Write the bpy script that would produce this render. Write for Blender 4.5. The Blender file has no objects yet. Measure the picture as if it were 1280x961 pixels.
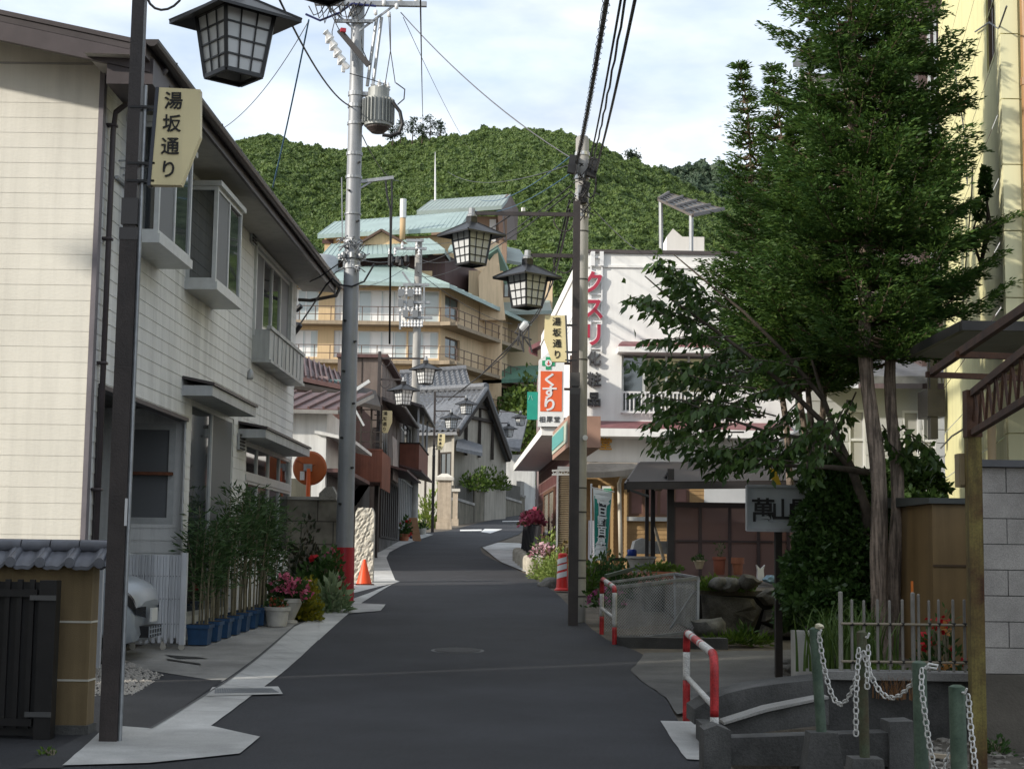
import bpy,math,random
import numpy as np
from mathutils import Vector,Matrix
random.seed(7)
rng=np.random.default_rng(7)
S=bpy.context.scene
COL=S.collection
PI=math.pi
F=2000.0
EYE=1.5
PITCH=math.atan(220/F)
ROLL=0.014
RM=Matrix.Rotation(PI/2+PITCH,3,'X')@Matrix.Rotation(ROLL,3,'Z')
cd=bpy.data.cameras.new('camera')
cam=bpy.data.objects.new('camera',cd)
COL.objects.link(cam)
cam.location=(0,0,EYE)
cam.rotation_euler=RM.to_euler()
cd.sensor_width=36.0
cd.lens=F/1280*36
cd.clip_start=0.2
cd.clip_end=3000
S.camera=cam
SUN=Vector((-0.80,-0.42,0.43)).normalized()
W=bpy.data.worlds.new('World')
S.world=W
W.use_nodes=True
nt=W.node_tree
nt.nodes.clear()
N=nt.nodes.new
out=N('ShaderNodeOutputWorld')
bg=N('ShaderNodeBackground')
bg.inputs[1].default_value=0.15
sky=N('ShaderNodeTexSky')
sky.sky_type='NISHITA'
sky.sun_disc=False
sky.sun_elevation=math.asin(SUN.z)
sky.sun_rotation=math.atan2(SUN.x,SUN.y)
sky.air_density=1.0
sky.dust_density=1.2
tc=N('ShaderNodeTexCoord')
mp=N('ShaderNodeMapping')
mp.inputs['Scale'].default_value=(1.0,1.0,2.6)
mp.inputs['Location'].default_value=(0.35,0.1,0.2)
n1=N('ShaderNodeTexNoise')
n1.inputs['Scale'].default_value=5.5
n1.inputs['Detail'].default_value=9
n1.inputs['Roughness'].default_value=0.52
n1.inputs['Distortion'].default_value=0.25
cr=N('ShaderNodeValToRGB')
cr.color_ramp.elements[0].position=0.30
cr.color_ramp.elements[0].color=(0.42,0.42,0.42,1)
cr.color_ramp.elements[1].position=0.62
cr.color_ramp.elements[1].color=(1,1,1,1)
n2=N('ShaderNodeTexNoise')
n2.inputs['Scale'].default_value=9.0
n2.inputs['Detail'].default_value=6
cr2=N('ShaderNodeValToRGB')
cr2.color_ramp.elements[0].position=0.30
cr2.color_ramp.elements[0].color=(2.9,3.3,3.85,1)
cr2.color_ramp.elements[1].position=0.68
cr2.color_ramp.elements[1].color=(5.1,5.3,5.45,1)
mx=N('ShaderNodeMixRGB')
L=nt.links.new
L(tc.outputs['Generated'],mp.inputs['Vector'])
L(mp.outputs[0],n1.inputs['Vector'])
L(mp.outputs[0],n2.inputs['Vector'])
L(n1.outputs['Fac'],cr.inputs[0])
L(n2.outputs['Fac'],cr2.inputs[0])
L(cr.outputs[0],mx.inputs[0])
L(sky.outputs[0],mx.inputs[1])
L(cr2.outputs[0],mx.inputs[2])
L(mx.outputs[0],bg.inputs[0])
L(bg.outputs[0],out.inputs[0])
sl=bpy.data.lights.new('sun','SUN')
sl.energy=2.95
sl.angle=math.radians(1.5)
sl.color=(1.0,0.93,0.82)
so=bpy.data.objects.new('sun',sl)
COL.objects.link(so)
so.location=(-30,-20,40)
so.rotation_euler=SUN.to_track_quat('Z','Y').to_euler()
S.view_settings.view_transform='Standard'
S.view_settings.look='None'
S.view_settings.exposure=0.77
S.view_settings.gamma=1.0
S.render.engine='CYCLES'
S.cycles.max_bounces=6
S.cycles.transparent_max_bounces=12
S.cycles.sample_clamp_indirect=6.0
def P(px,py,d):
 v=RM@Vector(((px-640)/F,-(py-480.5)/F,-1))
 t=d/v.y
 return Vector((v.x*t,d,EYE+v.z*t))
_kd=np.array([-80,0,13,20,26,35,44,53,66,80,100,130,170,260,400,900])
_kz=np.array([-1.5,0,0,.2,.52,.92,1.2,1.5,2.15,2.9,4.1,5.7,7.0,9.0,11,11])
_gd=np.arange(-80,901,1.0)
_gz=np.interp(_gd,_kd,_kz)
for _ in range(3):
 _gz[1:-1]=(_gz[:-2]+2*_gz[1:-1]+_gz[2:])/4
def ZP(d):
 return float(np.interp(d,_gd,_gz))
def G(px,py):
 d=4.0
 while d<300:
  p=P(px,py,d)
  if p.z<=ZP(d):
   lo,hi=d-.1,d
   for _ in range(20):
    m=(lo+hi)/2
    if P(px,py,m).z<=ZP(m):hi=m
    else:lo=m
   return P(px,py,hi)
  d+=.1
 return P(px,py,300)
def X(px,d):
 return P(px,690,d).x
def C(r,g,b):
 f=lambda c:(c/12.92) if c<=.04045 else((c+.055)/1.055)**2.4
 return(f(r/255),f(g/255),f(b/255),1)
def mul(c,k):return(min(1,c[0]*k),min(1,c[1]*k),min(1,c[2]*k),1)
_M={}
def mat(name,col,rough=.75,metal=0.0,ns=0.0,na=.18,bump=0.0,bs=60.0,spec=.4,streak=0.0,col2=None,speck=0.0,ior=None,patch=0.0,grain=0.0):
 if name in _M:return _M[name]
 m=bpy.data.materials.new(name);m.use_nodes=True
 t=m.node_tree;b=t.nodes['Principled BSDF'];lk=t.links.new
 b.inputs['Roughness'].default_value=rough
 b.inputs['Metallic'].default_value=metal
 b.inputs['Specular IOR Level'].default_value=spec
 if ior:b.inputs['IOR'].default_value=ior
 b.inputs['Base Color'].default_value=col
 m.diffuse_color=col
 geo=t.nodes.new('ShaderNodeNewGeometry')
 cur=None
 def noise(scale,detail=5,rough=.6,sc=None):
  n=t.nodes.new('ShaderNodeTexNoise');n.inputs['Scale'].default_value=scale
  n.inputs['Detail'].default_value=detail;n.inputs['Roughness'].default_value=rough
  if sc:
   q=t.nodes.new('ShaderNodeMapping');q.inputs['Scale'].default_value=sc
   lk(geo.outputs['Position'],q.inputs[0]);lk(q.outputs[0],n.inputs['Vector'])
  else:lk(geo.outputs['Position'],n.inputs['Vector'])
  return n
 if ns:
  n=noise(ns);r=t.nodes.new('ShaderNodeValToRGB')
  r.color_ramp.elements[0].position=.3;r.color_ramp.elements[1].position=.7
  r.color_ramp.elements[0].color=mul(col,1-na)
  r.color_ramp.elements[1].color=col2 or mul(col,1+na)
  lk(n.outputs['Fac'],r.inputs[0]);cur=r.outputs[0]
 def darken(fac_socket,lo,hi,amt):
  nonlocal cur
  r=t.nodes.new('ShaderNodeValToRGB')
  r.color_ramp.elements[0].position=lo;r.color_ramp.elements[1].position=hi
  r.color_ramp.elements[0].color=(1-amt,)*3+(1,);r.color_ramp.elements[1].color=(1,1,1,1)
  lk(fac_socket,r.inputs[0])
  x=t.nodes.new('ShaderNodeMixRGB');x.blend_type='MULTIPLY';x.inputs[0].default_value=1
  if cur:lk(cur,x.inputs[1])
  else:x.inputs[1].default_value=col
  lk(r.outputs[0],x.inputs[2]);cur=x.outputs[0]
 if streak:
  darken(noise(1.0,6,.65,(5,5,.35)).outputs['Fac'],.36,.56,streak)
 if patch:
  darken(noise(.55,7,.62).outputs['Fac'],.40,.58,patch)
 if grain:
  darken(noise(1.0,4,.7,(34,34,2.2)).outputs['Fac'],.38,.60,grain)
 if speck:
  darken(noise(70,3,.7).outputs['Fac'],.40,.56,speck)
 if cur:lk(cur,b.inputs['Base Color'])
 if bump:
  n=noise(bs,5,.65);q=t.nodes.new('ShaderNodeBump');q.inputs['Strength'].default_value=bump
  q.inputs['Distance'].default_value=.02
  lk(n.outputs['Fac'],q.inputs['Height']);lk(q.outputs[0],b.inputs['Normal'])
 _M[name]=m
 return m
def brickmat(name,col,col2,mortar,sx,sz,gap=.02,rough=.85,bump=.5,axis='X',off=.5,na=.12):
 if name in _M:return _M[name]
 m=mat(name,col,rough);t=m.node_tree;b=t.nodes['Principled BSDF'];lk=t.links.new
 g=t.nodes.new('ShaderNodeNewGeometry');sp=t.nodes.new('ShaderNodeSeparateXYZ');cb=t.nodes.new('ShaderNodeCombineXYZ')
 lk(g.outputs['Position'],sp.inputs[0]);lk(sp.outputs[0 if axis=='X' else 1],cb.inputs[0]);lk(sp.outputs[2],cb.inputs[1])
 k=t.nodes.new('ShaderNodeTexBrick');lk(cb.outputs[0],k.inputs['Vector'])
 k.inputs['Color1'].default_value=col;k.inputs['Color2'].default_value=col2;k.inputs['Mortar'].default_value=mortar
 k.inputs['Scale'].default_value=1;k.inputs['Brick Width'].default_value=sx;k.inputs['Row Height'].default_value=sz
 k.inputs['Mortar Size'].default_value=gap;k.inputs['Mortar Smooth'].default_value=.1;k.offset=off
 n=t.nodes.new('ShaderNodeTexNoise');n.inputs['Scale'].default_value=3.0;n.inputs['Detail'].default_value=7
 lk(g.outputs['Position'],n.inputs['Vector'])
 r=t.nodes.new('ShaderNodeValToRGB');r.color_ramp.elements[0].position=.35;r.color_ramp.elements[1].position=.65
 r.color_ramp.elements[0].color=(1-2.5*na,)*3+(1,);r.color_ramp.elements[1].color=(1,1,1,1)
 lk(n.outputs['Fac'],r.inputs[0])
 x=t.nodes.new('ShaderNodeMixRGB');x.blend_type='MULTIPLY';x.inputs[0].default_value=1
 lk(k.outputs['Color'],x.inputs[1]);lk(r.outputs[0],x.inputs[2]);lk(x.outputs[0],b.inputs['Base Color'])
 q=t.nodes.new('ShaderNodeBump');q.inputs['Strength'].default_value=bump;q.inputs['Distance'].default_value=.01;q.invert=True
 lk(k.outputs['Fac'],q.inputs['Height']);lk(q.outputs[0],b.inputs['Normal'])
 return m
def leafmat(name,c1,c2,c3=None,trans=.3,rough=.55,nscale=.6,spec=.3):
 if name in _M:return _M[name]
 m=bpy.data.materials.new(name);m.use_nodes=True;m.diffuse_color=c1
 t=m.node_tree;b=t.nodes['Principled BSDF'];lk=t.links.new
 g=t.nodes.new('ShaderNodeNewGeometry')
 r=t.nodes.new('ShaderNodeValToRGB');r.color_ramp.elements[0].color=c1;r.color_ramp.elements[1].color=c2
 lk(g.outputs['Random Per Island'],r.inputs[0])
 n=t.nodes.new('ShaderNodeTexNoise');n.inputs['Scale'].default_value=nscale;n.inputs['Detail'].default_value=3
 lk(g.outputs['Position'],n.inputs['Vector'])
 r2=t.nodes.new('ShaderNodeValToRGB');r2.color_ramp.elements[0].position=.42;r2.color_ramp.elements[1].position=.62
 x=t.nodes.new('ShaderNodeMixRGB');lk(n.outputs['Fac'],r2.inputs[0]);lk(r2.outputs[0],x.inputs[0])
 lk(r.outputs[0],x.inputs[1])
 y=t.nodes.new('ShaderNodeMixRGB');y.inputs[0].default_value=.5;lk(r.outputs[0],y.inputs[1]);y.inputs[2].default_value=c3 or c2
 lk(y.outputs[0],x.inputs[2])
 lk(x.outputs[0],b.inputs['Base Color']);b.inputs['Roughness'].default_value=rough
 b.inputs['Specular IOR Level'].default_value=spec
 tr=t.nodes.new('ShaderNodeBsdfTranslucent');lk(x.outputs[0],tr.inputs[0])
 ms=t.nodes.new('ShaderNodeMixShader');ms.inputs[0].default_value=trans
 lk(b.outputs[0],ms.inputs[1]);lk(tr.outputs[0],ms.inputs[2]);lk(ms.outputs[0],t.nodes['Material Output'].inputs[0])
 _M[name]=m
 return m
def tag(o,label=None,cat=None,group=None,kind=None):
 if label:o['label']=label
 if cat:o['category']=cat
 if group:o['group']=group
 if kind:o['kind']=kind
 return o
def thing(name,label,cat,loc=(0,0,0),group=None):
 o=bpy.data.objects.new(name,None);COL.objects.link(o)
 o.location=loc;o.empty_display_size=.2
 return tag(o,label,cat,group)
def wl(o):
 v=Vector((0,0,0))
 while o is not None:
  v=v+Vector(o.location);o=o.parent
 return v
def finish(me,name,mats,parent,origin,smooth):
 for m in(mats if isinstance(mats,(list,tuple)) else[mats]):me.materials.append(m)
 if smooth:me.polygons.foreach_set('use_smooth',[True]*len(me.polygons))
 o=bpy.data.objects.new(name,me);COL.objects.link(o)
 if parent is not None:o.parent=parent
 else:o.location=origin
 return o
def npmesh(name,V,Fc,mats,parent=None,smooth=False):
 V=np.asarray(V,dtype=np.float64);Fc=np.asarray(Fc,dtype=np.int32)
 org=wl(parent) if parent is not None else Vector(((V[:,0].min()+V[:,0].max())/2,(V[:,1].min()+V[:,1].max())/2,V[:,2].min()))
 V=V-np.array(org)
 me=bpy.data.meshes.new(name);k=Fc.shape[1]
 me.vertices.add(len(V));me.vertices.foreach_set('co',V.astype(np.float32).ravel())
 me.loops.add(Fc.size);me.loops.foreach_set('vertex_index',Fc.ravel())
 me.polygons.add(len(Fc));me.polygons.foreach_set('loop_start',np.arange(0,Fc.size,k,dtype=np.int32))
 me.polygons.foreach_set('loop_total',np.full(len(Fc),k,dtype=np.int32))
 me.update(calc_edges=True)
 return finish(me,name,mats,parent,org,smooth)
class MB:
 def __init__(s):s.v=[];s.f=[];s.mi=[];s.m=0
 def add(s,vs,fs):
  b=len(s.v);s.v+=[Vector(v)for v in vs]
  for f in fs:s.f.append([b+i for i in f]);s.mi.append(s.m)
  return s
 def quad(s,a,b,c,d):return s.add([a,b,c,d],[(0,1,2,3)])
 def poly(s,pts):return s.add(pts,[tuple(range(len(pts)))])
 def hexa(s,p):
  return s.add(p,[(3,2,1,0),(4,5,6,7),(0,1,5,4),(1,2,6,5),(2,3,7,6),(3,0,4,7)])
 def box(s,c,sz,rz=0.0,M=None):
  a,b,h=sz[0]/2,sz[1]/2,sz[2]/2
  R=M or Matrix.Rotation(rz,3,'Z');c=Vector(c)
  return s.hexa([c+R@Vector(q)for q in((-a,-b,-h),(a,-b,-h),(a,b,-h),(-a,b,-h),(-a,-b,h),(a,-b,h),(a,b,h),(-a,b,h))])
 def bx(s,x0,x1,y0,y1,z0,z1):return s.box(((x0+x1)/2,(y0+y1)/2,(z0+z1)/2),(abs(x1-x0),abs(y1-y0),abs(z1-z0)))
 def beam(s,a,b,w,h=None,up=(0,0,1)):
  a=Vector(a);b=Vector(b);h=h or w;d=(b-a).normalized();u=Vector(up)
  if abs(d.dot(u))>.98:u=Vector((0,1,0))
  x=d.cross(u).normalized();u=x.cross(d);x=x*w/2;u=u*h/2
  return s.hexa([a-x-u,a+x-u,b+x-u,b-x-u,a-x+u,a+x+u,b+x+u,b-x+u])
 def tube(s,pts,r,n=8,caps=True):
  pts=[Vector(p)for p in pts];k=len(pts);rr=r if isinstance(r,(list,tuple)) else[r]*k
  u=None;vs=[]
  for i,p in enumerate(pts):
   d=(pts[min(i+1,k-1)]-pts[max(i-1,0)])
   d=d.normalized() if d.length>1e-9 else Vector((0,0,1))
   if u is None:
    u=Vector((1,0,0)) if abs(d.x)<.9 else Vector((0,1,0))
   u=(u-d*u.dot(d));u=u.normalized() if u.length>1e-6 else d.orthogonal().normalized()
   w=d.cross(u)
   for j in range(n):
    a=2*PI*j/n;vs.append(p+(u*math.cos(a)+w*math.sin(a))*rr[i])
  fs=[(i*n+j,i*n+(j+1)%n,(i+1)*n+(j+1)%n,(i+1)*n+j)for i in range(k-1)for j in range(n)]
  if caps:fs+=[tuple(range(n-1,-1,-1)),tuple(range((k-1)*n,k*n))]
  return s.add(vs,fs)
 def lathe(s,c,prof,n=16,axis=None):
  c=Vector(c);R=Vector((0,0,1)).rotation_difference(Vector(axis)).to_matrix() if axis is not None else Matrix.Identity(3);vs=[]
  for r,z in prof:
   for j in range(n):vs.append(c+R@Vector((r*math.cos(2*PI*j/n),r*math.sin(2*PI*j/n),z)))
  k=len(prof);fs=[(i*n+j,i*n+(j+1)%n,(i+1)*n+(j+1)%n,(i+1)*n+j)for i in range(k-1)for j in range(n)]
  fs+=[tuple(range(n-1,-1,-1)),tuple(range((k-1)*n,k*n))]
  return s.add(vs,fs)
 def prism(s,pts,vec):
  pts=[Vector(p)for p in pts];v=Vector(vec);n=len(pts)
  nr=Vector((0,0,0))
  for i in range(n):nr+=(pts[i]-pts[0]).cross(pts[(i+1)%n]-pts[0])
  if nr.dot(v)>0:pts=pts[::-1]
  return s.add(pts+[p+v for p in pts],[tuple(range(n)),tuple(range(2*n-1,n-1,-1))]+[(i,i+n,(i+1)%n+n,(i+1)%n)for i in range(n)])
 def rock(s,c,r,seed=0,n=2,flat=1.0):
  import bmesh
  bm=bmesh.new();bmesh.ops.create_icosphere(bm,subdivisions=n,radius=1);q=random.Random(seed)
  ph=[q.uniform(0,6)for _ in range(6)];c=Vector(c)
  vs=[]
  for v in bm.verts:
   p=v.co;k=1+.16*math.sin(2.3*p.x*2+ph[0])*math.cos(2.1*p.y*2+ph[1])+.12*math.sin(4*p.z+ph[2]+3*p.x)+q.uniform(-1,1)*(.06 if n<3 else.012)+(0 if n<3 else.07*math.sin(6*p.x+ph[3])*math.sin(6*p.z+ph[4]))
   vs.append(c+Vector((p.x*r[0]*k,p.y*r[1]*k,p.z*r[2]*k)))
  s.add(vs,[tuple(v.index for v in f.verts)for f in bm.faces]);bm.free()
  return s
 def text(s,body,o,right,up,size,depth=.01,offset=0.0,sx=1.0,center=True,bold=None):
  c=bpy.data.curves.new('lettering','FONT');c.body=body;c.size=1;c.extrude=.5;c.resolution_u=3;c.offset=offset
  if center:c.align_x='CENTER';c.align_y='CENTER'
  t=bpy.data.objects.new('lettering',c);COL.objects.link(t)
  dg=bpy.context.evaluated_depsgraph_get();dg.update()
  me=bpy.data.meshes.new_from_object(t.evaluated_get(dg))
  bpy.data.objects.remove(t);bpy.data.curves.remove(c)
  if center and len(me.vertices):
   ys=[v.co.y for v in me.vertices];xs=[v.co.x for v in me.vertices]
   cy=(min(ys)+max(ys))/2;cx=(min(xs)+max(xs))/2
  else:cx=cy=0
  right=Vector(right).normalized();up=Vector(up).normalized();nrm=right.cross(up);o=Vector(o)
  vs=[o+right*(v.co.x-cx)*size*sx+up*(v.co.y-cy)*size+nrm*(v.co.z*depth)for v in me.vertices]
  s.add(vs,[tuple(p.vertices)for p in me.polygons]);bpy.data.meshes.remove(me)
  return s
 def split(s,name,mats,parent=None,smooth=False):
  par=list(range(len(s.v)))
  def find(i):
   while par[i]!=i:par[i]=par[par[i]];i=par[i]
   return i
  for f in s.f:
   a=find(f[0])
   for i in f[1:]:par[find(i)]=a
  grp={}
  for k,f in enumerate(s.f):grp.setdefault(find(f[0]),[]).append(k)
  for ks in grp.values():
   o=MB();idx={}
   for k in ks:
    for i in s.f[k]:
     if i not in idx:idx[i]=len(o.v);o.v.append(s.v[i])
    o.f.append([idx[i]for i in s.f[k]]);o.mi.append(s.mi[k])
   r=o.build(name,mats,parent,smooth)
  return r
 def build(s,name,mats,parent=None,smooth=False,origin=None):
  if parent is not None:org=wl(parent)
  elif origin is not None:org=Vector(origin)
  else:
   xs=[v.x for v in s.v];ys=[v.y for v in s.v];zs=[v.z for v in s.v]
   org=Vector(((min(xs)+max(xs))/2,(min(ys)+max(ys))/2,min(zs)))
  me=bpy.data.meshes.new(name);me.from_pydata([v-org for v in s.v],[],s.f)
  me.polygons.foreach_set('material_index',s.mi);me.update()
  o=finish(me,name,mats,parent,org,smooth)
  return o
def smooth_by(o,ang=40):
 me=o.data;me.polygons.foreach_set('use_smooth',[True]*len(me.polygons));me.set_sharp_from_angle(angle=math.radians(ang));return o
def copy_tree(o,parent=None):
 c=o.copy();COL.objects.link(c)
 if parent is not None:c.parent=parent
 for ch in list(o.children):copy_tree(ch,c)
 return c
class Fr:
 def __init__(s,x,y,dx,dy):
  l=math.hypot(dx,dy);s.O=Vector((x,y,0));s.d=Vector((dx/l,dy/l,0));s.n=Vector((dy/l,-dx/l,0))
 def pt(s,u,z,n=0.0):p=s.O+s.d*u+s.n*n;return Vector((p.x,p.y,z))
 def px(s,px,py,n=0.0):
  v=RM@Vector(((px-640)/F,-(py-480.5)/F,-1));o=s.O+s.n*n
  t=o.dot(s.n)/v.dot(s.n)
  q=v*t+Vector((0,0,EYE));return(q-o).dot(s.d),q.z
 def box(s,mb,u0,u1,z0,z1,n0,n1):
  p=lambda u,n,z:s.pt(u,z,n)
  if n0>n1:n0,n1=n1,n0
  return mb.hexa([p(u0,n1,z0),p(u1,n1,z0),p(u1,n0,z0),p(u0,n0,z0),p(u0,n1,z1),p(u1,n1,z1),p(u1,n0,z1),p(u0,n0,z1)])
 def wall(s,mb,u0,u1,z0,z1,ops=(),pitch=None,lap=.012,reveal=.15,clip=None,n=0.0):
  zs={z0,z1}
  for o in ops:zs|={o[2],o[3]}
  if pitch:
   k=math.ceil(z0/pitch)
   while k*pitch<z1:zs.add(k*pitch);k+=1
  zs=sorted(z for z in zs if z0-1e-6<=z<=z1+1e-6)
  for a,b in zip(zs,zs[1:]):
   if b-a<1e-4:continue
   if pitch:
    base=math.floor((a+1e-6)/pitch)*pitch
    na,nb=lap*(1-(a-base)/pitch),lap*(1-(b-base)/pitch)
   else:na=nb=0
   cuts=sorted([(o[0],o[1])for o in ops if o[2]<=a+1e-6 and o[3]>=b-1e-6])
   segs=[];cur=u0
   for c0,c1 in cuts:
    if c0>cur:segs.append((cur,c0))
    cur=max(cur,c1)
   if cur<u1:segs.append((cur,u1))
   for p,q in segs:
    pa,qa,pb,qb=p,q,p,q
    if clip:
     la,lb=clip(a),clip(b)
     pa,qa=max(p,la[0]),min(q,la[1]);pb,qb=max(p,lb[0]),min(q,lb[1])
     if qa<=pa:continue
     qb=max(qb,pb)
    mb.quad(s.pt(pa,a,n+na),s.pt(qa,a,n+na),s.pt(qb,b,n+nb),s.pt(pb,b,n+nb))
    if pitch:mb.quad(s.pt(pa,a,n),s.pt(qa,a,n),s.pt(qa,a,n+na),s.pt(pa,a,n+na))
  for o in ops:
   a,b,c,d=o[:4];r=o[4] if len(o)>4 else reveal
   mb.quad(s.pt(a,c,n),s.pt(a,c,n-r),s.pt(a,d,n-r),s.pt(a,d,n))
   mb.quad(s.pt(b,c,n-r),s.pt(b,c,n),s.pt(b,d,n),s.pt(b,d,n-r))
   mb.quad(s.pt(a,d,n),s.pt(a,d,n-r),s.pt(b,d,n-r),s.pt(b,d,n))
   mb.quad(s.pt(a,c,n-r),s.pt(a,c,n),s.pt(b,c,n),s.pt(b,c,n-r))
  return mb
 def window(s,parent,u0,u1,z0,z1,cols=2,rows=1,n=-.08,w=.05,fm=None,gm=None,name='window',t=.06,dark=None,label=None):
  m=MB();s.box(m,u0,u0+w,z0,z1,n,n+t);s.box(m,u1-w,u1,z0,z1,n,n+t)
  s.box(m,u0+w,u1-w,z0,z0+w,n,n+t);s.box(m,u0+w,u1-w,z1-w,z1,n,n+t)
  for i in range(1,cols):
   u=u0+(u1-u0)*i/cols;s.box(m,u-w/2,u+w/2,z0+w,z1-w,n+.004,n+t-.004)
  for j in range(1,rows):
   z=z0+(z1-z0)*j/rows;s.box(m,u0+w,u1-w,z-w/2,z+w/2,n+.008,n+t-.008)
  f=m.build(name,fm,parent)
  if label:f['label']=label
  g=MB();s.box(g,u0+w*.5,u1-w*.5,z0+w*.5,z1-w*.5,n+t*.3,n+t*.45)
  g.build('pane',gm,f)
  return f
def clip_band(poly,a,b):
 def half(poly,k,sgn):
  o=[]
  for i in range(len(poly)):
   p,q=poly[i],poly[(i+1)%len(poly)];fp,fq=sgn*(p[1]-k),sgn*(q[1]-k)
   if fp>=0:o.append(p)
   if fp*fq<0:
    t=fp/(fp-fq);o.append((p[0]+(q[0]-p[0])*t,p[1]+(q[1]-p[1])*t))
  return o
 poly=half(poly,a,1)
 return half(poly,b,-1) if len(poly)>2 else[]
def drape(mb,poly,off,thick=0.0):
 y0=math.floor(min(p[1]for p in poly));y1=math.ceil(max(p[1]for p in poly))
 for k in range(y0,y1):
  q=clip_band(poly,k,k+1)
  if len(q)<3:continue
  r=[q[0]]
  for p in q[1:]:
   if math.hypot(p[0]-r[-1][0],p[1]-r[-1][1])>1e-4:r.append(p)
  if math.hypot(r[0][0]-r[-1][0],r[0][1]-r[-1][1])<1e-4:r.pop()
  if len(r)<3:continue
  ar=sum(r[i][0]*r[(i+1)%len(r)][1]-r[(i+1)%len(r)][0]*r[i][1]for i in range(len(r)))
  if abs(ar)<1e-6:continue
  if ar<0:r=r[::-1]
  mb.poly([Vector((p[0],p[1],ZP(p[1])+off))for p in r])
 return mb
def rough(poly,amp=.004,step=.3,seed=1):
 q=random.Random(seed);o=[]
 for i in range(len(poly)):
  a,b=poly[i],poly[(i+1)%len(poly)];n=max(1,int(math.hypot(b[0]-a[0],b[1]-a[1])/step))
  for k in range(n):o.append((a[0]+(b[0]-a[0])*k/n+q.uniform(-amp,amp),a[1]+(b[1]-a[1])*k/n+q.uniform(-amp,amp)))
 return o
def gp(*pix):
 return[(lambda p:(p.x,p.y))(G(a,b))for a,b in pix]
def leafquads(pts,size,elong=2.0,up=.35,var=.4,axis=None,aspread=1.0,fold=.15,nrm=None):
 pts=np.asarray(pts);n=len(pts)
 a=rng.normal(size=(n,3))
 a/=np.linalg.norm(a,axis=1,keepdims=True)+1e-9
 if axis is not None:a=np.asarray(axis)+a*aspread;a/=np.linalg.norm(a,axis=1,keepdims=True)+1e-9
 nr=rng.normal(size=(n,3));nr/=np.linalg.norm(nr,axis=1,keepdims=True)+1e-9
 nr=nr*(1-up)+(np.array([0,0,1.0]) if nrm is None else np.asarray(nrm))*up
 b=np.cross(nr,a);b/=np.linalg.norm(b,axis=1,keepdims=True)+1e-9
 c=np.cross(a,b)
 L_=size*(1+var*(rng.random((n,1))*2-1));Wd=L_/elong/2
 V=np.empty((n,4,3))
 V[:,0]=pts;V[:,1]=pts+a*L_*.45+b*Wd+c*Wd*fold;V[:,2]=pts+a*L_;V[:,3]=pts+a*L_*.45-b*Wd+c*Wd*fold
 return V.reshape(-1,3),np.arange(n*4).reshape(-1,4)
def merge(parts):
 Vs=[];Fs=[];o=0
 for V,f in parts:Vs.append(V);Fs.append(f+o);o+=len(V)
 return np.concatenate(Vs),np.concatenate(Fs)
asph=mat('asphalt',(.046,.047,.053,1),.84,ns=.45,na=.26,bump=.6,bs=240,speck=.4,spec=.35,patch=.16)
asph2=mat('asphalt_old',(.062,.062,.065,1),.9,ns=.7,na=.25,bump=.4,bs=160,speck=.3,spec=.3)
conc=mat('concrete',(.52,.515,.495,1),.85,ns=1.7,na=.16,bump=.35,bs=90,patch=.28,speck=.15)
conc2=mat('concrete_worn',(.33,.32,.30,1),.9,ns=1.6,na=.22,bump=.35,bs=70,patch=.3,speck=.2)
concd=mat('concrete_dark',(.105,.103,.098,1),.92,ns=2.2,na=.35,bump=.5,bs=45,patch=.35,speck=.25)
dirt=mat('dirt',(.125,.105,.08,1),.95,ns=3,na=.4,bump=.8,bs=28,speck=.3)
def ditch(x,y):
 fx=min(1,max(0,(x-1.75)/.1))*min(1,max(0,(3.3-x)/.3))
 fy=min(1,max(0,(y-11.75)/.1))*min(1,max(0,(14.6-y)/.3))
 return-.75*fx*fy
gxs=sorted(set([-420,-250,-140,-80,-50,-30,-20,-14,-10,-7]+[round(-5+.5*i,2)for i in range(12)]+[round(1.2+.1*i,2)for i in range(30)]+[4.4,5,6,8,11,15,20,30,50,80,140,250,420]))
gys=sorted(set([-80,-40,-20,-10,0,5]+[round(8+.25*i,2)for i in range(40)]+list(range(18,171))+[180,200,240,300,400,550,750]))
m=MB()
vs=[Vector((x,y,ZP(y)-.03+ditch(x,y)))for y in gys for x in gxs]
nx=len(gxs)
m.add(vs,[(j*nx+i,j*nx+i+1,(j+1)*nx+i+1,(j+1)*nx+i)for j in range(len(gys)-1)for i in range(nx-1)])
tag(m.build('ground',dirt,origin=(0,0,0)),kind='structure')
redge=[(-60,2.6),(0,2.2),(9,1.75),(11.2,1.62)]+[(p.y,p.x)for p in(G(845,897),G(833,872),G(800,850),G(788,838),G(806,817),G(760,800),G(740,786),G(725,772),G(700,745),G(660,718),G(628,704),G(603,691),G(600,684),G(622,677),G(648,668),G(662,655),G(668,644))]+[(140,3.5),(150,8),(160,14),(170,22)]
ledge=[(-60,-4.6),(0,-4.4),(12,-4.4),(30,-4.3),(36,-3.9),(50,-4.35),(66,-4.5),(78,-4.0)]+[(p.y,p.x)for p in(G(560,663),G(600,653),G(640,645),G(664,640))]+[(140,1.8),(150,5.5),(160,11),(170,18)]
ry=[a for a,b in redge];rx=[b for a,b in redge];ly=[a for a,b in ledge];lx=[b for a,b in ledge]
o_=np.argsort(ry);ry=np.array(ry)[o_];rx=np.array(rx)[o_];o_=np.argsort(ly);ly=np.array(ly)[o_];lx=np.array(lx)[o_]
m=MB();ys=[-60,-30,-10,0]+[1+.5*i for i in range(338)]
rows=[]
for y in ys:
 a,b=float(np.interp(y,ly,lx)),float(np.interp(y,ry,rx))
 rows.append([Vector((a+(b-a)*i/8,y,ZP(y)))for i in range(9)])
vs=[v for r in rows for v in r]
m.add(vs,[(j*9+i,j*9+i+1,(j+1)*9+i+1,(j+1)*9+i)for j in range(len(rows)-1)for i in range(8)])
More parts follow.
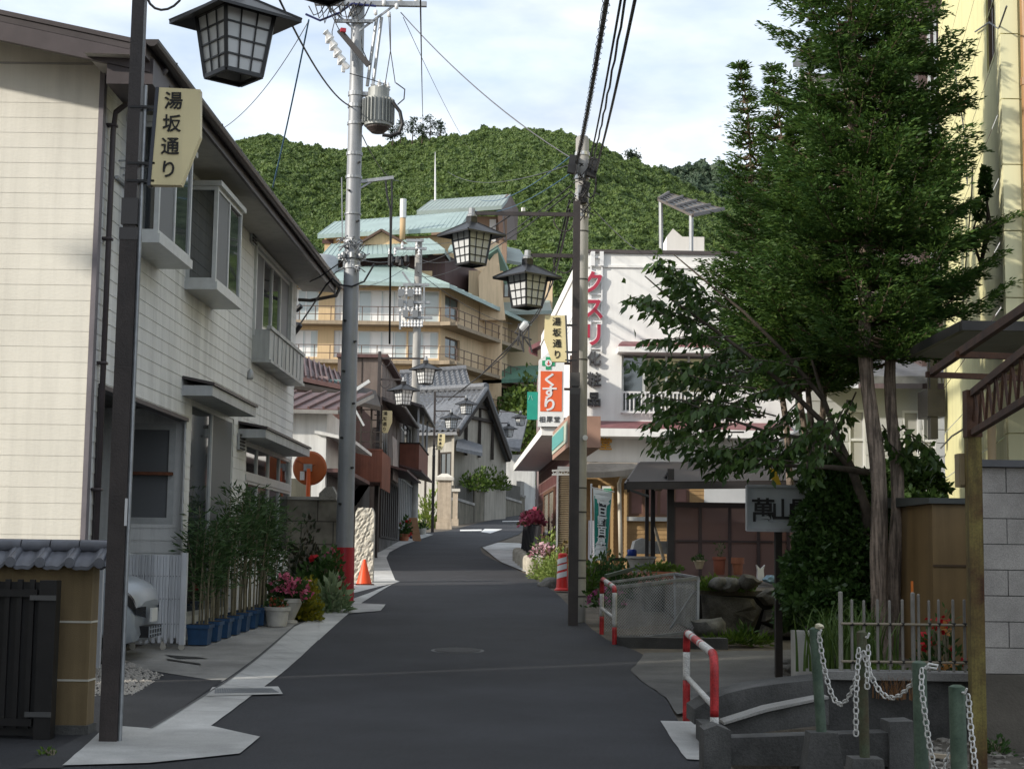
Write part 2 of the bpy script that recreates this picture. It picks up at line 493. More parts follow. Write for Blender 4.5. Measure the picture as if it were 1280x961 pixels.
tag(m.build('road',asph,origin=(0,0,0),smooth=True),kind='structure')
m=MB()
drape(m,gp((20,961),(107,917),(107,872),(170,850),(278,850),(187,912),(147,910),(78,960)),.006)
tag(m.build('asphalt_patch',asph2),kind='structure')
m=MB()
w1=gp((78,958),(127,914),(147,908),(187,911),(280,853),(367,783),(400,766),(398,800),(333,857),(317,868),(263,908))
drape(m,rough(w1),.010)
drape(m,rough(gp((187,955),(78,958),(127,914),(263,908),(325,922),(300,943))),.013)
drape(m,gp((398,768),(437,750),(460,742),(493,729),(453,753),(437,766),(398,801)),.010)
drape(m,rough(gp((420,765),(440,754),(482,756),(476,764),(437,767))),.014)
drape(m,[(G(430,752).x-.4,30.0)]+gp((493,729),(500,727),(494,725),(483,697),(487,690),(504,681),(542,668))+[(-5.2,79),(-5.4,60),(-5.4,36)],.008)
p_=m.build('pavement',conc);tag(p_,kind='structure')
m=MB()
drape(m,gp((112,825),(213,842),(278,852),(367,782),(400,766),(400,755))+[(-4.6,30),(-5.0,20),(-9,20)],.005)
tag(m.build('driveway',conc2),kind='structure')
m=MB()
for pa,pb in(((188,912),(281,854)),((281,854),(367,784)),((367,784),(402,767))):
 a,b=G(*pa),G(*pb);n=Vector((b-a)).cross(Vector((0,0,1))).normalized()*.012
 k=6
 for i in range(k):
  p,q=a.lerp(b,i/k),a.lerp(b,(i+1)/k);z=.016
  m.quad(Vector((p.x-n.x,p.y-n.y,ZP(p.y)+z)),Vector((p.x+n.x,p.y+n.y,ZP(p.y)+z)),Vector((q.x+n.x,q.y+n.y,ZP(q.y)+z)),Vector((q.x-n.x,q.y-n.y,ZP(q.y)+z)))
a,b=G(263,908),G(398,800)
c0,c1=G(187,911),G(367,783)
for i in range(1,9):
 t=i/9;p=c0.lerp(c1,t);q=a.lerp(b,t)
 e=.006;z=.017
 m.quad(Vector((p.x,p.y-e,ZP(p.y)+z)),Vector((q.x,q.y-e,ZP(q.y)+z)),Vector((q.x,q.y+e,ZP(q.y)+z)),Vector((p.x,p.y+e,ZP(p.y)+z)))
tag(m.build('pavement_joint_line',mat('joint',(.10,.10,.10,1),.9)),kind='structure')
pts=[]
poly=gp((110,870),(112,838),(150,826),(200,846),(165,868))
xs_=[p[0]for p in poly];ys_=[p[1]for p in poly]
m=MB();q=random.Random(3)
cx,cy=sum(xs_)/len(xs_),sum(ys_)/len(ys_)
for _ in range(1500):
 i=q.randrange(len(poly));t,s_=q.random(),q.random()**.6
 ax,ay=poly[i];bx_,by_=poly[(i+1)%len(poly)]
 x=cx+(ax+(bx_-ax)*t-cx)*s_*1.08;y=cy+(ay+(by_-ay)*t-cy)*s_*1.08
 r=q.uniform(.008,.026)
 m.add([Vector((x+r*a_,y+r*b_,ZP(y)+.012+r*c_))for a_,b_,c_ in((-1,-.3,0),(.6,-1,0),(.9,.7,0),(-.5,.9,0),(q.uniform(-.3,.3),q.uniform(-.3,.3),.9))],[(0,1,4),(1,2,4),(2,3,4),(3,0,4)])
tag(m.build('gravel',mat('gravel',(.34,.32,.29,1),.9,ns=40,na=.35)),kind='stuff')
m=MB()
drape(m,rough(gp((806,816),(1010,812),(1012,838),(930,858),(880,868),(868,888),(846,893),(833,872),(800,850),(788,838)),.012),.006)
tag(m.build('forecourt',mat('apron',(.155,.15,.138,1),.9,ns=1.4,na=.25,bump=.4,bs=80,patch=.3,speck=.3)),kind='structure')
m=MB()
drape(m,rough(gp((826,902),(874,903),(884,925),(889,952),(858,950),(842,928))),.012)
drape(m,gp((603,684),(622,678),(650,679),(672,690),(690,700),(660,716),(628,703)),.006)
tag(m.build('kerb_slab',conc),kind='structure')
def disc(mb,c,r,off,n=28):
 for k in range(n):
  a,b=2*PI*k/n,2*PI*(k+1)/n
  mb.poly([Vector((c.x,c.y,ZP(c.y)+off)),Vector((c.x+r*math.cos(a),c.y+r*math.sin(a),ZP(c.y+r*math.sin(a))+off)),Vector((c.x+r*math.cos(b),c.y+r*math.sin(b),ZP(c.y+r*math.sin(b))+off))])
iron=mat('cast_iron',(.05,.048,.045,1),.6,.5,ns=30,na=.4,bump=.6,bs=70)
mh=thing('manhole_cover','round grey iron manhole cover set in the middle of the asphalt road','manhole cover',G(572,813))
m=MB();disc(m,G(572,813),.36,.004);m.build('rim',mat('cover_rim',(.14,.14,.14,1),.8,ns=20,na=.3),mh)
m=MB();disc(m,G(572,813),.31,.009)
c=G(572,813)
for r in(.07,.14,.21,.28):
 for k in range(20):
  a,b=2*PI*k/20,2*PI*(k+.72)/20;m.poly([Vector((c.x+q_*math.cos(w_),c.y+q_*math.sin(w_),ZP(c.y+q_*math.sin(w_))+.014))for q_,w_ in((r,a),(r,b),(r+.03,b),(r+.03,a))])
m.build('lid',iron,mh)
def grate(pix,name,label,bars,along):
 p=[G(*q)for q in pix]
 t=thing(name,label,'drain grate',p[0])
 cc=sum(p,Vector())/4;m=MB();m.poly([Vector((cc.x+(q.x-cc.x)*1.14,cc.y+(q.y-cc.y)*1.9,ZP(cc.y+(q.y-cc.y)*1.9)+.0155))for q in p]);m.build('frame',conc,t)
 m=MB()
 for i in range(bars):
  f=(i+.5)/bars
  a,b=(p[0].lerp(p[1],f),p[3].lerp(p[2],f)) if along else(p[0].lerp(p[3],f),p[1].lerp(p[2],f))
  m.beam(Vector((a.x,a.y,ZP(a.y)+.019)),Vector((b.x,b.y,ZP(b.y)+.019)),.016,.005)
 m.build('grille',mat('galv',(.20,.21,.22,1),.5,.5,ns=12,na=.2),t)
grate([(268,862),(340,862),(349,867),(268,868)],'drain_grate','long steel drain grate across the pale concrete walk at the road edge',26,True)
def slot_cover(pix,label):
 p=[G(*q)for q in pix]
 m=MB();m.poly([Vector((q.x,q.y,ZP(q.y)+.014))for q in p]);tag(m.build('cover_plate',iron),label,'cover plate')
slot_cover([(205,819),(245,822),(262,824),(222,824)],'wider dark iron cover plate set in the driveway, the farther of two')
slot_cover([(208,824),(250,830),(252,832),(210,826)],'thin dark iron cover strip set in the driveway, the nearer of two')
slot_cover([(968,833),(1006,831),(1009,836),(966,838)],'dark iron cover plate set in the worn concrete forecourt')
white=mat('road_paint',(.72,.72,.70,1),.7,ns=12,na=.15,patch=.2)
m=MB()
drape(m,gp((575,662.0),(602,661.6),(602,663.4),(575,663.6)),.008)
drape(m,gp((601,664.6),(606,660.8),(628,661.2),(613,666.4)),.008)
tag(m.build('road_arrow',white),'white painted arrow on the asphalt where the road bends uphill','road marking')
m=MB();drape(m,gp((628,651.2),(655,650.6),(655,651.6),(628,652.0)),.008)
tag(m.build('road_line',white),'thin white painted line across the road beyond the arrow','road marking')
ridge=[(60,215),(200,200),(300,182),(322,172),(345,172),(380,186),(440,190),(500,182),(560,172),(610,165),(660,163),(700,168),(740,184),(780,200),(830,220),(880,244),(960,280),(1060,330),(1300,380)]
RD=620.0
rbx=np.array([P(a,b,RD).x/RD for a,b in ridge]);rbz=np.array([(P(a,b,RD).z-EYE)/RD for a,b in ridge])
def hillz(x,y):
 b=x/y
 top=float(np.interp(b,rbx,rbz))*RD+EYE-2.5
 t=min(1.0,max(0.0,(y-250)/(RD-250)))
 base=6
 h=base+(top-base)*(t**.92)+3.0*math.sin(x*.032+y*.014)*math.sin(PI*t)+2.2*math.sin(x*.075-y*.034+1)*math.sin(PI*t)
 if y>RD:h-=(y-RD)*.25
 return h
m=MB();hx=np.linspace(-330,330,110);hy=np.linspace(250,740,82)
vs=[Vector((x,y,hillz(x,y)))for y in hy for x in hx];nx=len(hx)
m.add(vs,[(j*nx+i,j*nx+i+1,(j+1)*nx+i+1,(j+1)*nx+i)for j in range(len(hy)-1)for i in range(nx-1)])
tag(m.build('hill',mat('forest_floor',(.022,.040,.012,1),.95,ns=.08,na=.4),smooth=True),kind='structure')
def forest(N,xr,yr,hz,rr,seed,name,mt,core):
 q=np.random.default_rng(seed);xs=q.uniform(*xr,N);ys=q.uniform(*yr,N);pts=[];sc=[]
 for x,y in zip(xs,ys):
  if abs(x/y)>.40:continue
  r=q.uniform(*rr)*(1.45 if q.random()<.12 else 1);pts.append((x,y,hz(x,y)+r*.35));sc.append(r)
 me=bpy.data.meshes.new(name);me.from_pydata(pts,[],[]);at_=me.attributes.new('size','FLOAT','POINT');at_.data.foreach_set('value',sc)
 me.materials.append(mt);me.materials.append(core)
 o=bpy.data.objects.new(name,me);COL.objects.link(o);tag(o,kind='stuff')
 g=bpy.data.node_groups.new(name,'GeometryNodeTree');g.interface.new_socket('Geometry',in_out='INPUT',socket_type='NodeSocketGeometry');g.interface.new_socket('Geometry',in_out='OUTPUT',socket_type='NodeSocketGeometry')
 n=lambda t,**k:(lambda d:([setattr(d,a_,b_)for a_,b_ in k.items()],d)[1])(g.nodes.new(t));l=g.links.new
 gi,go=n('NodeGroupInput'),n('NodeGroupOutput')
 ico=n('GeometryNodeMeshIcoSphere');ico.inputs['Radius'].default_value=1;ico.inputs['Subdivisions'].default_value=3
 nz=n('ShaderNodeTexNoise');nz.inputs['Scale'].default_value=1.7;nz.inputs['Detail'].default_value=3
 vm=n('ShaderNodeVectorMath',operation='SUBTRACT');l(nz.outputs['Color'],vm.inputs[0]);vm.inputs[1].default_value=(.5,.5,.35)
 vs_=n('ShaderNodeVectorMath',operation='SCALE');l(vm.outputs[0],vs_.inputs[0]);vs_.inputs['Scale'].default_value=1.5
 sp=n('GeometryNodeSetPosition');l(ico.outputs['Mesh'],sp.inputs['Geometry']);l(vs_.outputs[0],sp.inputs['Offset'])
 ds=n('GeometryNodeDistributePointsOnFaces');l(sp.outputs[0],ds.inputs['Mesh']);ds.inputs['Density'].default_value=30
 gr=n('GeometryNodeMeshGrid');gr.inputs['Size X'].default_value=.24;gr.inputs['Size Y'].default_value=.30;gr.inputs['Vertices X'].default_value=2;gr.inputs['Vertices Y'].default_value=2
 i1=n('GeometryNodeInstanceOnPoints');l(ds.outputs['Points'],i1.inputs['Points']);l(gr.outputs['Mesh'],i1.inputs['Instance']);l(ds.outputs['Rotation'],i1.inputs['Rotation'])
 rv=n('FunctionNodeRandomValue',data_type='FLOAT_VECTOR');rv.inputs[0].default_value=(-.7,-.7,-3.1);rv.inputs[1].default_value=(.7,.7,3.1)
 ro=n('GeometryNodeRotateInstances');l(i1.outputs[0],ro.inputs['Instances']);l(rv.outputs[0],ro.inputs['Rotation'])
 re_=n('GeometryNodeRealizeInstances');l(ro.outputs[0],re_.inputs[0]);m1=n('GeometryNodeSetMaterial');l(re_.outputs[0],m1.inputs[0]);m1.inputs['Material'].default_value=mt
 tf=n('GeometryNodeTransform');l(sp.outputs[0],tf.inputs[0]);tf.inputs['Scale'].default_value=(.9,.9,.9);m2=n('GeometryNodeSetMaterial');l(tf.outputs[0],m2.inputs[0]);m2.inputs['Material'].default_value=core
 jn=n('GeometryNodeJoinGeometry');l(m2.outputs[0],jn.inputs[0]);l(m1.outputs[0],jn.inputs[0])
 na=n('GeometryNodeInputNamedAttribute',data_type='FLOAT');na.inputs['Name'].default_value='size'
 r2=n('FunctionNodeRandomValue',data_type='FLOAT_VECTOR');r2.inputs[0].default_value=(-.25,-.25,-3.1);r2.inputs[1].default_value=(.25,.25,3.1);r2.inputs['Seed'].default_value=4
 mp2=n('GeometryNodeMeshToPoints');l(gi.outputs[0],mp2.inputs[0])
 i2=n('GeometryNodeInstanceOnPoints');l(mp2.outputs[0],i2.inputs['Points']);l(jn.outputs[0],i2.inputs['Instance']);l(r2.outputs[0],i2.inputs['Rotation']);l(na.outputs['Attribute'],i2.inputs['Scale'])
 l(i2.outputs[0],go.inputs[0])
 md=o.modifiers.new('forest','NODES');md.node_group=g
 return o
fm=leafmat('forest_leaves',(.085,.130,.032,1),(.118,.172,.042,1),(.055,.098,.034,1),trans=.25,nscale=.20)
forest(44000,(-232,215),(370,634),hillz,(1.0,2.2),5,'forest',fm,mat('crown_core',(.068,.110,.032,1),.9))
ridge2=[(500,260),(700,230),(760,205),(790,196),(830,193),(870,190),(920,196),(1000,205),(1300,230)]
b2=np.array([P(a,b,1150).x/1150 for a,b in ridge2]);z2=np.array([(P(a,b,1150).z-EYE)/1150 for a,b in ridge2])
def hill2(x,y):return float(np.interp(x/y,b2,z2))*1150*min(1,max(0,(y-850)/300))*.985-13
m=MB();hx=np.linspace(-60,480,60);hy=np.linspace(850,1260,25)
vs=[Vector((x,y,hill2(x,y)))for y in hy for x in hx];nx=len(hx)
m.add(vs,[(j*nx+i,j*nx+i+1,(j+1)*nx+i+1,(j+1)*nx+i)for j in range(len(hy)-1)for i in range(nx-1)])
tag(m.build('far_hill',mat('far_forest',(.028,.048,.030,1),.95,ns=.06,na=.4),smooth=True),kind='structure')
fm2=leafmat('far_forest_leaves',(.045,.075,.045,1),(.075,.11,.065,1),trans=.2,nscale=.03)  # far hill greens lightened and blued, distance haze put into the colour
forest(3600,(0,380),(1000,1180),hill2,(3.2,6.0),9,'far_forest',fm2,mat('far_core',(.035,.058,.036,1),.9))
siding_f=mat('siding_cream',(.70,.675,.60,1),.6,ns=1.1,na=.05,streak=.10,bump=.15,bs=30)
siding_sh=mat('siding_shaded',(.70,.70,.68,1),.6,ns=1.1,na=.08,streak=.22,bump=.15,bs=30)  # siding copy for the shaded walls, colour lifted to offset the shade
brown=mat('brown_trim',(.060,.048,.050,1),.5,ns=3,na=.2)
gutm=mat('gutter_brown',(.040,.034,.033,1),.4)
alu=mat('aluminium',(.52,.53,.52,1),.42,.3,ns=8,na=.1)
alud=mat('aluminium_grey',(.36,.37,.38,1),.5,.3,ns=8,na=.1)
glass=mat('window_glass',(.030,.036,.040,1),.04,spec=.9,ior=1.75)
screen=mat('insect_screen',(.13,.135,.14,1),.55,ns=300,na=.2)
curtain=mat('curtain',(.62,.62,.60,1),.9,ns=6,na=.1)
soffit=mat('soffit',(.40,.39,.37,1),.8,streak=.15)
tinroof=mat('tin_roof_dark',(.055,.045,.045,1),.45,ns=4,na=.2)
HX=lambda d:-5.05+.025*d
hf=Fr(HX(17.4),17.4,.025,1)
ff=Fr(-10.3,17.4,1,0)
UEND=hf.px(367,500)[0]
ucorner=HX(17.4)+10.3
house=thing('house','white sided two storey house with bay windows and open carport beside the road','house',(-6.5,26,ZP(26)))
PITCHS=.171
def ur(a,b,n=0):return hf.px(a,b,n)
u0c=.35;u1c,zc1=ur(233,527);_,zc0=ur(133,474)
zc=zc1
carport=(u0c,u1c,ZP(17.7)-.3,zc,.02)
d1=(ur(238,560)[0],ur(291,560)[0],ZP(25)+.2,ur(238,500)[1])
d2=(ur(308,560)[0],ur(364,560)[0],ZP(30)+.9,ur(308,553)[1])
w3=(ur(318.5,330)[0],ur(361,400)[0],ur(318.5,420)[1],ur(318.5,308)[1])
SW_=(carport,d1,d2,w3)
RS=.205;RIDGE_X=-7.5
eave_z=ur(398,325,.68)[1]-.02
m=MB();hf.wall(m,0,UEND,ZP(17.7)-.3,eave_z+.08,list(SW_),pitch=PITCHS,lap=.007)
m.build('side_wall',siding_sh,house)
def roofz(x):return eave_z+(-4.3-x)*RS if x>RIDGE_X else eave_z+(-4.3-RIDGE_X)*RS-(RIDGE_X-x)*RS
def clipf(z):
 lim=-4.3-(z-eave_z+.06)/RS
 return(0,min(ucorner,lim+10.3)) if z>eave_z-.3 else(0,ucorner)
m=MB();ff.wall(m,0,ucorner,ZP(17.7)-.3,eave_z+.62,pitch=PITCHS,lap=.0035,clip=clipf)
m.build('front_wall',siding_f,house)
m=MB();
gf=Fr(HX(17.4)+.025*UEND,17.4+UEND,-1,0)
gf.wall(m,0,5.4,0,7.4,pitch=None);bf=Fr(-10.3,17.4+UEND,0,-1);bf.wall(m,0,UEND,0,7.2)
m.build('rear_wall',siding_sh,house)
m=MB();hf.box(m,-.012,.10,ZP(17.7)-.3,eave_z,-.0,.022);ff.box(m,ucorner-.03,ucorner+.024,ZP(17.7)-.3,eave_z,.0,.022)
m.build('corner_trim',mat('corner_trim',(.17,.155,.17,1),.5,ns=3,na=.15),house)
m=MB();ya,yb=16.8,17.4+UEND+.45
xe=lambda d:HX(d)+.68
for s_ in(0,1):
 x0a,x0b=(xe(ya),xe(yb)) if s_==0 else(-10.9,-10.9)
 xr=RIDGE_X
 za=roofz(x0a);zr=roofz(xr)
 p=[Vector((x0a,ya,za)),Vector((xr,ya,zr)),Vector((xr,yb,zr)),Vector((x0b,yb,roofz(x0b)))]
 m.hexa([p[0]-Vector((0,0,.03)),p[3]-Vector((0,0,.03)),p[2]-Vector((0,0,.03)),p[1]-Vector((0,0,.03))]+[p[0]+Vector((0,0,.05)),p[3]+Vector((0,0,.05)),p[2]+Vector((0,0,.05)),p[1]+Vector((0,0,.05))])
 k=18
 for i in range(k+1):
  t=i/k;a=p[0].lerp(p[3],t);b=p[1].lerp(p[2],t)
  m.beam(a+Vector((0,0,.07)),b+Vector((0,0,.07)),.035,.05)
roof=m.build('roof',tinroof,house)
m=MB()
for xa,xb in((xe(ya),RIDGE_X),(-10.9,RIDGE_X)):
 za,zb=roofz(xa)-.14,roofz(xb)-.14
 m.hexa([Vector((xa,ya-.02,za-.10)),Vector((xb,ya-.02,zb-.10)),Vector((xb,ya+.05,zb-.10)),Vector((xa,ya+.05,za-.10)),Vector((xa,ya-.02,za+.10)),Vector((xb,ya-.02,zb+.10)),Vector((xb,ya+.05,zb+.10)),Vector((xa,ya+.05,za+.10))])
m.box((xe(ya)-.22,ya+.40,eave_z-.30),(.50,.80,.28))
m.build('barge_board',brown,roof)
m=MB();hf.box(m,-.8,UEND+.75,eave_z-.20,eave_z-.03,.64,.68);m.build('fascia',brown,roof)
m=MB();m.quad(hf.pt(-.75,eave_z-.17,.64),hf.pt(UEND+.7,eave_z-.17,.64),hf.pt(UEND+.7,eave_z-.15,0),hf.pt(-.75,eave_z-.15,0))
ff.box(m,0,ucorner,roofz(-9)-.4,roofz(-9)-.38,0,.02)
m.build('soffit',soffit,roof)
m=MB();pr=[(.07*math.cos(a),-.075*math.sin(a))for a in[PI*i/8 for i in range(9)]]
for i in range(8):
 (a,b),(c,e)=pr[i],pr[i+1];zz=eave_z-.03
 m.quad(hf.pt(-.85,zz+b,.755+a),hf.pt(UEND+.75,zz+b,.755+a),hf.pt(UEND+.75,zz+e,.755+c),hf.pt(-.85,zz+e,.755+c))
m.poly([hf.pt(UEND+.75,eave_z-.03+b,.755+a)for a,b in pr]);m.poly([hf.pt(-.85,eave_z-.03+b,.755+a)for a,b in pr])
for i in range(12):hf.box(m,i*UEND/11-.01,i*UEND/11+.01,eave_z-.05,eave_z-.02,.66,.83)
m.tube([hf.pt(UEND+.65,eave_z-.10,.755),hf.pt(UEND+.6,eave_z-.25,.70),hf.pt(UEND+.2,eave_z-.42,.25),hf.pt(UEND-.06,eave_z-.45,.06)],.035)
m.build('gutter',gutm,roof)
m=MB();m.tube([hf.pt(-.1,eave_z-.12,.73),hf.pt(-.05,eave_z-.25,.60),hf.pt(.24,eave_z-.52,.09),hf.pt(.24,eave_z-.75,.07),hf.pt(.24,ZP(17.7),.07)],.032,10)
for z in(2.2,3.6,5.0,6.3):hf.box(m,.19,.29,z,z+.03,.0,.11)
m.build('downpipe',brown,house,smooth=True)
m=MB();inx=-8.4
far=17.4+u1c*.9997+.16
ci=Fr(inx,far,1,0)
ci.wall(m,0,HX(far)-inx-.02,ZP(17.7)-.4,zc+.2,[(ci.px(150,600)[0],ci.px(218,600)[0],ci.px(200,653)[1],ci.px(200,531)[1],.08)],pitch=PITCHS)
m.build('carport_wall',siding_sh,house)
ci.window(house,ci.px(150,600)[0],ci.px(218,600)[0],ci.px(200,655)[1],ci.px(200,529)[1],cols=1,rows=1,n=-.05,w=.09,fm=alu,gm=screen,name='carport_window')
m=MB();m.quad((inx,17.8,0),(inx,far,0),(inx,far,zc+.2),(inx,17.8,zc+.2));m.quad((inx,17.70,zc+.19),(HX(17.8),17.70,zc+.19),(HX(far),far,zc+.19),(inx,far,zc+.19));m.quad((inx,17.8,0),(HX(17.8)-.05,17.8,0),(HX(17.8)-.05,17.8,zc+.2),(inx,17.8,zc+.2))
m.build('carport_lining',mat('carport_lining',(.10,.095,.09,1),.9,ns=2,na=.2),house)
m=MB();hf.box(m,u0c-.03,u1c+.02,zc-.002,zc+.05,-.1,.03);hf.box(m,u0c-.05,u0c,ZP(17.7)-.2,zc,-.1,.03);m.build('carport_header',brown,house)
m=MB();ci.box(m,ci.px(160,591)[0],ci.px(217,591)[0],ci.px(190,594)[1],ci.px(190,590)[1],.02,.12);m.build('rusty_shelf',mat('rust_shelf',(.16,.06,.03,1),.8,ns=12,na=.4),house)
def bay(uo0,uo1,z0,z1,n,side):
 fr_=MB();w=.055
 hf.box(fr_,uo0-.03,uo1+.03,z0-.11,z0,0,n+.03);hf.box(fr_,uo0-.04,uo1+.04,z1,z1+.07,0,n+.05)
 for u in(uo0,uo1-w):hf.box(fr_,u,u+w,z0,z1,n-w,n);hf.box(fr_,u,u+w,z0,z1,0,w)
 um=(uo0+uo1)/2;hf.box(fr_,um-.03,um+.03,z0+.05,z1-.05,n-.045,n-.005)
 for a,b in((z0,z0+w),(z1-w,z1)):
  hf.box(fr_,uo0+w,uo1-w,a,b,n-w,n-.003)
  for u in(uo0+.003,uo1-w):hf.box(fr_,u,u+w-.006,a,b,w,n-w)
 o=fr_.build('bay_window',alu,house)
 g=MB();hf.box(g,uo0+.03,uo0+.036,z0+.02,z1-.02,w,n-w);hf.box(g,um,uo1-w,z0+.02,z1-.02,n-.03,n-.024);hf.box(g,uo1-.036,uo1-.03,z0+.02,z1-.02,w,n-w)
 g.split('pane',glass,o)
 g=MB();hf.box(g,uo0+w,um,z0+.03,z1-.03,n-.026,n-.02);g.build('insect_screen',screen,o)
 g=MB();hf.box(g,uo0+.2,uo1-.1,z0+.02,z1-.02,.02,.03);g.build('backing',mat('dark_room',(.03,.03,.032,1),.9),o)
 g=MB();prev=None
 for i in range(13):
  u=uo0+.10+.30*i/12;q=hf.pt(u,z0+.04,.10+.03*math.sin(i*1.9)+.02*i);r=hf.pt(uo0+.10+.24*i/12,z1-.05,.10+.03*math.sin(i*1.9))
  if prev:g.quad(prev[0],q,r,prev[1])
  prev=(q,r)
 g.build('curtain',curtain,o)
nb=.42
a0,zz0=ur(197,300,nb);a1,_=ur(237.5,320,nb);b0,zz1=ur(269,355,nb);b1,_=ur(299.5,380,nb)
zb0=ur(269,352,nb)[1];zb1=ur(271,230,nb)[1]
bay(a0,a1,zb0,zb1,nb,0);bay(b0,b1,zb0,zb1,nb,0)
wf=hf.window(house,w3[0],w3[1],w3[2],w3[3],cols=4,n=-.06,w=.05,fm=alu,gm=glass)
g=MB();uq=w3[0]+(w3[1]-w3[0])*.27;hf.box(g,w3[0]+.05,uq,w3[2]+.05,w3[3]-.05,-.02,-.012);hf.box(g,w3[0]+(w3[1]-w3[0])*.76,w3[1]-.05,w3[2]+.05,w3[3]-.05,-.02,-.012)
g.split('insect_screen',screen,wf)
m=MB();hf.box(m,w3[0]-.07,w3[0],w3[2]-.02,w3[3]+.06,.0,.05);hf.box(m,w3[1],w3[1]+.07,w3[2]-.02,w3[3]+.06,.0,.05);hf.box(m,w3[0]-.07,w3[1]+.07,w3[3]+.003,w3[3]+.07,.0,.06);m.build('window_surround',alu,house)
zr0,zr1=ur(318,437,.28)[1],ur(322,400,.28)[1]
m=MB();nr=.30;ua,ub=w3[0]-.05,w3[1]+.05
hf.box(m,ua,ub,zr0,zr1,nr-.02,nr);hf.box(m,ua,ua+.02,zr0,zr1,0,nr-.02);hf.box(m,ub-.02,ub,zr0,zr1,0,nr-.02);hf.box(m,ua-.02,ub+.02,zr1,zr1+.06,nr-.05,nr+.03);hf.box(m,ua,ub,zr0-.05,zr0-.002,.0,nr+.03)
for i in range(1,9):u=ua+(ub-ua)*i/9;hf.box(m,u-.006,u+.006,zr0+.02,zr1-.02,nr,nr+.012)
m.build('railing_box',mat('railing_metal',(.36,.37,.36,1),.5,.2,ns=2,na=.15,streak=.35),house)
def awning(pa,pb,n):
 u0,z0=hf.px(*pa,n);u1,_=hf.px(*pb,n)
 m=MB();hf.box(m,u0,u1,z0-.17,z0-.03,0,n);o=m.build('awning',mat('awning_metal',(.42,.43,.43,1),.5,ns=2,na=.1,streak=.2),house)
 m=MB();m.hexa([hf.pt(u0-.03,z0-.028,n+.03),hf.pt(u1+.03,z0-.028,n+.03),hf.pt(u1+.03,z0+.06,0),hf.pt(u0-.03,z0+.06,0),hf.pt(u0-.03,z0+.012,n+.03),hf.pt(u1+.03,z0+.012,n+.03),hf.pt(u1+.03,z0+.10,0),hf.pt(u0-.03,z0+.10,0)])
 m.build('awning_cap',tinroof,o)
awning((266,479),(320,511),.42);awning((332.5,534),(387,567),.45)
wf=hf.window(house,d1[0],d1[1],d1[2],d1[3],cols=2,n=-.07,w=.06,fm=alu,gm=glass)
g=MB();hf.box(g,(d1[0]+d1[1])/2+.03,d1[1]-.06,d1[2]+.06,d1[3]-.06,-.02,-.012);g.build('insect_screen',screen,wf)
zt=hf.px(309,593)[1]
hf.window(house,d2[0],d2[1],zt,d2[3],cols=4,n=-.07,w=.05,fm=alu,gm=glass,name='transom_window')
wf=hf.window(house,d2[0],d2[1],d2[2],zt-.10,cols=4,n=-.06,w=.05,fm=alu,gm=glass)
m=MB();hf.box(m,d2[0]-.05,d2[1]+.05,zt-.10,zt,-.09,.02);m.build('window_rail',alu,house)
m=MB();uq=d2[0]+(d2[1]-d2[0])*.5
for i in range(22):
 z=zt-.18-i*.075
 if z<d2[2]:break
 hf.box(m,d2[0]+.06,uq,z,z+.06,-.11,-.09)
m.build('blind',mat('blind',(.45,.42,.33,1),.7),wf)
def vent(pa,pb):
 u0,z1=hf.px(*pa);u1,_=hf.px(pb[0],pa[1]+5);z0=hf.px(pa[0],pb[1])[1]
 m=MB();hf.box(m,u0,u1,z0,z1,.014,.05);o=m.build('vent',alud,house);m=MB()
 for i in range(5):z=z0+(z1-z0)*(i+.3)/5;hf.box(m,u0+.02,u1-.02,z,z+(z1-z0)*.09,.05,.07)
 m.build('louvre',mat('louvre_dark',(.05,.05,.05,1),.7),o)
vent((296,541),(302,562));vent((312,283),(317,303))
u_,z_=hf.px(309,471);m=MB();m.lathe(hf.pt(u_,z_,.05),[(.0,.14),(.04,.10),(.055,0),(.05,-.04),(.0,-.05)],10);m.build('outdoor_lamp',alud,house,smooth=True)
m=MB();q=hf.pt(.75,eave_z-.95,.0)
for i in range(4):m.tube([q+Vector((0,.1*i,-.06*i)),q+Vector((.12,.1*i,-.06*i)),q+Vector((.16,.1*i,.02-.06*i))],.012,6)
hf.box(m,.6,1.2,eave_z-1.2,eave_z-1.16,.01,.05)
m.build('wire_bracket',alud,house)
nb_=thing('shade_neighbour_house','tall plain neighbour house standing behind the tan garden wall','house',(-11,0,-.3))  # unseen house, added and sized to keep the near road in shade
m=MB();m.bx(-12.9,-6.4,-14,12.9,-1.5,9.2)
m.build('wall',mat('shade_house_wall',(.42,.38,.30,1),.85,ns=.8,na=.12,streak=.2),nb_)
m=MB();m.hexa([Vector(p)for p in((-13.2,-14.6,9.2),(-5.9,-14.6,9.2),(-5.9,13.1,9.2),(-13.2,13.1,9.2),(-10.8,-14.6,10.2),(-9.6,-14.6,10.2),(-9.6,12.9,10.2),(-10.8,12.9,10.2))])
m.build('roof',tinroof,nb_)
nf=Fr(-6.4,-14,0,1)
for u in(4,9,14,19):
 for z in(1.0,4.2,7.0):nf.window(nb_,u,u+1.8,z,z+1.3,cols=2,n=.004,fm=alu,gm=glass)
gw=thing('garden_wall','tan rendered garden wall with grey tiled coping beside the black gate','wall',(-5.2,13.6,0))
wallm=mat('tan_render',(.20,.145,.075,1),.9,ns=1.6,na=.12,bump=.3,bs=120,streak=.25)
xr_=X(117,13.45)
m=MB();m.bx(-9.5,xr_,13.45,13.68,-.1,P(100,708,13.45).z);m.build('wall',wallm,gw)
m=MB();m.bx(-9.52,xr_+.02,13.43,13.70,-.12,.10);m.build('plinth',concd,gw)
m=MB()
for py in(777,850):z=P(100,py,13.45).z;m.bx(X(72,13.45),xr_+.004,13.443,13.684,z-.008,z+.008)
m.build('joint',mat('wall_joint',(.5,.47,.4,1),.9),gw)
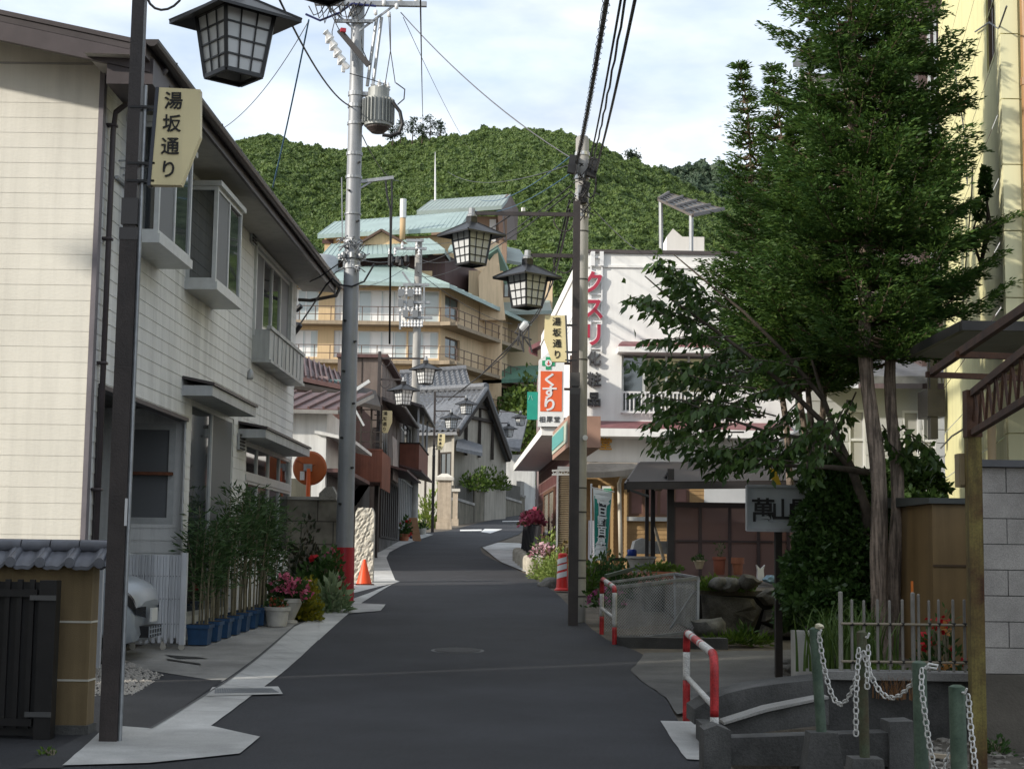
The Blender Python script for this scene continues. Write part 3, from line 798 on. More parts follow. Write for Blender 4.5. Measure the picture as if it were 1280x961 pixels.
tile=mat('kawara_tile',(.125,.130,.150,1),.45,ns=7,na=.25,spec=.5)
zt0=P(100,710,13.4).z;m=MB();tw=.245
k=int((xr_+.12+9.5)/tw)
NS=12
for side in(-1,1):
 vs=[];fs=[]
 for i in range(k*NS+1):
  x=xr_+.12-i*tw/NS;ph=(i%NS)/NS*2*PI;w=.022*math.sin(ph)-.012*math.cos(2*ph)
  for t in(0,1):
   vs.append(Vector((x,13.565+side*(.24*(1-t)+.03*t),zt0+.03+.12*t+w)))
  vs.append(Vector((x,13.565+side*.24,zt0+.0+w)))
 for i in range(k*NS):
  a=i*3;fs+=[(a,a+3,a+4,a+1),(a+2,a+5,a+3,a)]
 m.add(vs,fs)
for i in range(k+1):
 x=xr_+.09-i*tw
 m.tube([(x,13.565-.255,zt0+.045),(x,13.565,zt0+.165),(x,13.565+.255,zt0+.045)],.032,8)
 m.lathe((x,13.565-.262,zt0+.045),[(.001,-.012),(.044,-.01),(.044,.012),(.001,.014)],10,axis=(0,-1,0))
for i in range(k):
 x=xr_+.1-i*tw;m.tube([(x,13.565,zt0+.185),(x-tw+.01,13.565,zt0+.185)],.055,10)
m.prism([(xr_+.13,13.3,zt0+.02),(xr_+.13,13.83,zt0+.02),(xr_+.13,13.66,zt0+.22),(xr_+.13,13.47,zt0+.22)],(.035,0,0))
smooth_by(m.build('tile_coping',tile,gw),50)
gate=thing('gate','tall black steel gate leaf in front of the tan garden wall','gate',(-4.6,13.2,0))
blk=mat('black_steel',(.012,.011,.011,1),.5,ns=6,na=.3)
gx1=X(52,13.2);gx2,gx3=X(55,13.2),X(76,13.2);gz1=P(40,727,13.2).z
m=MB();m.bx(-8.2,gx1,13.19,13.22,.04,gz1)
m.build('panel',blk,gate)
m=MB()
for i in range(34):
 x=gx1-.05-i*.10;m.bx(x-.02,x+.02,13.15,13.188,.10,gz1+.02)
for z in(.12,gz1-.12):m.bx(-8.2,gx1,13.13,13.16,z,z+.06)
m.build('bar',blk,gate)
m=MB();m.bx(gx2,gx3,13.12,13.26,-.02,P(65,725,13.2).z);m.build('post',blk,gate)
m=MB()
for py in(747,893):z=P(60,py,13.1).z;m.bx(gx1-.05,gx3+.004,13.10,13.118,z-.02,z+.02)
m.split('hinge',mat('dull_steel',(.11,.11,.11,1),.5,.5),gate)
lampb=mat('lamp_brown',(.040,.031,.029,1),.45,ns=4,na=.3,spec=.5,streak=.3,speck=.2,bump=.2,bs=60)
lampk=mat('lamp_black',(.011,.011,.012,1),.42,spec=.5,ns=8,na=.35)
paper=mat('lamp_pane',(.55,.56,.56,1),.35,ns=2,na=.06)
steel=mat('galvanised',(.30,.31,.32,1),.45,.6,ns=8,na=.2,streak=.2)
signm=mat('sign_cream',(.72,.62,.36,1),.45,ns=1.5,na=.06,streak=.12)
ink=mat('ink_black',(.012,.011,.010,1),.6)
LR=math.radians(41)
def lantern(par,c,grid=True,s=1.0):
 c=Vector(c);R=Matrix.Rotation(LR,3,'Z')
 rt,rb,h=.235*s,.170*s,.52*s
 def cor(r,z):return[c+R@Vector((a*r,b*r,z))for a,b in((-1,-1),(1,-1),(1,1),(-1,1))]
 B,T=cor(rb,0),cor(rt,h)
 fr_=MB()
 for i in range(4):
  fr_.beam(B[i],T[i],.030,.030)
  fr_.beam(B[i],B[(i+1)%4],.030,.035);fr_.beam(T[i],T[(i+1)%4],.03,.03)
 if grid:
  for i in range(4):
   b0,b1,t0,t1=B[i],B[(i+1)%4],T[i],T[(i+1)%4]
   for k in(1,2):fr_.beam(b0.lerp(b1,k/3),t0.lerp(t1,k/3),.011,.014)
   for k in(1,2,3):fr_.beam(b0.lerp(t0,k/4),b1.lerp(t1,k/4),.011,.014)
 ring=MB();n=24;z0=Vector((0,0,.004))
 for k in range(n):
  def sq(a):
   x,y=math.cos(a),math.sin(a);q=max(abs(x),abs(y));return c+R@Vector((x/q*rb,y/q*rb,.006))
  def ci(a):return c+R@Vector((math.cos(a)*rb*.86,math.sin(a)*rb*.86,.006))
  a,b=2*PI*k/n,2*PI*(k+1)/n
  fr_.quad(sq(a),sq(b),ci(b),ci(a))
 lt=fr_.build('lantern',lampk,par)
 g=MB();Bi,Ti=cor(rb-.008,.01),cor(rt-.008,h-.01)
 for i in range(4):g.quad(Bi[i],Bi[(i+1)%4],Ti[(i+1)%4],Ti[i])
 g.build('pane',paper,lt)
 r=MB();rr=.40*s;E=cor(rr,h-.06);E2=cor(rr,h-.035);M_=cor(.07,h+.17);t0=c+Vector((0,0,h))
 for i in range(4):
  j=(i+1)%4
  r.quad(E[i],E[j],E2[j],E2[i]);r.quad(E2[i],E2[j],M_[j],M_[i]);r.quad(E[j],E[i],T[i],T[j])
  r.beam(E2[i]+Vector((0,0,.004)),M_[i],.02,.02)
 r.poly(M_);r.box(c+Vector((0,0,h+.22)),(.13,.13,.10),LR)
 r.build('lamp_roof',lampk,lt)
 k=MB();k.lathe(c+Vector((0,0,h+.27)),[(.085,0),(.085,.03),(.06,.05),(.05,.14),(.001,.15)],12);k.build('cap',steel,lt)
 return lt
def street_lamp(base,side,low,label,top_arm=True,hi=.72,a1=.82,a2=1.55,grid=True,topz=None,w=.14):
 base=Vector(base);t=thing('street_lamp',label,'street lamp',base,'brown lantern street lamps along the road')
 zl=base.z+low;zt=zl+.52+hi+.55
 m=MB();m.box((base.x,base.y,(base.z-.1+zl-1.35)/2),(w,w,zl-1.35-base.z+.1));m.build('post',lampb,t)
 m=MB();m.box((base.x,base.y,(zl-1.35+zt)/2),(w*.74,w*.74,zt-zl+1.35));m.build('upper_post',lampb,t)
 m=MB();m.box((base.x,base.y,zl-1.36),(w*1.06,w*1.06,.10));m.box((base.x,base.y,zl-1.17),(w*.95,w*.95,.22));m.build('collar',mat('collar_grey',(.07,.065,.065,1),.5),t)
 for dz,ar in((0,a1),(hi,a2)):
  m=MB();za=zl+dz+.52+.33
  m.beam((base.x,base.y,za),(base.x+side*(ar-.02),base.y,za),.045,.06)
  q=[Vector((base.x+side*(.05+.16*(1-math.cos(a))),base.y,za-.10-.22*math.sin(a)*(1-a/9)))for a in[i*.35 for i in range(12)]]
  m.tube(q,.011,6)
  m.build('arm',lampb,t)
  lantern(t,(base.x+side*ar,base.y,zl+dz),grid)
 return t
def street_sign(x,y,z0,z1,wpx,mirror,lab,big=True,post=None,gap=.10):
 h=z1-z0;s=-1 if mirror else 1
 t=thing('street_sign',lab,'street sign',(x,y,z0),'cream street name signs on the lamps')
 pts=[(0,0),(.64*wpx,.0),(wpx,.50*h),(.97*wpx,h*.985),(.10*wpx,h)]
 P_=[Vector((x+s*a,y-.03,z0+b))for a,b in pts]
 m=MB();m.prism(P_,(0,.09,0));m.build('board',signm,t)
 m=MB();m.beam((x-s*.012,y+.015,z0-.01),(x-s*.012+s*.10*wpx,y+.015,z0+h),.028,.11);m.build('edge_strip',mat('sign_edge',(.05,.055,.07,1),.5),t)
 if big:
  m=MB();sz=h*.19
  for i,ch in enumerate('湯坂通り'):
   zc_=z0+h*(.865-.235*i);xc=x+s*(wpx*(.37 if not mirror else.42)+.05*wpx*(1-i/3))
   m.text(ch,(xc,y-.036,zc_),(1,0,0),(0,0,1),sz,.008,offset=.012)
  m.build('lettering',ink,t)
 m=MB()
 for f in(.04,.22,.80):
  z=z0+h*f;xp=x-s*gap
  m.beam((xp-s*.10,y-.02,z),(x+s*.03,y-.02,z),.02,.02);m.beam((xp-s*.10,y+.075,z),(x+s*.03,y+.075,z),.02,.02)
 m.split('bracket',lampk,t)
 return t
b=G(137,927)
lp1=street_lamp((b.x,b.y,b.z),1,P(290,96,b.y).z-b.z,'tall dark lantern street lamp standing on the pale concrete by the tan wall',a1=P(292,90,b.y).x-b.x)
m=MB();m.tube([(b.x+.085,b.y-.02,.0),(b.x+.085,b.y-.02,3.0),(b.x+.085,b.y-.02,5.4)],.018,8);m.build('conduit',steel,lp1)
m=MB();m.box((b.x+.076,b.y-.08,P(158,640,13).z),(.018,.02,.22));m.build('number_plate',mat('plate_white',(.6,.6,.6,1),.5),lp1)
q0,q1=P(190,233,b.y),P(196,112,b.y)
street_sign(q0.x,b.y-.03,q0.z,q1.z,P(252,165,b.y).x-q0.x,False,'cream street name plate on the tall dark lamp by the tan wall')
b2=Vector((P(716,780,25.6).x,25.6,ZP(25.6)))
lp2=street_lamp(b2,-1,P(664,384,25.6).z-b2.z,'dark lantern street lamp in front of the grey concrete utility pole',a1=b2.x-P(661,384,25.6).x+.03,a2=b2.x-P(591,330,25.6).x+.03,hi=P(591,331,25.6).z-P(661,384,25.6).z,w=.155)
q0,q1=P(708.5,453,25.6),P(708,395,25.6)
street_sign(q0.x,25.57,q0.z,q1.z,q0.x-P(680,420,25.6).x,True,'cream street name plate overlapping the orange medicine sign',gap=.06)
for px,py,d,lab,sl_ in((469,700,53.3,'dark lantern street lamp in front of the rust coloured balcony','cream street name plate in front of the rust coloured balcony'),(540,665,78.6,'thin dark lantern street lamp in front of the stone gate pillar','small cream street name plate below the lanterns by the stone gate pillar'),(617,648,99.6,'small looking lantern street lamp standing along the stone wall uphill','tiny cream street name plate high above the stone wall uphill')):
 b=Vector((X(px,d),d,ZP(d)))
 street_lamp(b,1,5.1,lab,grid=True)
 q={469:(475,541,513),540:(546,562,542),617:(618.5,558,542)}[px]
 p0,p1=P(q[0],q[1],d),P(q[0],q[2],d)
 street_sign(p0.x,d-.03,p0.z,p1.z,.40,False,sl_,big=True)
pconc=mat('pole_concrete',(.34,.33,.31,1),.85,ns=2.5,na=.12,bump=.25,bs=80,streak=.3)
pgrey=mat('pole_steel',(.27,.28,.295,1),.5,.25,ns=2.0,na=.12,streak=.2)
cable=mat('cable_black',(.015,.015,.017,1),.55)
wire=mat('wire_grey',(.09,.09,.10,1),.5,.4)
cblue=mat('cable_blue',(.03,.09,.16,1),.6)
porc=mat('porcelain',(.66,.66,.66,1),.25)
redv=mat('red_sheet',(.33,.012,.022,1),.4,ns=3,na=.25,streak=.2)
def sag(a,b,s=.3,n=14):
 a=Vector(a);b=Vector(b);return[a.lerp(b,i/n)-Vector((0,0,4*s*(i/n)*(1-i/n)))for i in range(n+1)]
def wire_obj(pts,r,m_,label,n=6):
 m=MB();m.tube(pts,r,n);o=m.build('overhead_cable',m_,smooth=True);return tag(o,label,'cable','overhead cables')
BX,BD=X(430.5,29.2),29.2
pb=thing('utility_pole','tall grey utility pole with a transformer and a red sheath at its foot','utility pole',(BX,BD,ZP(BD)),'utility poles carrying the cables')
zt=14.5
m=MB();m.tube([(BX,BD,ZP(BD)-.1),(BX,BD,zt)],[.165,.115],20);m.build('shaft',pgrey,pb,smooth=False)
for p_ in pb.children:smooth_by(p_,50)
def bz(py):return P(437,py,BD).z
def brad(z):return.165+(.115-.165)*(z-ZP(BD))/(zt-ZP(BD))
m=MB();z1=P(431,684,BD).z;m.tube([(BX,BD,ZP(BD)+.04),(BX,BD,z1)],[.19,.187],20);m.hexa([Vector((BX-.20,BD-.21,ZP(BD)+.05)),Vector((BX-.02,BD-.24,ZP(BD)+.05)),Vector((BX-.02,BD-.16,ZP(BD)+.05)),Vector((BX-.20,BD-.13,ZP(BD)+.05)),Vector((BX-.20,BD-.21,z1)),Vector((BX-.02,BD-.24,z1)),Vector((BX-.02,BD-.16,z1)),Vector((BX-.20,BD-.13,z1))])
smooth_by(m.build('red_sheath',redv,pb),40)
m=MB()
for i,py in enumerate((630,585,548,505,465,428,402,340,312,278,240,205)):
 z=bz(py);a=-PI/2+(.7 if i%2 else-.5);r=brad(z);m.tube([(BX+r*math.cos(a),BD+r*math.sin(a),z),(BX+(r+.05)*math.cos(a),BD+(r+.05)*math.sin(a),z)],.022,8)
m.split('step_bolt',mat('dark_bolt',(.03,.03,.03,1),.5),pb)
m=MB()
for py,h in((193,.06),(222,.05),(118,.08),(133,.07),(155,.05),(303,.05),(320,.12),(333,.10),(328,.04),(268,.03)):
 z=bz(py);m.tube([(BX,BD,z-h/2),(BX,BD,z+h/2)],brad(z)+.018,16)
m.split('clamp_band',steel,pb)
m=MB();q=random.Random(4)
for i in range(46):
 z=bz(q.uniform(298,338));a=q.uniform(PI,2*PI);r=brad(z)+.02;p=Vector((BX+r*math.cos(a),BD+r*math.sin(a),z));v=Vector((q.uniform(-.2,.2),q.uniform(-.15,.05),q.uniform(-.14,.14)));m.tube([p,p+v*.6+Vector((0,-.04,0)),p+v],.012,5)
for i in range(8):
 a=i*.8;p=Vector((BX+.22*math.cos(a),BD+.22*math.sin(a),bz(325)));m.lathe(p,[(.001,0),(.045,.01),(.045,.10),(.001,.11)],8)
m.split('cable_clamp',steel,pb)
m=MB();z=bz(9);m.box((BX+.25,BD-.14,z+.02),(2.1,.09,.09));z=bz(-22);m.box((BX+.1,BD-.14,z),(2.0,.09,.09));m.beam((BX-.6,BD-.14,bz(9)),(BX,BD-.1,bz(42)),.035);m.beam((BX+.7,BD-.14,bz(9)),(BX+.02,BD-.1,bz(42)),.035)
m.box((BX-.05,BD-.15,bz(30)),(.7,.06,.06));m.split('crossarm',steel,pb)
m=MB()
for i in range(7):
 x=BX-.75+i*.31;z=bz(9)+.06
 m.lathe((x,BD-.14,z),[(.03,0),(.05,.03),(.028,.05),(.05,.08),(.028,.10),(.045,.13),(.001,.15)],10)
for i,(dx,py) in enumerate(((-.3,20),(-.12,26),(.35,24),(.6,26),(.74,16),(.5,12))):m.lathe((BX+dx,BD-.2,bz(py)),[(.001,0),(.035,.02),(.035,.10),(.001,.13)],8)
m.split('insulator',porc,pb,smooth=True)
m=MB();a,c=P(424,38,BD-.3),P(461,82,BD-.3)
m.beam(a,c,.07,.10);m.build('switch_rail',mat('dark_iron',(.05,.045,.045,1),.6),pb)
m=MB()
for i in range(5):
 p=P(416+i*5,50+i*9,BD-.35);m.lathe(p,[(.001,0),(.055,.02),(.05,.16),(.07,.2),(.001,.22)],8,axis=(-.6,-.2,.6));m.box(p+Vector((-.10,0,.02)),(.06,.05,.18),.4)
m.split('fuse_holder',porc,pb)
m=MB();p=P(429,38,BD-.38);m.box(p,(.10,.06,.07),.3);m.build('red_cap',mat('red_cap',(.4,.02,.04,1),.4),pb)
tx,td,tz0,tz1=P(473,137,BD).x,BD-.02,P(470,163,BD).z,P(470,110,BD).z
tf=MB();R_=.28;H_=tz1-tz0
tf.lathe((tx,td,tz0),[(.001,-.03),(.14,-.02),(.20,.05),(.255,.07),(.255,H_*.74),(.20,H_*.76),(.20,H_*.97),(.16,H_),(.001,H_)],24)
for k in range(26):
 a=2*PI*k/26;p=Vector((tx+.27*math.cos(a),td+.27*math.sin(a),tz0+H_*.42));tf.box(p,(.075,.014,H_*.56),a)
tr=tf.build('transformer',mat('transformer_grey',(.27,.28,.27,1),.5,.2,ns=3,na=.1,streak=.15),pb)
m=MB();pz_=P(470,150,BD).z
for z in(tz0+.12,tz0+H_*.8):m.bx(BX+.08,tx-.2,BD-.06,BD+.06,z,z+.07)
m.split('hanger',steel,tr)
m=MB();m.lathe((tx,td,tz0),[(.001,-.06),(.12,-.055),(.215,.03),(.215,.05),(.001,.06)],20);m.build('base_plate',mat('trans_base',(.06,.045,.04,1),.6),tr)
m=MB()
for i,(ex,ey) in enumerate(((-.10,-.1),(.02,-.16),(.12,-.1),(.17,.02))):
 m.lathe((tx+ex,td+ey,tz1-.06),[(.035,0),(.05,.03),(.03,.05),(.05,.08),(.03,.10),(.02,.16),(.001,.17)],8)
m.split('bushing',porc,tr)
m=MB();m.tube([P(491,128,BD-.2),P(500,140,BD-.2),P(503,155,BD-.2),P(499,166,BD-.2),P(488,170,BD-.2),P(478,169,BD-.2)],.035,8);m.tube([P(495,104,BD-.2),P(506,112,BD-.2),P(505,124,BD-.2),P(497,131,BD-.2)],.012,6);m.build('lead',cable,tr)
m=MB()
for a,c,r in(((466,108),(477,22),.032),((459,108),(471,22),.032)):m.tube([P(*a,BD-.1),P(*c,BD-.1)],r,8)
m.split('riser_pipe',steel,pb)
m=MB();q=random.Random(8)
for a,c in(((486,20),(494,104)),((488,18),(481,108)),((420,20),(416,60)),((437,92),(480,105)),((452,45),(459,75)),((410,2),(425,40))):
 m.tube([P(*a,BD-.2),P((a[0]+c[0])/2+q.uniform(-4,4),(a[1]+c[1])/2,BD-.25),P(*c,BD-.2)],.009,5)
for i in range(9):
 x=386+i*7;m.tube([P(x,2+q.uniform(-3,6),BD-.2),P(x+6,22+q.uniform(-6,10),BD-.28),P(x+14,14+q.uniform(-8,8),BD-.28),P(x+22,3,BD-.2)],.012,5)
m.build('jumper_wire',cable,pb)
m=MB();m.tube([P(382,18,BD-.2),P(400,26,BD-.2),P(425,16,BD-.2),P(440,5,BD-.2),P(470,8,BD-.2)],.022,6);m.build('blue_cable',mat('cable_navy',(.02,.025,.10,1),.5),pb)
m=MB();a,c=P(444,228,BD),P(492,222,BD-.02);m.beam(a,c,.05,.06);m.beam(P(446,238,BD),P(470,224,BD),.03);m.beam(P(427,222,BD),P(428,300,BD),.02);m.build('bracket_arm',steel,pb)
m=MB()
for dx in(0,1.5):m.tube([P(482+dx*5,226,BD-.06),P(484+dx*4,246,BD-.06),P(488+dx,262,BD-.06),P(488,330,BD-.06),P(487,430,BD-.06)],.018,6)
m.build('cable_drop',cable,pb)
CX,CD=X(723.2,26.3),26.3
pc=thing('utility_pole','weathered concrete utility pole behind a street lamp with black splice boxes at its top','utility pole',(CX,CD,ZP(CD)),'utility poles carrying the cables')
zc_=P(735,171,CD).z
m=MB();m.tube([(CX,CD,ZP(CD)-.1),(CX,CD,zc_-.04),(CX,CD,zc_)],[.125,.112,.09],20);smooth_by(m.build('shaft',pconc,pc),40)
m=MB()
for py in(700,722,745,610,640,450,350,290):z=P(730,py,CD).z;m.tube([(CX,CD,z-.012),(CX,CD,z+.012)],.125-.013*(z-.5)/6.4+.006,16)
m.split('band',mat('band_dark',(.05,.05,.05,1),.6),pc)
m=MB();q=random.Random(5)
for px,py,w,h in((716,206,.15,.30),(741,210,.17,.32),(732,236,.12,.22),(728,248,.13,.16)):
 p=P(px,py,CD-.16);m.box(p,(w,.14,h),q.uniform(-.3,.3),Matrix.Rotation(q.uniform(-.3,.3),3,'Y'))
m.split('splice_box',cable,pc)
m=MB()
for i in range(26):
 p=P(q.uniform(716,744),q.uniform(196,262),CD-.2);v=Vector((q.uniform(-.12,.12),q.uniform(-.12,.0),q.uniform(-.35,.2)));m.tube([p,p+v*.5+Vector((q.uniform(-.1,.1),-.05,0)),p+v],.010,5)
lo=[P(738+7*math.cos(a),228+20*math.sin(a),CD-.22)for a in[i*.5 for i in range(14)]];m.tube(lo,.014,6)
m.build('cable_coil',cable,pc)
m=MB()
for py in(193,222,244,270):z=P(730,py,CD).z;m.tube([(CX,CD,z-.03),(CX,CD,z+.03)],.125,14)
m.box(P(726,240,CD-.15),(.10,.06,.22),.2);m.split('metal_clamp',mat('zinc',(.5,.5,.5,1),.35,.7,ns=20,na=.3),pc)
m=MB();m.lathe(P(731.5,547,CD-.13),[(.001,0),(.045,.0),(.045,.01),(.001,.012)],14,axis=(0,-1,0));m.build('round_tag',porc,pc)
for px,d,top,rad,lab in((515.5,76.0,300,.20,'pale concrete utility pole rising in front of the hotel with insulators on crossarms'),):
 b=Vector((X(px,d),d,ZP(d)));t=thing('utility_pole',lab,'utility pole',b,'utility poles carrying the cables')
 zt_=P(px,top,d).z
 m=MB();m.tube([b,(b.x,b.y,zt_)],[rad*1.15,rad*.85],16);smooth_by(m.build('shaft',pconc,t),40)
 m=MB()
 for py,xa,xb in((302,500,522),(312,484,526),(357,497,530),(379,497,532),(398,500,535)):z=P(px,py,d).z;m.box(((X(xa,d)+X(xb,d))/2,d-.25,z),(X(xb,d)-X(xa,d),.14,.12))
 for xa,ya,xb,yb in((500,357,500,412),(503,340,515,357),(530,357,530,385),(508,357,508,400)):m.beam(P(xa,ya,d-.3),P(xb,yb,d-.3),.09)
 m.split('crossarm',steel,t)
 m=MB();q=random.Random(11)
 for px_,py_ in[(487,311),(494,310),(503,303),(521,303),(524,311)]+[(500+4.2*i,360)for i in range(7)]+[(501+5*i,381)for i in range(6)]+[(503+4*i,400)for i in range(7)]:
  m.lathe(P(px_,py_,d-.35),[(.001,-.36),(.08,-.3),(.045,-.22),(.08,-.14),(.045,-.06),(.06,0),(.001,.02)],8)
 m.split('insulator',porc,t)
 m=MB()
 for i in range(7):m.lathe(P(486+q.uniform(0,24),325+q.uniform(-8,6),d-.5),[(.001,-.22),(.13,-.15),(.13,.12),(.001,.2)],8)
 m.split('splice_box',cable,t)
 m=MB()
 for i in range(6):m.box(P(501+12*(i%2)+6*(i//4),366+13*(i//2),d-.4),(.26,.1,.36))
 m.split('switchgear',mat('switchgear',(.16,.17,.18,1),.5),t)
d=56.0;b=Vector((X(470,d),d,ZP(d)))
wire_obj([P(768,-60,9.0)]+sag(P(765,-40,11),P(721,204,CD-.2),.10)[1:],.021,cable,'thickest black cable of the bundle, with a thin wire wound round it')
wire_obj(sag(P(783,-40,11),P(735,210,CD-.2),.10),.011,cable,'thinnest smooth black cable of the bundle above the concrete pole')
wire_obj([p+Vector((.006*math.sin(i*2.1),0,.006*math.cos(i*1.7)))for i,p in enumerate(sag(P(789,-40,11),P(738,212,CD-.2),.13,30))],.011,cable,'black cable with a loose wavy wrap above the concrete pole')
wire_obj(sag(P(802,-40,11),P(744,214,CD-.2),.10),.015,cable,'medium smooth black cable at the outer edge of the bundle above the concrete pole')
hx=MB();A=sag(P(765,-40,11),P(721,204,CD-.2),.10,60)
hp=[]
for i in range(240):
 p=A[int(i/4)].lerp(A[min(60,int(i/4)+1)],(i%4)/4);hp.append(p+Vector((.034*math.cos(i*1.3),0,.034*math.sin(i*1.3))))
wire_obj(hp,.0035,cable,'thin spiral wire wound around the thickest cable',4)
wire_obj(sag(P(501,16,BD),P(742,214,CD+.05),.25),.011,wire,'single wire from the transformer pole down to the concrete pole')
wire_obj(sag(P(340,-20,15),P(436,132,BD-.1),.2)+sag(P(436,132,BD-.1),P(498,226,60),.4)[1:],.013,cable,'black cable slanting from the near lantern past the transformer pole')
wire_obj(sag(P(386,25,BD-.2),P(341,234,34),.1),.016,cblue,'blue cable dropping from the transformer pole to the white house roof')
wire_obj(sag(P(385,28,BD-.2),P(280,160,33),.25),.008,wire,'fine wire between the white house eave and the transformer pole')
wire_obj(sag(P(525,-30,14),P(529,160,76),.2),.009,wire,'upright thin wire crossing the sky between the transformer and the hotel mast')
wire_obj(sag(P(504,22,BD),P(590,190,74),.2),.007,wire,'faint wire fading down towards the wooded ridge')
wire_obj(sag(P(714,195,CD-.1),P(600,250,60),.3),.010,cblue,'bluish wire running from the concrete pole top towards the transformer pole')
wire_obj(sag(P(714,232,CD-.1),P(515,318,75.5),.8),.011,cable,'dark wire from the concrete pole to the hotel side pole')
wire_obj([P(430,325,BD-.15),P(400,346,BD-.1),P(372,360,33)],.012,cable,'short black service wire from pole to white house corner')
wire_obj([P(468,330,BD-.1),P(455,352,BD-.1),P(440,358,BD-.18),P(425,356,BD-.18),P(416,348,BD-.15),P(408,356,BD-.1),P(392,380,32),P(373,408,34)],.018,cable,'looping black cable round the transformer pole to the house corner')
wire_obj(sag(P(712,262,CD-.1),P(690,355,40),.1)+[P(672,395,44),P(640,430,52),P(600,470,64),P(560,500,72)],.022,cable,'heavy black cable running from the lamp arm towards the tiled roof')
wire_obj([P(712,250,CD-.1),P(684,370,40),P(660,408,46),P(630,445,55),P(575,490,70)],.016,cable,'second black cable sagging below the heavy one near the tiled roof')
wire_obj(sag(P(742,262,CD),P(810,320,46),.1),.009,wire,'thin wire from the concrete pole to the white shop roof')
wire_obj(sag(P(440,330,BD),P(372,345,60),.2),.008,wire,'fine wire between the transformer pole and the white house over the teal roof')
wire_obj(sag(P(440,322,BD),P(510,312,75.5),.3),.010,cable,'thin cable between the transformer pole and the hotel side pole')
wire_obj(sag(P(640,268,CD-.2),P(520,330,75),.2),.012,cable,'short dark cable passing behind the upper hanging lantern')
wire_obj(sag(P(716,205,CD-.1),P(560,215,70),.4),.008,wire,'highest thin wire leading from the concrete pole towards the ridge')
wire_obj(sag(P(716,215,CD-.1),P(590,262,64),.35),.009,cblue,'lower bluish wire leading from the concrete pole over the hotel')
wire_obj(sag(P(714,240,CD-.1),P(520,345,75.5),.5),.012,cable,'dark cable dipping from the concrete pole across the hotel balconies')
wire_obj(sag(P(522,305,75.5),P(596,290,110),.3),.014,cable,'short cable from the hotel side pole to the hotel roof')
wire_obj(sag(P(512,330,75.5),P(372,352,45),.6),.011,cable,'cable from the hotel side pole down behind the transformer pole')
wire_obj(sag(P(522,340,75.5),P(640,405,110),.4),.016,cable,'cable from the hotel side pole to the wing of the hotel')
m=MB();m.box(P(654,262,CD),(.05,.05,.06),.4);tag(m.build('cable_tag',mat('white_tag',(.7,.7,.68,1),.5)),'small white tag hanging on a cable by the lamp arm','cable tag')
m=MB()
p=P(655,407,45);m.lathe(p,[(.001,-.16),(.09,-.13),(.10,.1),(.001,.16)],10,axis=(.5,-.3,.5));o_=m.build('cable_junction',mat('zinc2',(.4,.42,.43,1),.5),None);tag(o_,'grey round cable junction hanging from the black cables beside the lower lantern','cable junction')
m=MB();q=random.Random(21)
for i in range(7):p=P(652+q.uniform(-4,12),408+q.uniform(-8,4),45);m.tube([p,p+Vector((q.uniform(-.2,.2),0,-.3)),p+Vector((q.uniform(-.1,.3),0,q.uniform(-.8,-.4)))],.025,5)
tag(m.build('hanging_wires',cable),'bunch of black wire ends hanging under the grey junction','cable')
m=MB();m.lathe(P(114+256,411,33.5),[(.001,-.16),(.07,-.13),(.09,.12),(.001,.16)],8,axis=(.4,-.2,.6));m.lathe(P(373,385,33.5),[(.001,-.1),(.06,-.08),(.06,.08),(.001,.1)],8,axis=(.5,-.2,.4));tag(m.build('cable_splice',cable),'pair of black splice cases at the far corner of the white house','cable splice')
cg=thing('folding_gate','white folding driveway gate pulled together beside the silver car','gate',G(200,805))
GD=21.3;ax,bx_=X(163,GD),X(235,GD);gz0,gz1=ZP(GD)+.09,P(200,693,GD).z
gatew=mat('gate_white',(.62,.63,.65,1),.4,ns=3,na=.06,streak=.25)
m=MB();k=17
for i in range(k):
 x=ax+(bx_-.07-ax)*(i+.5)/k;m.bx(x-.018,x+.018,GD-.03+.02*(i%2),GD+.01+.02*(i%2),gz0+(.07 if i%2 else.0),gz1)
for i in range(k):x=ax+(bx_-.07-ax)*(i+1)/k;m.bx(x-.016,x+.016,GD+.018,GD+.03,gz0+.14,gz1-.01)
m.build('slat',gatew,cg)
m=MB();m.bx(bx_-.07,bx_,GD-.05,GD+.04,gz0-.02,gz1+.03);m.bx(ax-.04,ax,GD-.05,GD+.04,gz0-.02,gz1+.02);m.split('end_post',gatew,cg)
m=MB()
for z in(gz0+.25,(gz0+gz1)/2,gz1-.28):
 for i in range(k):x=ax+(bx_-.07-ax)*(i+.5)/k;m.lathe((x,GD-.034,z),[(.008,0),(.008,.01),(.001,.012)],6,axis=(0,-1,0))
m.build('rivet',steel,cg)
m=MB()
for x in(ax+.08,(ax+bx_)/2+.1,bx_-.04):
 m.lathe((x,GD-.02,gz0-.05),[(.001,-.015),(.04,-.012),(.04,.012),(.001,.015)],10,axis=(0,1,0));m.bx(x-.03,x+.03,GD-.02,GD+.0,gz0-.06,gz0+.02)
m.split('castor',mat('dirty_white',(.45,.42,.36,1),.6),cg)
m=MB();x0,x1=X(120,18.9),X(130.5,18.9);m.bx(x0,x1,18.88,18.94,ZP(18.9)+.02,P(125,681,18.9).z)
wp=m.build('white_post',gatew);tag(wp,'tall narrow white gate post standing at the corner of the cream house','gate post')
m=MB();m.rock(G(124,824)+Vector((.05,.0,.05)),(.13,.12,.13),4);m.rock(G(118,812)+Vector((0,0,.05)),(.09,.1,.1),7);tag(m.build('stones',mat('pale_stone',(.38,.36,.34,1),.9,ns=10,na=.3,bump=.5,bs=30),smooth=True),'two pale stones lying at the foot of the white post','stones')
car=thing('parked_car','silver hatchback car parked nose out under the open carport','car',(-5,20.2,ZP(20.2)))
paint=mat('silver_paint',(.34,.37,.40,1),.38,.3,spec=.5)
blackp=mat('black_plastic',(.012,.012,.013,1),.5)
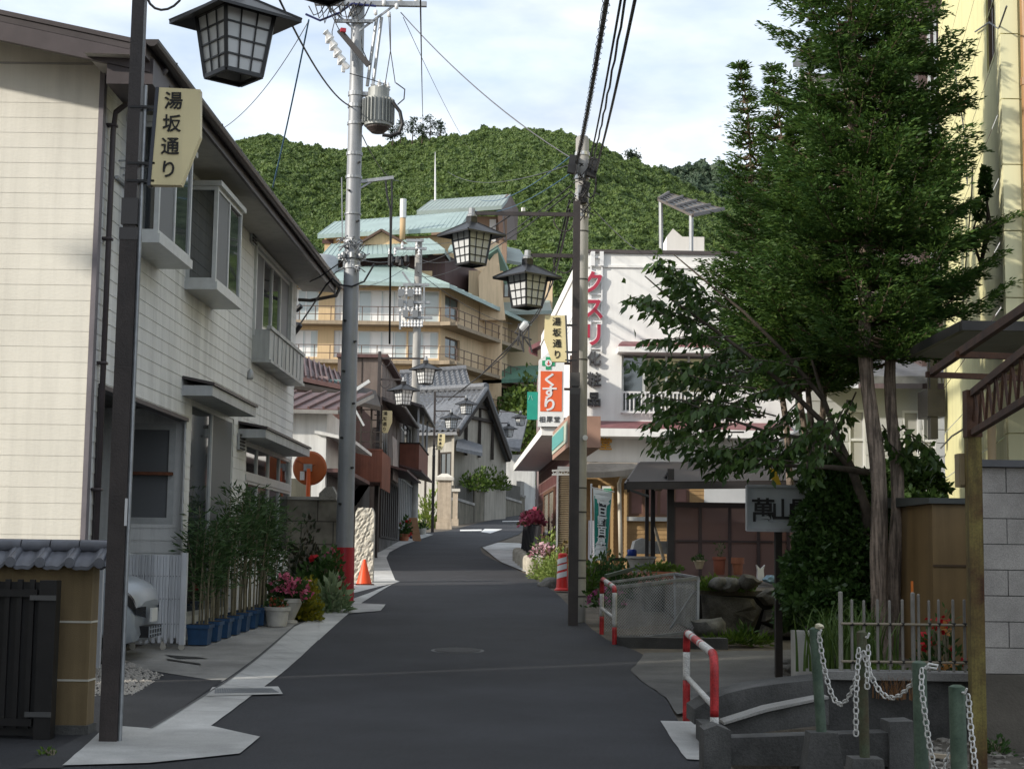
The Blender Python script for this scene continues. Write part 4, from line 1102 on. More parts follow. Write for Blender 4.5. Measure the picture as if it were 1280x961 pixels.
cyc,zc0_=20.2,ZP(20.2)+.02;noseX=P(190,760,20.2).x+.03
secs=[(0.00,.62,.30,.62,.70,.46),(.04,.70,.22,.74,.82,.54),(.14,.765,.19,.84,.91,.62),(.30,.80,.19,.91,.98,.67),(.50,.82,.19,.95,1.02,.69),(.85,.845,.19,.98,1.08,.70),(1.15,.85,.19,.99,1.16,.68),(1.6,.85,.19,.97,1.40,.60),(2.1,.85,.19,.98,1.50,.58),(2.9,.85,.19,.98,1.50,.57),(3.4,.84,.20,.98,1.42,.54),(3.75,.80,.25,.95,1.10,.56),(3.85,.72,.35,.85,.95,.55)]
vs=[];fs=[]
def ring(s_):
 d_,hw,zs_,zw,zr,rw=s_
 pr=[(hw*.86,zs_),(hw,zs_+.12),(hw,(zs_+zw)/2),(hw*.985,zw),(rw*1.02+.0,zr-.05),(rw*.80,zr),(0,zr+.02)]
 pr=pr+[(-a,b)for a,b in pr[-2::-1]]
 return[Vector((noseX-d_-.10*(abs(a)/max(hw,.01))**2*(1 if d_<.5 else 0),cyc+a,zc0_+b))for a,b in pr]
for s_ in secs:vs+=ring(s_)
n=13
for i in range(len(secs)-1):
 for j in range(n-1):fs.append((i*n+j,i*n+j+1,(i+1)*n+j+1,(i+1)*n+j))
 fs.append((i*n+n-1,i*n,(i+1)*n,(i+1)*n+n-1))
fs+=[tuple(range(n)),tuple(range((len(secs)-1)*n,len(secs)*n))[::-1]]
m=MB();m.add(vs,fs);body=m.build('body',paint,car);smooth_by(body,34)
m=MB()
def lerpsec(d_):
 for a,b in zip(secs,secs[1:]):
  if a[0]<=d_<=b[0]:
   t=(d_-a[0])/(b[0]-a[0]);return tuple(p+(q-p)*t for p,q in zip(a,b))
for sg in(-1,1):
 for d0_,d1_ in((1.25,1.95),(2.02,2.95),(3.02,3.35)):
  a,b=lerpsec(d0_),lerpsec(d1_)
  m.quad(*[Vector((noseX-s_[0],cyc+sg*(y_+.004),zc0_+z_))for s_,y_,z_ in((a,a[1]*.985-.01,a[3]+.03),(b,b[1]*.985-.01,b[3]+.03),(b,b[5]*1.02+.012,b[4]-.07),(a,a[5]*1.02+.012+(.0 if d0_>1.5 else.02),max(a[4]-.07,a[3]+.05)))])
a,b=lerpsec(1.13),lerpsec(1.58);m.quad(Vector((noseX-1.16,cyc-.66,zc0_+1.09)),Vector((noseX-1.16,cyc+.66,zc0_+1.09)),Vector((noseX-1.58,cyc+.50,zc0_+1.41)),Vector((noseX-1.58,cyc-.50,zc0_+1.41)))
m.build('window',glass,car)
for sg in(-1,1):
 m=MB();z_=lerpsec(0);pv=[Vector((noseX-.034+.012,cyc+sg*.36,zc0_+q_))for q_ in(z_[3]-.12,z_[3]-.02,z_[3]+.02)]
 for k in range(9):
  d_=.0+.27*k/8;r_=ring(lerpsec(d_));A_=r_[2].lerp(r_[3],.50+.22*k/8);B_=r_[3].lerp(r_[4],.25+.35*k/8)
  q_=[]
  for p in(A_,r_[3],B_):y_=abs(p.y-cyc);q_.append(Vector((p.x+.012,cyc+sg*(y_+.010),p.z+.004)))
  if pv:m.quad(pv[0],q_[0],q_[1],pv[1]);m.quad(pv[1],q_[1],q_[2],pv[2])
  pv=q_
 m.build('headlight',mat('headlight',(.02,.022,.025,1),.08,spec=.9),car)
 m=MB();m.box((noseX-1.25,cyc+sg*.98,zc0_+1.0),(.12,.16,.12));m.beam((noseX-1.25,cyc+sg*.84,zc0_+.97),(noseX-1.25,cyc+sg*.92,zc0_+.98),.04);m.build('mirror',paint,car)
 for d_ in(.72,3.15):
  m=MB();m.lathe((noseX-d_,cyc+sg*.70,zc0_+.29),[(.18,-.09),(.27,-.09),(.295,-.06),(.295,.06),(.27,.09),(.18,.09)],24,axis=(0,1,0));w_=m.build('wheel',blackp,car)
  m=MB();m.lathe((noseX-d_,cyc+sg*.795,zc0_+.29),[(.19,-.0),(.19,.012),(.05,.02),(.001,.02)],20,axis=(0,sg,0));m.build('rim',steel,w_)
m=MB();m.box((noseX-.0,cyc-.02,zc0_+.53),(.02,.34,.165));m.build('licence_plate',mat('plate_white2',(.65,.65,.62,1),.5),car)
m=MB();m.text('・・・・',(noseX+.008,cyc-.02,zc0_+.51),(0,1,0),(0,0,1),.06,.003);m.build('plate_mark',mat('plate_green',(.02,.12,.06,1),.5),car)
m=MB();m.box((noseX-.06,cyc,zc0_+.33),(.16,.74,.14));m.build('grille',blackp,car)
m=MB()
for i in range(6):m.box((noseX+.024,cyc-.35+i*.14,zc0_+.33),(.012,.012,.13))
for z in(.30,.36):m.box((noseX+.024,cyc,zc0_+z),(.010,.70,.012))
m.build('grille_bar',paint,car)
m=MB();m.box((noseX-.6,cyc,zc0_+.30),(.25,1.5,.3));m.box((noseX-3.1,cyc,zc0_+.30),(.4,1.5,.3));m.build('underbody',blackp,car)
blueP=mat('planter_blue',(.018,.062,.14,1),.45,ns=5,na=.2,streak=.2)
soil=mat('soil',(.035,.026,.02,1),.95,ns=20,na=.4)
oleL=leafmat('oleander_leaf',(.032,.070,.022,1),(.080,.135,.045,1),(.045,.09,.03,1),trans=.25,nscale=2.5)
stemm=mat('stem',(.16,.14,.09,1),.8,ns=12,na=.3)
pA,pB=Vector(gp((240,806))[0]+(0,)),Vector(gp((333,775))[0]+(0,))
npl=9;plabs=['first','second','third','fourth','fifth','sixth','seventh','eighth','ninth']
for i in range(npl):
 t=i/(npl-1);q=pA.lerp(pB,t);q.x+=.10;z=ZP(q.y)+.012
 ln,wd,hh=.36,.30,.27
 pt=thing('planter_box','blue plastic planter holding tall narrow leaved shrubs, %s counted from the white gate'%plabs[i],'planter',(q.x,q.y,z),'blue planters along the house')
 m=MB();a,b2_=wd/2,ln/2
 def rect(f,zz):return[Vector((q.x+sx*a*f,q.y+sy*b2_*f,z+zz))for sx,sy in((-1,-1),(1,-1),(1,1),(-1,1))]
 m.hexa(rect(.84,0)+rect(.98,hh));m.hexa(rect(1.08,hh-.05)+rect(1.08,hh));m.build('box',blueP,pt)
 m=MB();m.poly(rect(.95,hh+.004));m.build('soil',soil,pt)
 r_=random.Random(50+i)
 hgt=[1.75,1.35,1.55,1.95,1.9,2.0,1.9,1.75,1.6][i]
 pl=thing('potted_shrub','narrow leaved green shrub growing from the %s blue planter past the white gate'%plabs[i],'shrub',(q.x,q.y,z+hh),'tall shrubs in blue planters')
 m=MB();pts_=[];axs=[]
 for s_ in range(7):
  x0,y0=q.x+r_.uniform(-.1,.1),q.y+r_.uniform(-.13,.13);lx_,ly_=r_.uniform(-.16,.20),r_.uniform(-.2,.2);h=hgt*r_.uniform(.64,.98)
  line=[Vector((x0+lx_*u*u,y0+ly_*u*u,z+hh-.02+h*u))for u in(0,.2,.4,.6,.8,1)]
  m.tube(line,[.014,.013,.011,.009,.006,.003],5)
  for k_ in range(115):
   u=r_.random()**.55;u=.25+.75*u;f=u*5;ii=min(4,int(f));p=line[ii].lerp(line[ii+1],f-ii)
   an=r_.uniform(0,6.28);rad_=r_.uniform(.0,.14)*(.4+u)
   pts_.append(p+Vector((math.cos(an)*rad_,math.sin(an)*rad_,r_.uniform(-.05,.05))));axs.append((math.cos(an)*.8,math.sin(an)*.8,r_.uniform(-.2,.9)))
 m.build('stem',stemm,pl)
 V,Fc=leafquads([tuple(p)for p in pts_],.115,elong=5.0,up=.3,axis=np.array(axs),aspread=.35)
 npmesh('foliage',V,Fc,oleL,pl)
def leafball(name,label,cat,c,r,n,size,m_,elong=1.8,flower=None,nf=0,fs_=.05,group=None,up=.4,zmin=0.0):
 c=Vector(c);t=thing(name,label,cat,c,group)
 d_=rng.normal(size=(n,3));d_[:,2]=np.abs(d_[:,2]);d_/=np.linalg.norm(d_,axis=1,keepdims=True);p=d_*(rng.random((n,1))**.45)*np.array(r)*(1+.25*np.sin(d_[:,:1]*5+3*d_[:,1:2]))+np.array(c)+np.array([0,0,zmin])
 V,Fc=leafquads(p,size,elong=elong,up=up,axis=d_+np.array([0,0,.3]),aspread=.7);npmesh('foliage',V,Fc,m_,t)
 m=MB();q=random.Random(int(c.x*100))
 for i in range(9):m.tube([c+Vector((q.uniform(-.04,.04),q.uniform(-.04,.04),0)),c+Vector((q.uniform(-.6,.6)*r[0],q.uniform(-.6,.6)*r[1],zmin+r[2]*.8))],.006,4)
 m.build('stem',stemm,t)
 if flower:
  d_=rng.normal(size=(nf,3));d_[:,2]=np.abs(d_[:,2])+.2;d_[:,1]-=.4;d_/=np.linalg.norm(d_,axis=1,keepdims=True);p=d_*np.array(r)*1.02+np.array(c)+np.array([0,0,zmin])
  pp=np.repeat(p,6,axis=0)+rng.normal(size=(nf*6,3))*fs_*.28
  V,Fc=leafquads(pp,fs_,elong=1.2,up=.5);npmesh('blossom',V,Fc,flower,t)
 return t
leafg=leafmat('pot_leaf',(.025,.06,.012,1),(.06,.12,.03,1),trans=.25,nscale=3)
leafy=leafmat('yellow_leaf',(.12,.13,.012,1),(.30,.25,.015,1),(.10,.14,.02,1),trans=.3,nscale=5)
pinkf=leafmat('pink_petal',(.52,.06,.16,1),(.65,.22,.30,1),trans=.3)
redf=leafmat('red_petal',(.40,.008,.015,1),(.55,.02,.03,1),trans=.3)
potw=mat('pot_white',(.46,.44,.40,1),.7,ns=6,na=.15,streak=.2)
terra=mat('terracotta',(.36,.14,.075,1),.8,ns=5,na=.15,streak=.15)
def pot(c,r0,r1,h,m_,label,name='flower_pot',rim=True,group=None,soil_=True):
 c=Vector(c);t=thing(name,label,'flower pot',c,group)
 m=MB();m.lathe(c,[(r0*.9,0),(r0,.01),(r1*.97,h*.82),(r1*(1.1 if rim else 1),h*.83),(r1*(1.1 if rim else 1),h),(r1*.9,h),(r1*.88,h*.9),(.001,h*.9)],20);smooth_by(m.build('vessel',m_,t),45)
 if soil_:m=MB();m.lathe(c+Vector((0,0,h*.9)),[(r1*.88,.0),(r1*.5,.015),(.001,.02)],12);m.build('soil',soil,t)
 return t
g1=G(346,783);pot(g1,.15,.19,.30,potw,'round whitish plant pot at the end of the blue planter row')
leafball('seedling','small reddish seedlings growing in the round whitish pot','plant',g1+Vector((0,0,.28)),(.15,.15,.14),120,.07,leafg,flower=leafmat('terr',(.25,.05,.02,1),(.3,.08,.04,1)),nf=10,fs_=.05)
g2=G(360,778);t=pot(g2,.08,.22,.38,potw,'white goblet shaped planter urn behind the round whitish pot','planter_urn')
m=MB();m.lathe(g2,[(.16,0),(.15,.03),(.07,.06),(.07,.10),(.001,.10)],16);m.build('foot',potw,t)
leafball('pink_geranium','pink flowering geranium growing in the white planter urn','flowering plant',g2+Vector((0,0,.36)),(.34,.30,.38),420,.09,leafg,1.3,pinkf,34,.07)
leafball('golden_bush','yellow leaved bushy plant beside the white planter urn','plant',G(378,776),(.36,.30,.62),1300,.075,leafy,1.5)
leafball('red_geranium','red geranium blooming against the stone wall by the red pole sheath','flowering plant',G(392,764)+Vector((0,.5,.0)),(.34,.34,.98),900,.10,leafg,1.3,redf,8,.10)
leafball('hosta','white edged broad leaf plant at the foot of the red pole sheath','plant',G(412,765),(.34,.28,.50),420,.16,leafmat('hosta_leaf',(.06,.13,.045,1),(.32,.38,.22,1),trans=.25),2.2)
leafball('red_petunia','small plant with dark pink blooms leaning on the red pole sheath','flowering plant',G(410,762)+Vector((.0,.3,.4)),(.24,.22,.62),420,.09,leafg,1.6,pinkf,9,.06)
leafball('dark_shrub','dark reddish leaved shrub growing against the block wall behind the flowers','shrub',G(375,765)+Vector((-.1,1.0,0)),(.38,.4,1.45),900,.10,leafmat('plum_leaf',(.035,.018,.015,1),(.03,.05,.02,1),trans=.15),1.5)
bw=thing('block_wall','old stained stone block wall between the house and the utility pole','wall',(-3.9,31,.7))
stonem=brickmat('stone_block',(.21,.195,.165,1),(.26,.24,.20,1),(.10,.09,.08,1),.62,.44,.012,.95,.8,'X',na=.2)
m=MB();d=31.0;x0,x1=X(373,d),X(420,d);zt=P(400,622,d).z
m.bx(x0-1.2,x1,d,d+.35,ZP(d)-.2,zt-.04);m.build('wall',stonem,bw)
m=MB();xm=X(401,d);m.bx(x0-1.2,xm,d-.03,d+.38,zt-.04,zt+.02);m.build('coping',conc2,bw)
m=MB();p=[(X(397,d),zt-.04),(x1-.02,zt-.04),(x1-.02,P(0,612,d).z),(x1-.10,P(0,602,d).z),(X(401,d)+.06,P(0,603,d).z),(X(397,d),P(0,611,d).z)]
m.prism([Vector((a,d-.05,b))for a,b in p],(0,.4,0));m.build('post_stone',mat('rough_stone',(.27,.26,.235,1),.95,ns=5,na=.25,bump=.9,bs=22,speck=.3),bw)
m=MB();m.bx(X(350,33.6)-.2,X(386,33.6),33.5,33.7,ZP(33)-.1,P(360,598,33.6).z);cw=m.build('low_wall',mat('cream_wall',(.45,.42,.32,1),.85,ns=3,na=.1,streak=.3));tag(cw,'low cream wall behind the orange backed traffic mirror','wall')
tm=thing('traffic_mirror','round traffic mirror seen from its orange back on an orange post','traffic mirror',(X(386,32),32,ZP(32)))
orange=mat('mirror_orange',(.36,.085,.018,1),.5,ns=2,na=.2,streak=.2)
d=32.0;c=P(387.5,585,d);r=.345
m=MB();m.lathe(c,[(r,.0),(r,-.03),(r*.9,-.07),(r*.5,-.10),(.001,-.11)],32,axis=(.1,1,.05));smooth_by(m.build('mirror_back',orange,tm),30)
m=MB()
for k_ in range(3):
 a=PI/2+k_*2*PI/3+PI;m.beam(c+Vector((.08*math.cos(a),-.115,.08*math.sin(a))),c+Vector((r*.9*math.cos(a),-.075,r*.9*math.sin(a))),.025,.02)
m.build('rib',mat('orange_dark',(.22,.05,.012,1),.6),tm)
m=MB();m.tube([c+Vector((0,-.2,-.02)),(c.x,c.y-.2,ZP(d))],.042,12);m.build('post',mat('post_orange',(.60,.10,.02,1),.45),tm)
m=MB();m.box(c+Vector((-.02,-.16,.0)),(.16,.12,.14));m.build('bracket',steel,tm)
m=MB();m.box(c+Vector((-.13,-.15,-.16)),(.09,.03,.17));m.build('sticker',porc,tm)
ws=thing('stone_pillar','pale rough hewn stone pillar in the sun beside the utility pole','stone pillar',G(454,738))
d=36.3;p=[(X(443,d),ZP(d)-.1),(X(466.5,d),ZP(d)-.1),(X(466,d),P(0,636,d).z),(X(463,d),P(0,628,d).z),(X(446,d),P(0,628,d).z),(X(443,d),P(0,634,d).z)]
rough=mat('pale_granite',(.55,.52,.45,1),.95,ns=14,na=.18,bump=1.0,bs=16,speck=.2)
import bmesh
m=MB();nx_,nz_=10,34;x0,x1,zb,zt=X(443,d),X(466.5,d),ZP(d)-.1,P(0,628,d).z
q=random.Random(2)
def prof(u,v):
 z=zb+(zt-zb)*v;w=1-.25*max(0,(v-.93)/.07);return Vector((x0+(x1-x0)*(.5+(u-.5)*w),d+q.uniform(-.022,.022),z+q.uniform(-.01,.01)))
vs=[prof(i/nx_,j/nz_)for j in range(nz_+1)for i in range(nx_+1)];bk=[v+Vector((0,.34,0))for v in vs]
k=nx_+1;f=[(j*k+i,j*k+i+1,(j+1)*k+i+1,(j+1)*k+i)for j in range(nz_)for i in range(nx_)]
m.add(vs+bk,f+[tuple(len(vs)+a for a in t_[::-1])for t_ in f]+[(j*k,(j+1)*k,(j+1)*k+len(vs),j*k+len(vs))for j in range(nz_)]+[((j+1)*k-1+k,(j+1)*k-1,(j+1)*k-1+len(vs),(j+1)*k-1+k+len(vs))for j in range(nz_)]+[(nz_*k+i,nz_*k+i+1,nz_*k+i+1+len(vs),nz_*k+i+len(vs))for i in range(nx_)])
m.build('block',rough,ws)
tc_=thing('traffic_cone','red orange traffic cone standing before the pale stone pillar','traffic cone',G(455,730))
c=G(455,731);m=MB();hc=P(0,693,c.y).z-c.z
m.lathe(c+Vector((0,0,.03)),[(.17,0),(.16,.03),(.03,hc-.03),(.022,hc-.02),(.001,hc-.02)],20);smooth_by(m.build('cone',mat('cone_orange',(.75,.075,.015,1),.45),tc_),50)
m=MB();m.box(c+Vector((0,0,.015)),(.40,.40,.03),.2);m.build('base',mat('cone_base',(.05,.02,.015,1),.6),tc_)
plaster=mat('white_plaster',(.60,.60,.58,1),.85,ns=1.2,na=.08,streak=.2)
maroon=mat('maroon_tin',(.105,.055,.050,1),.55,ns=2.5,na=.3,streak=.3)
pinkw=mat('pink_grey_wall',(.25,.19,.185,1),.85,ns=2,na=.12,streak=.2)
brownw=mat('brown_panel',(.145,.115,.10,1),.75,ns=1.5,na=.15,streak=.3)
rustp=mat('rust_panel',(.17,.058,.034,1),.6,ns=2,na=.2,streak=.25)
darkw=mat('dark_wood',(.030,.024,.02,1),.8,ns=5,na=.3)
shopd=mat('shop_dark',(.05,.045,.042,1),.7,ns=2,na=.3)
greyg=mat('grey_glass',(.10,.115,.11,1),.12,spec=.7)
tealw=mat('teal_panel',(.16,.24,.24,1),.7)
kaw=mat('grey_roof_tile',(.12,.125,.135,1),.5,ns=6,na=.3,spec=.5)
def slab(mb,pts,th):
 pts=[Vector(p)for p in pts];return mb.prism(pts,(0,0,-th))
def ribs(mb,a,b,c,d,n,w,h):
 a,b,c,d=map(Vector,(a,b,c,d))
 for i in range(n+1):
  t=i/n;p,q=a.lerp(b,t),d.lerp(c,t);mb.beam(p+Vector((0,0,h*.4)),q+Vector((0,0,h*.4)),w,h)
def tile_roof(mb,a,b,c,d,cols,rows,amp=.05):
 a,b,c,d=map(Vector,(a,b,c,d));nrm=(b-a).cross(d-a).normalized()
 if nrm.z<0:nrm=-nrm
 k=cols*4
 for r in range(rows):
  t0,t1=r/rows,(r+1.08)/rows;t1=min(1,t1);vs=[]
  for i in range(k+1):
   u=i/k;w=amp*math.sin(u*cols*2*PI);p,q=a.lerp(b,u),d.lerp(c,u)
   vs+=[p.lerp(q,t0)+nrm*(w+.05),p.lerp(q,t1)+nrm*(w+.005),p.lerp(q,t0)+nrm*w]
  f=[]
  for i in range(k):o=i*3;f+=[(o,o+3,o+4,o+1),(o+2,o+5,o+3,o)]
  mb.add(vs,f)
 return mb
wh=thing('plaster_house','white plastered house with a maroon tin roof behind the orange backed mirror','house',(-7,45,1.2))
d=42.5;xr=X(404,d);zt=P(390,512,d).z
sf=Fr(xr,d,0,1)
w1=(sf.px(412.5,580)[0],sf.px(425,580)[0],sf.px(418,634)[1],sf.px(418,545)[1])
m=MB();sf.wall(m,0,7.5,ZP(d)+2.0,zt,[w1]);m.bx(xr-5.5,xr-.002,d,d+7.4,ZP(d)-.2,zt);m.build('wall',plaster,wh)
sf.window(wh,*w1,cols=2,rows=3,n=-.12,w=.05,fm=darkw,gm=glass)
m=MB();z2=P(396,494,d+3).z
e=[Vector((xr-5.6,d-.45,zt+.02)),Vector((xr+.35,d-.45,zt-.02)),Vector((xr+.9,d+3.2,z2+.1)),Vector((xr-5.6,d+3.2,z2+.1))]
slab(m,e,.10);ribs(m,e[0],e[1],e[2],e[3],15,.05,.07);rf=m.build('roof',maroon,wh)
m=MB();m.beam(e[0]-Vector((0,.03,.08)),e[1]-Vector((0,.03,.08)),.07,.10);m.beam(e[1]+Vector((.04,0,-.08)),e[2]+Vector((.04,0,-.08)),.07,.10);m.build('fascia',conc2,rf)
m=MB();slab(m,[Vector((xr-.3,d-.1,zt-.55)),Vector((xr+.7,d-.1,zt-.75)),Vector((xr+.7,d+6,zt-.75)),Vector((xr-.3,d+6,zt-.55))],.09);m.build('side_eave',plaster,wh)
m=MB();sf.box(m,.3,7.0,ZP(d)+.1,ZP(d)+2.6,.003,.03);m.build('shop_front',shopd,wh)
m=MB();sf.box(m,.1,7.3,ZP(d)+2.62,ZP(d)+2.72,.0,.55);m.build('shop_awning',maroon,wh)
ph=thing('pink_house','older house with dull pink upper wall and dark maroon roof over the plaster house','house',(-8,53,1.5))
d=51.5;z0,z1=P(390,500,d).z,P(390,470,d).z
m=MB();m.bx(X(340,d),X(404,d),d,d+4,ZP(d),z1);m.build('wall',pinkw,ph)
m=MB();m.bx(X(404,d)+.003,X(426,d),d+.02,d+3,ZP(d),P(410,474,d).z);m.build('teal_wall',tealw,ph)
m=MB();e=[P(335,462,d-.5),P(430,482,d-.5),P(424,466,d+4.5),P(335,425,d+4.5)]
slab(m,e,.14);ribs(m,e[0],e[1],e[2],e[3],14,.05,.08);m.build('roof',maroon,ph)
m=MB();e=[P(350,478,d-.8),P(432,492,d-.8),P(432,484,d),P(350,470,d)];slab(m,e,.12);m.build('lower_eave',darkw,ph)
rh=thing('balcony_house','brown two storey house with a rust red balcony over the pavement','house',(-6.5,53,1.5))
d=50.3;xo=X(475,d)
m=MB();m.bx(-9,-4.98,d+.1,d+6.4,ZP(d)-.2,P(450,500,d).z);m.build('wall',mat('red_brown_boards',(.10,.050,.042,1),.8,ns=2,na=.25,streak=.35),rh)
z0,z1=P(460,602,d).z,P(460,563,d).z
m=MB();m.bx(X(436,d),xo,d,d+.05,z0,z1);m.bx(xo-.05,xo,d+.05,d+3.6,z0-.2,z1);m.bx(X(436,d),xo-.06,d+.06,d+3.6,z0+.01,z0+.08);bl=m.build('balcony',rustp,rh)
m=MB()
for i in range(11):x=X(436,d)+(xo-X(436,d))*(i+.5)/11;m.bx(x-.012,x+.012,d-.012,d-.002,z0+.03,z1-.03)
m.bx(X(436,d),xo+.02,d-.02,d+.06,z1,z1+.05);m.build('batten',rustp,bl)
m=MB()
for x in(X(447,d),X(460,d),xo-.06):m.bx(x-.03,x+.03,d+.08,d+.14,z1,P(450,505,d).z)
for py in(512,525,540,552):z=P(450,py,d).z;m.bx(X(430,d),xo,d+.09,d+.13,z,z+.03)
m.build('lattice',darkw,rh)
m=MB();e=[P(424,496,d-.5),P(476,508,d-.5),P(470,488,d+4.5),P(424,476,d+4.5)];slab(m,e,.14);m.build('roof',darkw,rh)
m=MB();m.beam(P(440,505,d-.55),P(455,532,d-.5),.06);m.beam(P(445,487,d),P(462,476,d),.10);m.split('rain_pipe',alu,rh)
rf_=Fr(-4.98,d+.1,0,1)
m=MB();rf_.box(m,.3,5.8,ZP(d)+.1,ZP(d)+2.7,.003,.04);m.build('shop_front',shopd,rh)
m=MB();m.hexa([Vector(p)for p in(P(427,632,d),P(445,632,d),P(462,606,d),P(460,604,d),P(427,628,d),P(440,628,d),P(458,602,d),P(456,601,d))]);m.build('broken_awning',mat('awning_green_grey',(.16,.18,.13,1),.8),rh)
bh=thing('brown_house','tall house clad in faded brown panels behind the rust red balcony','house',(-6.5,62,2))
d=57.0;x1=X(471,d);zt=P(445,447,d).z
m=MB();m.bx(X(416,d),x1,d,d+12,ZP(d),zt);m.build('wall',brownw,bh)
s2=Fr(x1,d,0,1);m=MB()
for i in range(18):s2.box(m,i*.66,i*.66+.62,ZP(60)+3.2,zt-.15,.004,.03 if i%3 else.045)
m.build('panel',mat('brown_panel_light',(.17,.135,.115,1),.75,ns=1.2,na=.2,streak=.3),bh)
m=MB();m.bx(X(415,d),x1+.25,d-.15,d+12.2,zt,zt+.12);m.build('roof',maroon,bh)
m=MB();fr2=Fr(X(416,d),d,1,0)
for px in(434,452):u=fr2.px(px,460)[0];fr2.box(m,u,u+.03,zt-.9,zt-.02,.004,.02)
m.build('seam',darkw,bh)
def shop_house(d0,d1,xf,zt,label,wallm_,eave_x,balc,win):
 t=thing('shop_house',label,'house',(xf-3,(d0+d1)/2,ZP(d0)),'shop houses up the street')
 f=Fr(xf,d0,0,1);L_=d1-d0
 m=MB();m.bx(xf-5,xf,d0,d1,ZP(d0)-.3,zt);m.build('wall',wallm_,t)
 m=MB();slab(m,[Vector((eave_x,d0-.3,zt-.05)),Vector((eave_x,d1+.3,zt-.05)),Vector((xf-2.5,d1+.3,zt+1.0)),Vector((xf-2.5,d0-.3,zt+1.0))],.12)
 slab(m,[Vector((xf-5.4,d0-.3,zt-.05)),Vector((xf-5.4,d1+.3,zt-.05)),Vector((xf-2.5,d1+.3,zt+1.0)),Vector((xf-2.5,d0-.3,zt+1.0))],.12);m.build('roof',tinroof,t)
 m=MB();m.tube([(eave_x+.05,d0-.3,zt-.12),(eave_x+.05,d1+.3,zt-.12)],.06,8);m.build('gutter',conc2,t)
 zb=ZP((d0+d1)/2)
 f.window(t,.5,2.4,zb+3.3,zb+4.6,cols=2,n=.01,fm=alu,gm=greyg,w=.07)
 if balc:
  b0,b1,z0,z1,ox=balc
  m=MB();m.bx(xf,ox,d0+b0,d0+b0+.05,z0,z1);m.bx(ox-.05,ox,d0+b0+.05,d0+b1-.05,z0,z1);m.bx(xf,ox,d0+b1-.05,d0+b1,z0,z1);m.bx(xf,ox-.06,d0+b0+.06,d0+b1-.06,z0+.02,z0+.1);b_=m.build('balcony',rustp,t)
  m=MB();m.bx(xf,ox+.04,d0+b0-.03,d0+b1+.03,z1,z1+.06);m.build('handrail',darkw,b_)
  m=MB()
  for q in(b0+.1,(b0+b1)/2,b1-.1):m.bx(ox-.10,ox-.02,d0+q-.04,d0+q+.04,z1+.06,zt-.05)
  m.split('balcony_post',alud,t)
  f.window(t,b0+.3,b1-.3,z0+.3,zt-.5,cols=3,n=.01,fm=darkw,gm=glass,w=.08)
 m=MB();slab(m,[Vector((xf+1.0,d0,zb+2.75)),Vector((xf+1.0,d1,zb+2.75)),Vector((xf,d1,zb+3.0)),Vector((xf,d0,zb+3.0))],.08);m.build('canopy',maroon,t)
 m=MB();f.box(m,.1,L_-.1,zb-.4,zb+.3,.003,.05);m.build('sill',concd,t)
 k=max(3,int(L_/1.1))
 for i in range(k):f.window(t,.2+(L_-.4)*i/k,.2+(L_-.4)*(i+.96)/k,zb+.31,zb+2.5,cols=1,n=.02,fm=alud if win else darkw,gm=greyg if win else shopd,name='door',w=.08)
 return t
shop_house(57.4,66.5,-4.72,P(500,512,57).z+.3,'shop house with beige upper wall and washing by the second lamp',mat('beige_panel',(.29,.27,.22,1),.8,ns=1.3,na=.12,streak=.3),-3.95,None,False)
shop_house(66.7,76.5,-4.72,P(530,524,70).z+.35,'shop house with greenish glass doors and a rust balcony farther up the street',mat('grey_panel',(.22,.21,.19,1),.8,ns=1.3,na=.12,streak=.3),-3.75,(.2,7.5,P(515,588,68).z,P(515,557,68).z,-3.85),True)
m=MB();prev=None
for i in range(16):
 y=57.8+i*.16;q=Vector((-4.25+.06*math.sin(i*1.6),y,P(495,600,58).z));r=Vector((-4.3,y,P(495,545,58).z))
 if prev:m.quad(prev[0],q,r,prev[1])
 prev=(q,r)
tag(m.build('hanging_cloth',mat('faded_cloth',(.34,.30,.27,1),.9,ns=3,na=.2)),'faded cloth hung out in front of the beige shop house','cloth')
leafball('shop_plant','leafy pot plant on the pavement in front of the greenish doors','plant',G(508,676)+Vector((-.1,0,.2)),(.35,.4,.7),200,.16,leafg,flower=redf,nf=6,fs_=.12)
pot(G(508,676)+Vector((-.1,0,0)),.18,.24,.30,terra,'terracotta pot on the pavement before the greenish shop doors')
pot(G(516,673),.14,.18,.26,mat('pot_blue',(.03,.08,.2,1),.4),'small blue pot on the pavement before the greenish shop doors')
pot(G(528,668),.14,.2,.3,potw,'white bucket standing on the kerb by the thin lamp')
leafball('bucket_plant','small green plant growing in the white kerb bucket','plant',G(528,668)+Vector((0,0,.25)),(.25,.25,.35),110,.14,leafg)
m=MB();a=G(516,676);m.hexa([a,a+Vector((.35,.1,0)),a+Vector((.35,.16,0)),a+Vector((0,.06,0)),a+Vector((-.22,.3,1.0)),a+Vector((.13,.4,1.0)),a+Vector((.13,.46,1.0)),a+Vector((-.22,.36,1.0))]);tag(m.build('plank',mat('plank_wood',(.22,.12,.06,1),.8,ns=6,na=.2)),'brown plank leaning in front of the greenish shop doors','plank')
leafball('gate_weeds','light green weeds beside the stone gate pillar','weeds',G(534,662)+Vector((0,3,0)),(1.0,.8,2.0),700,.28,leafmat('weed',(.09,.15,.02,1),(.20,.26,.05,1),trans=.3),3.0)
cream=mat('pillar_stone',(.46,.38,.29,1),.9,ns=4,na=.15,streak=.2,bump=.3,bs=30)
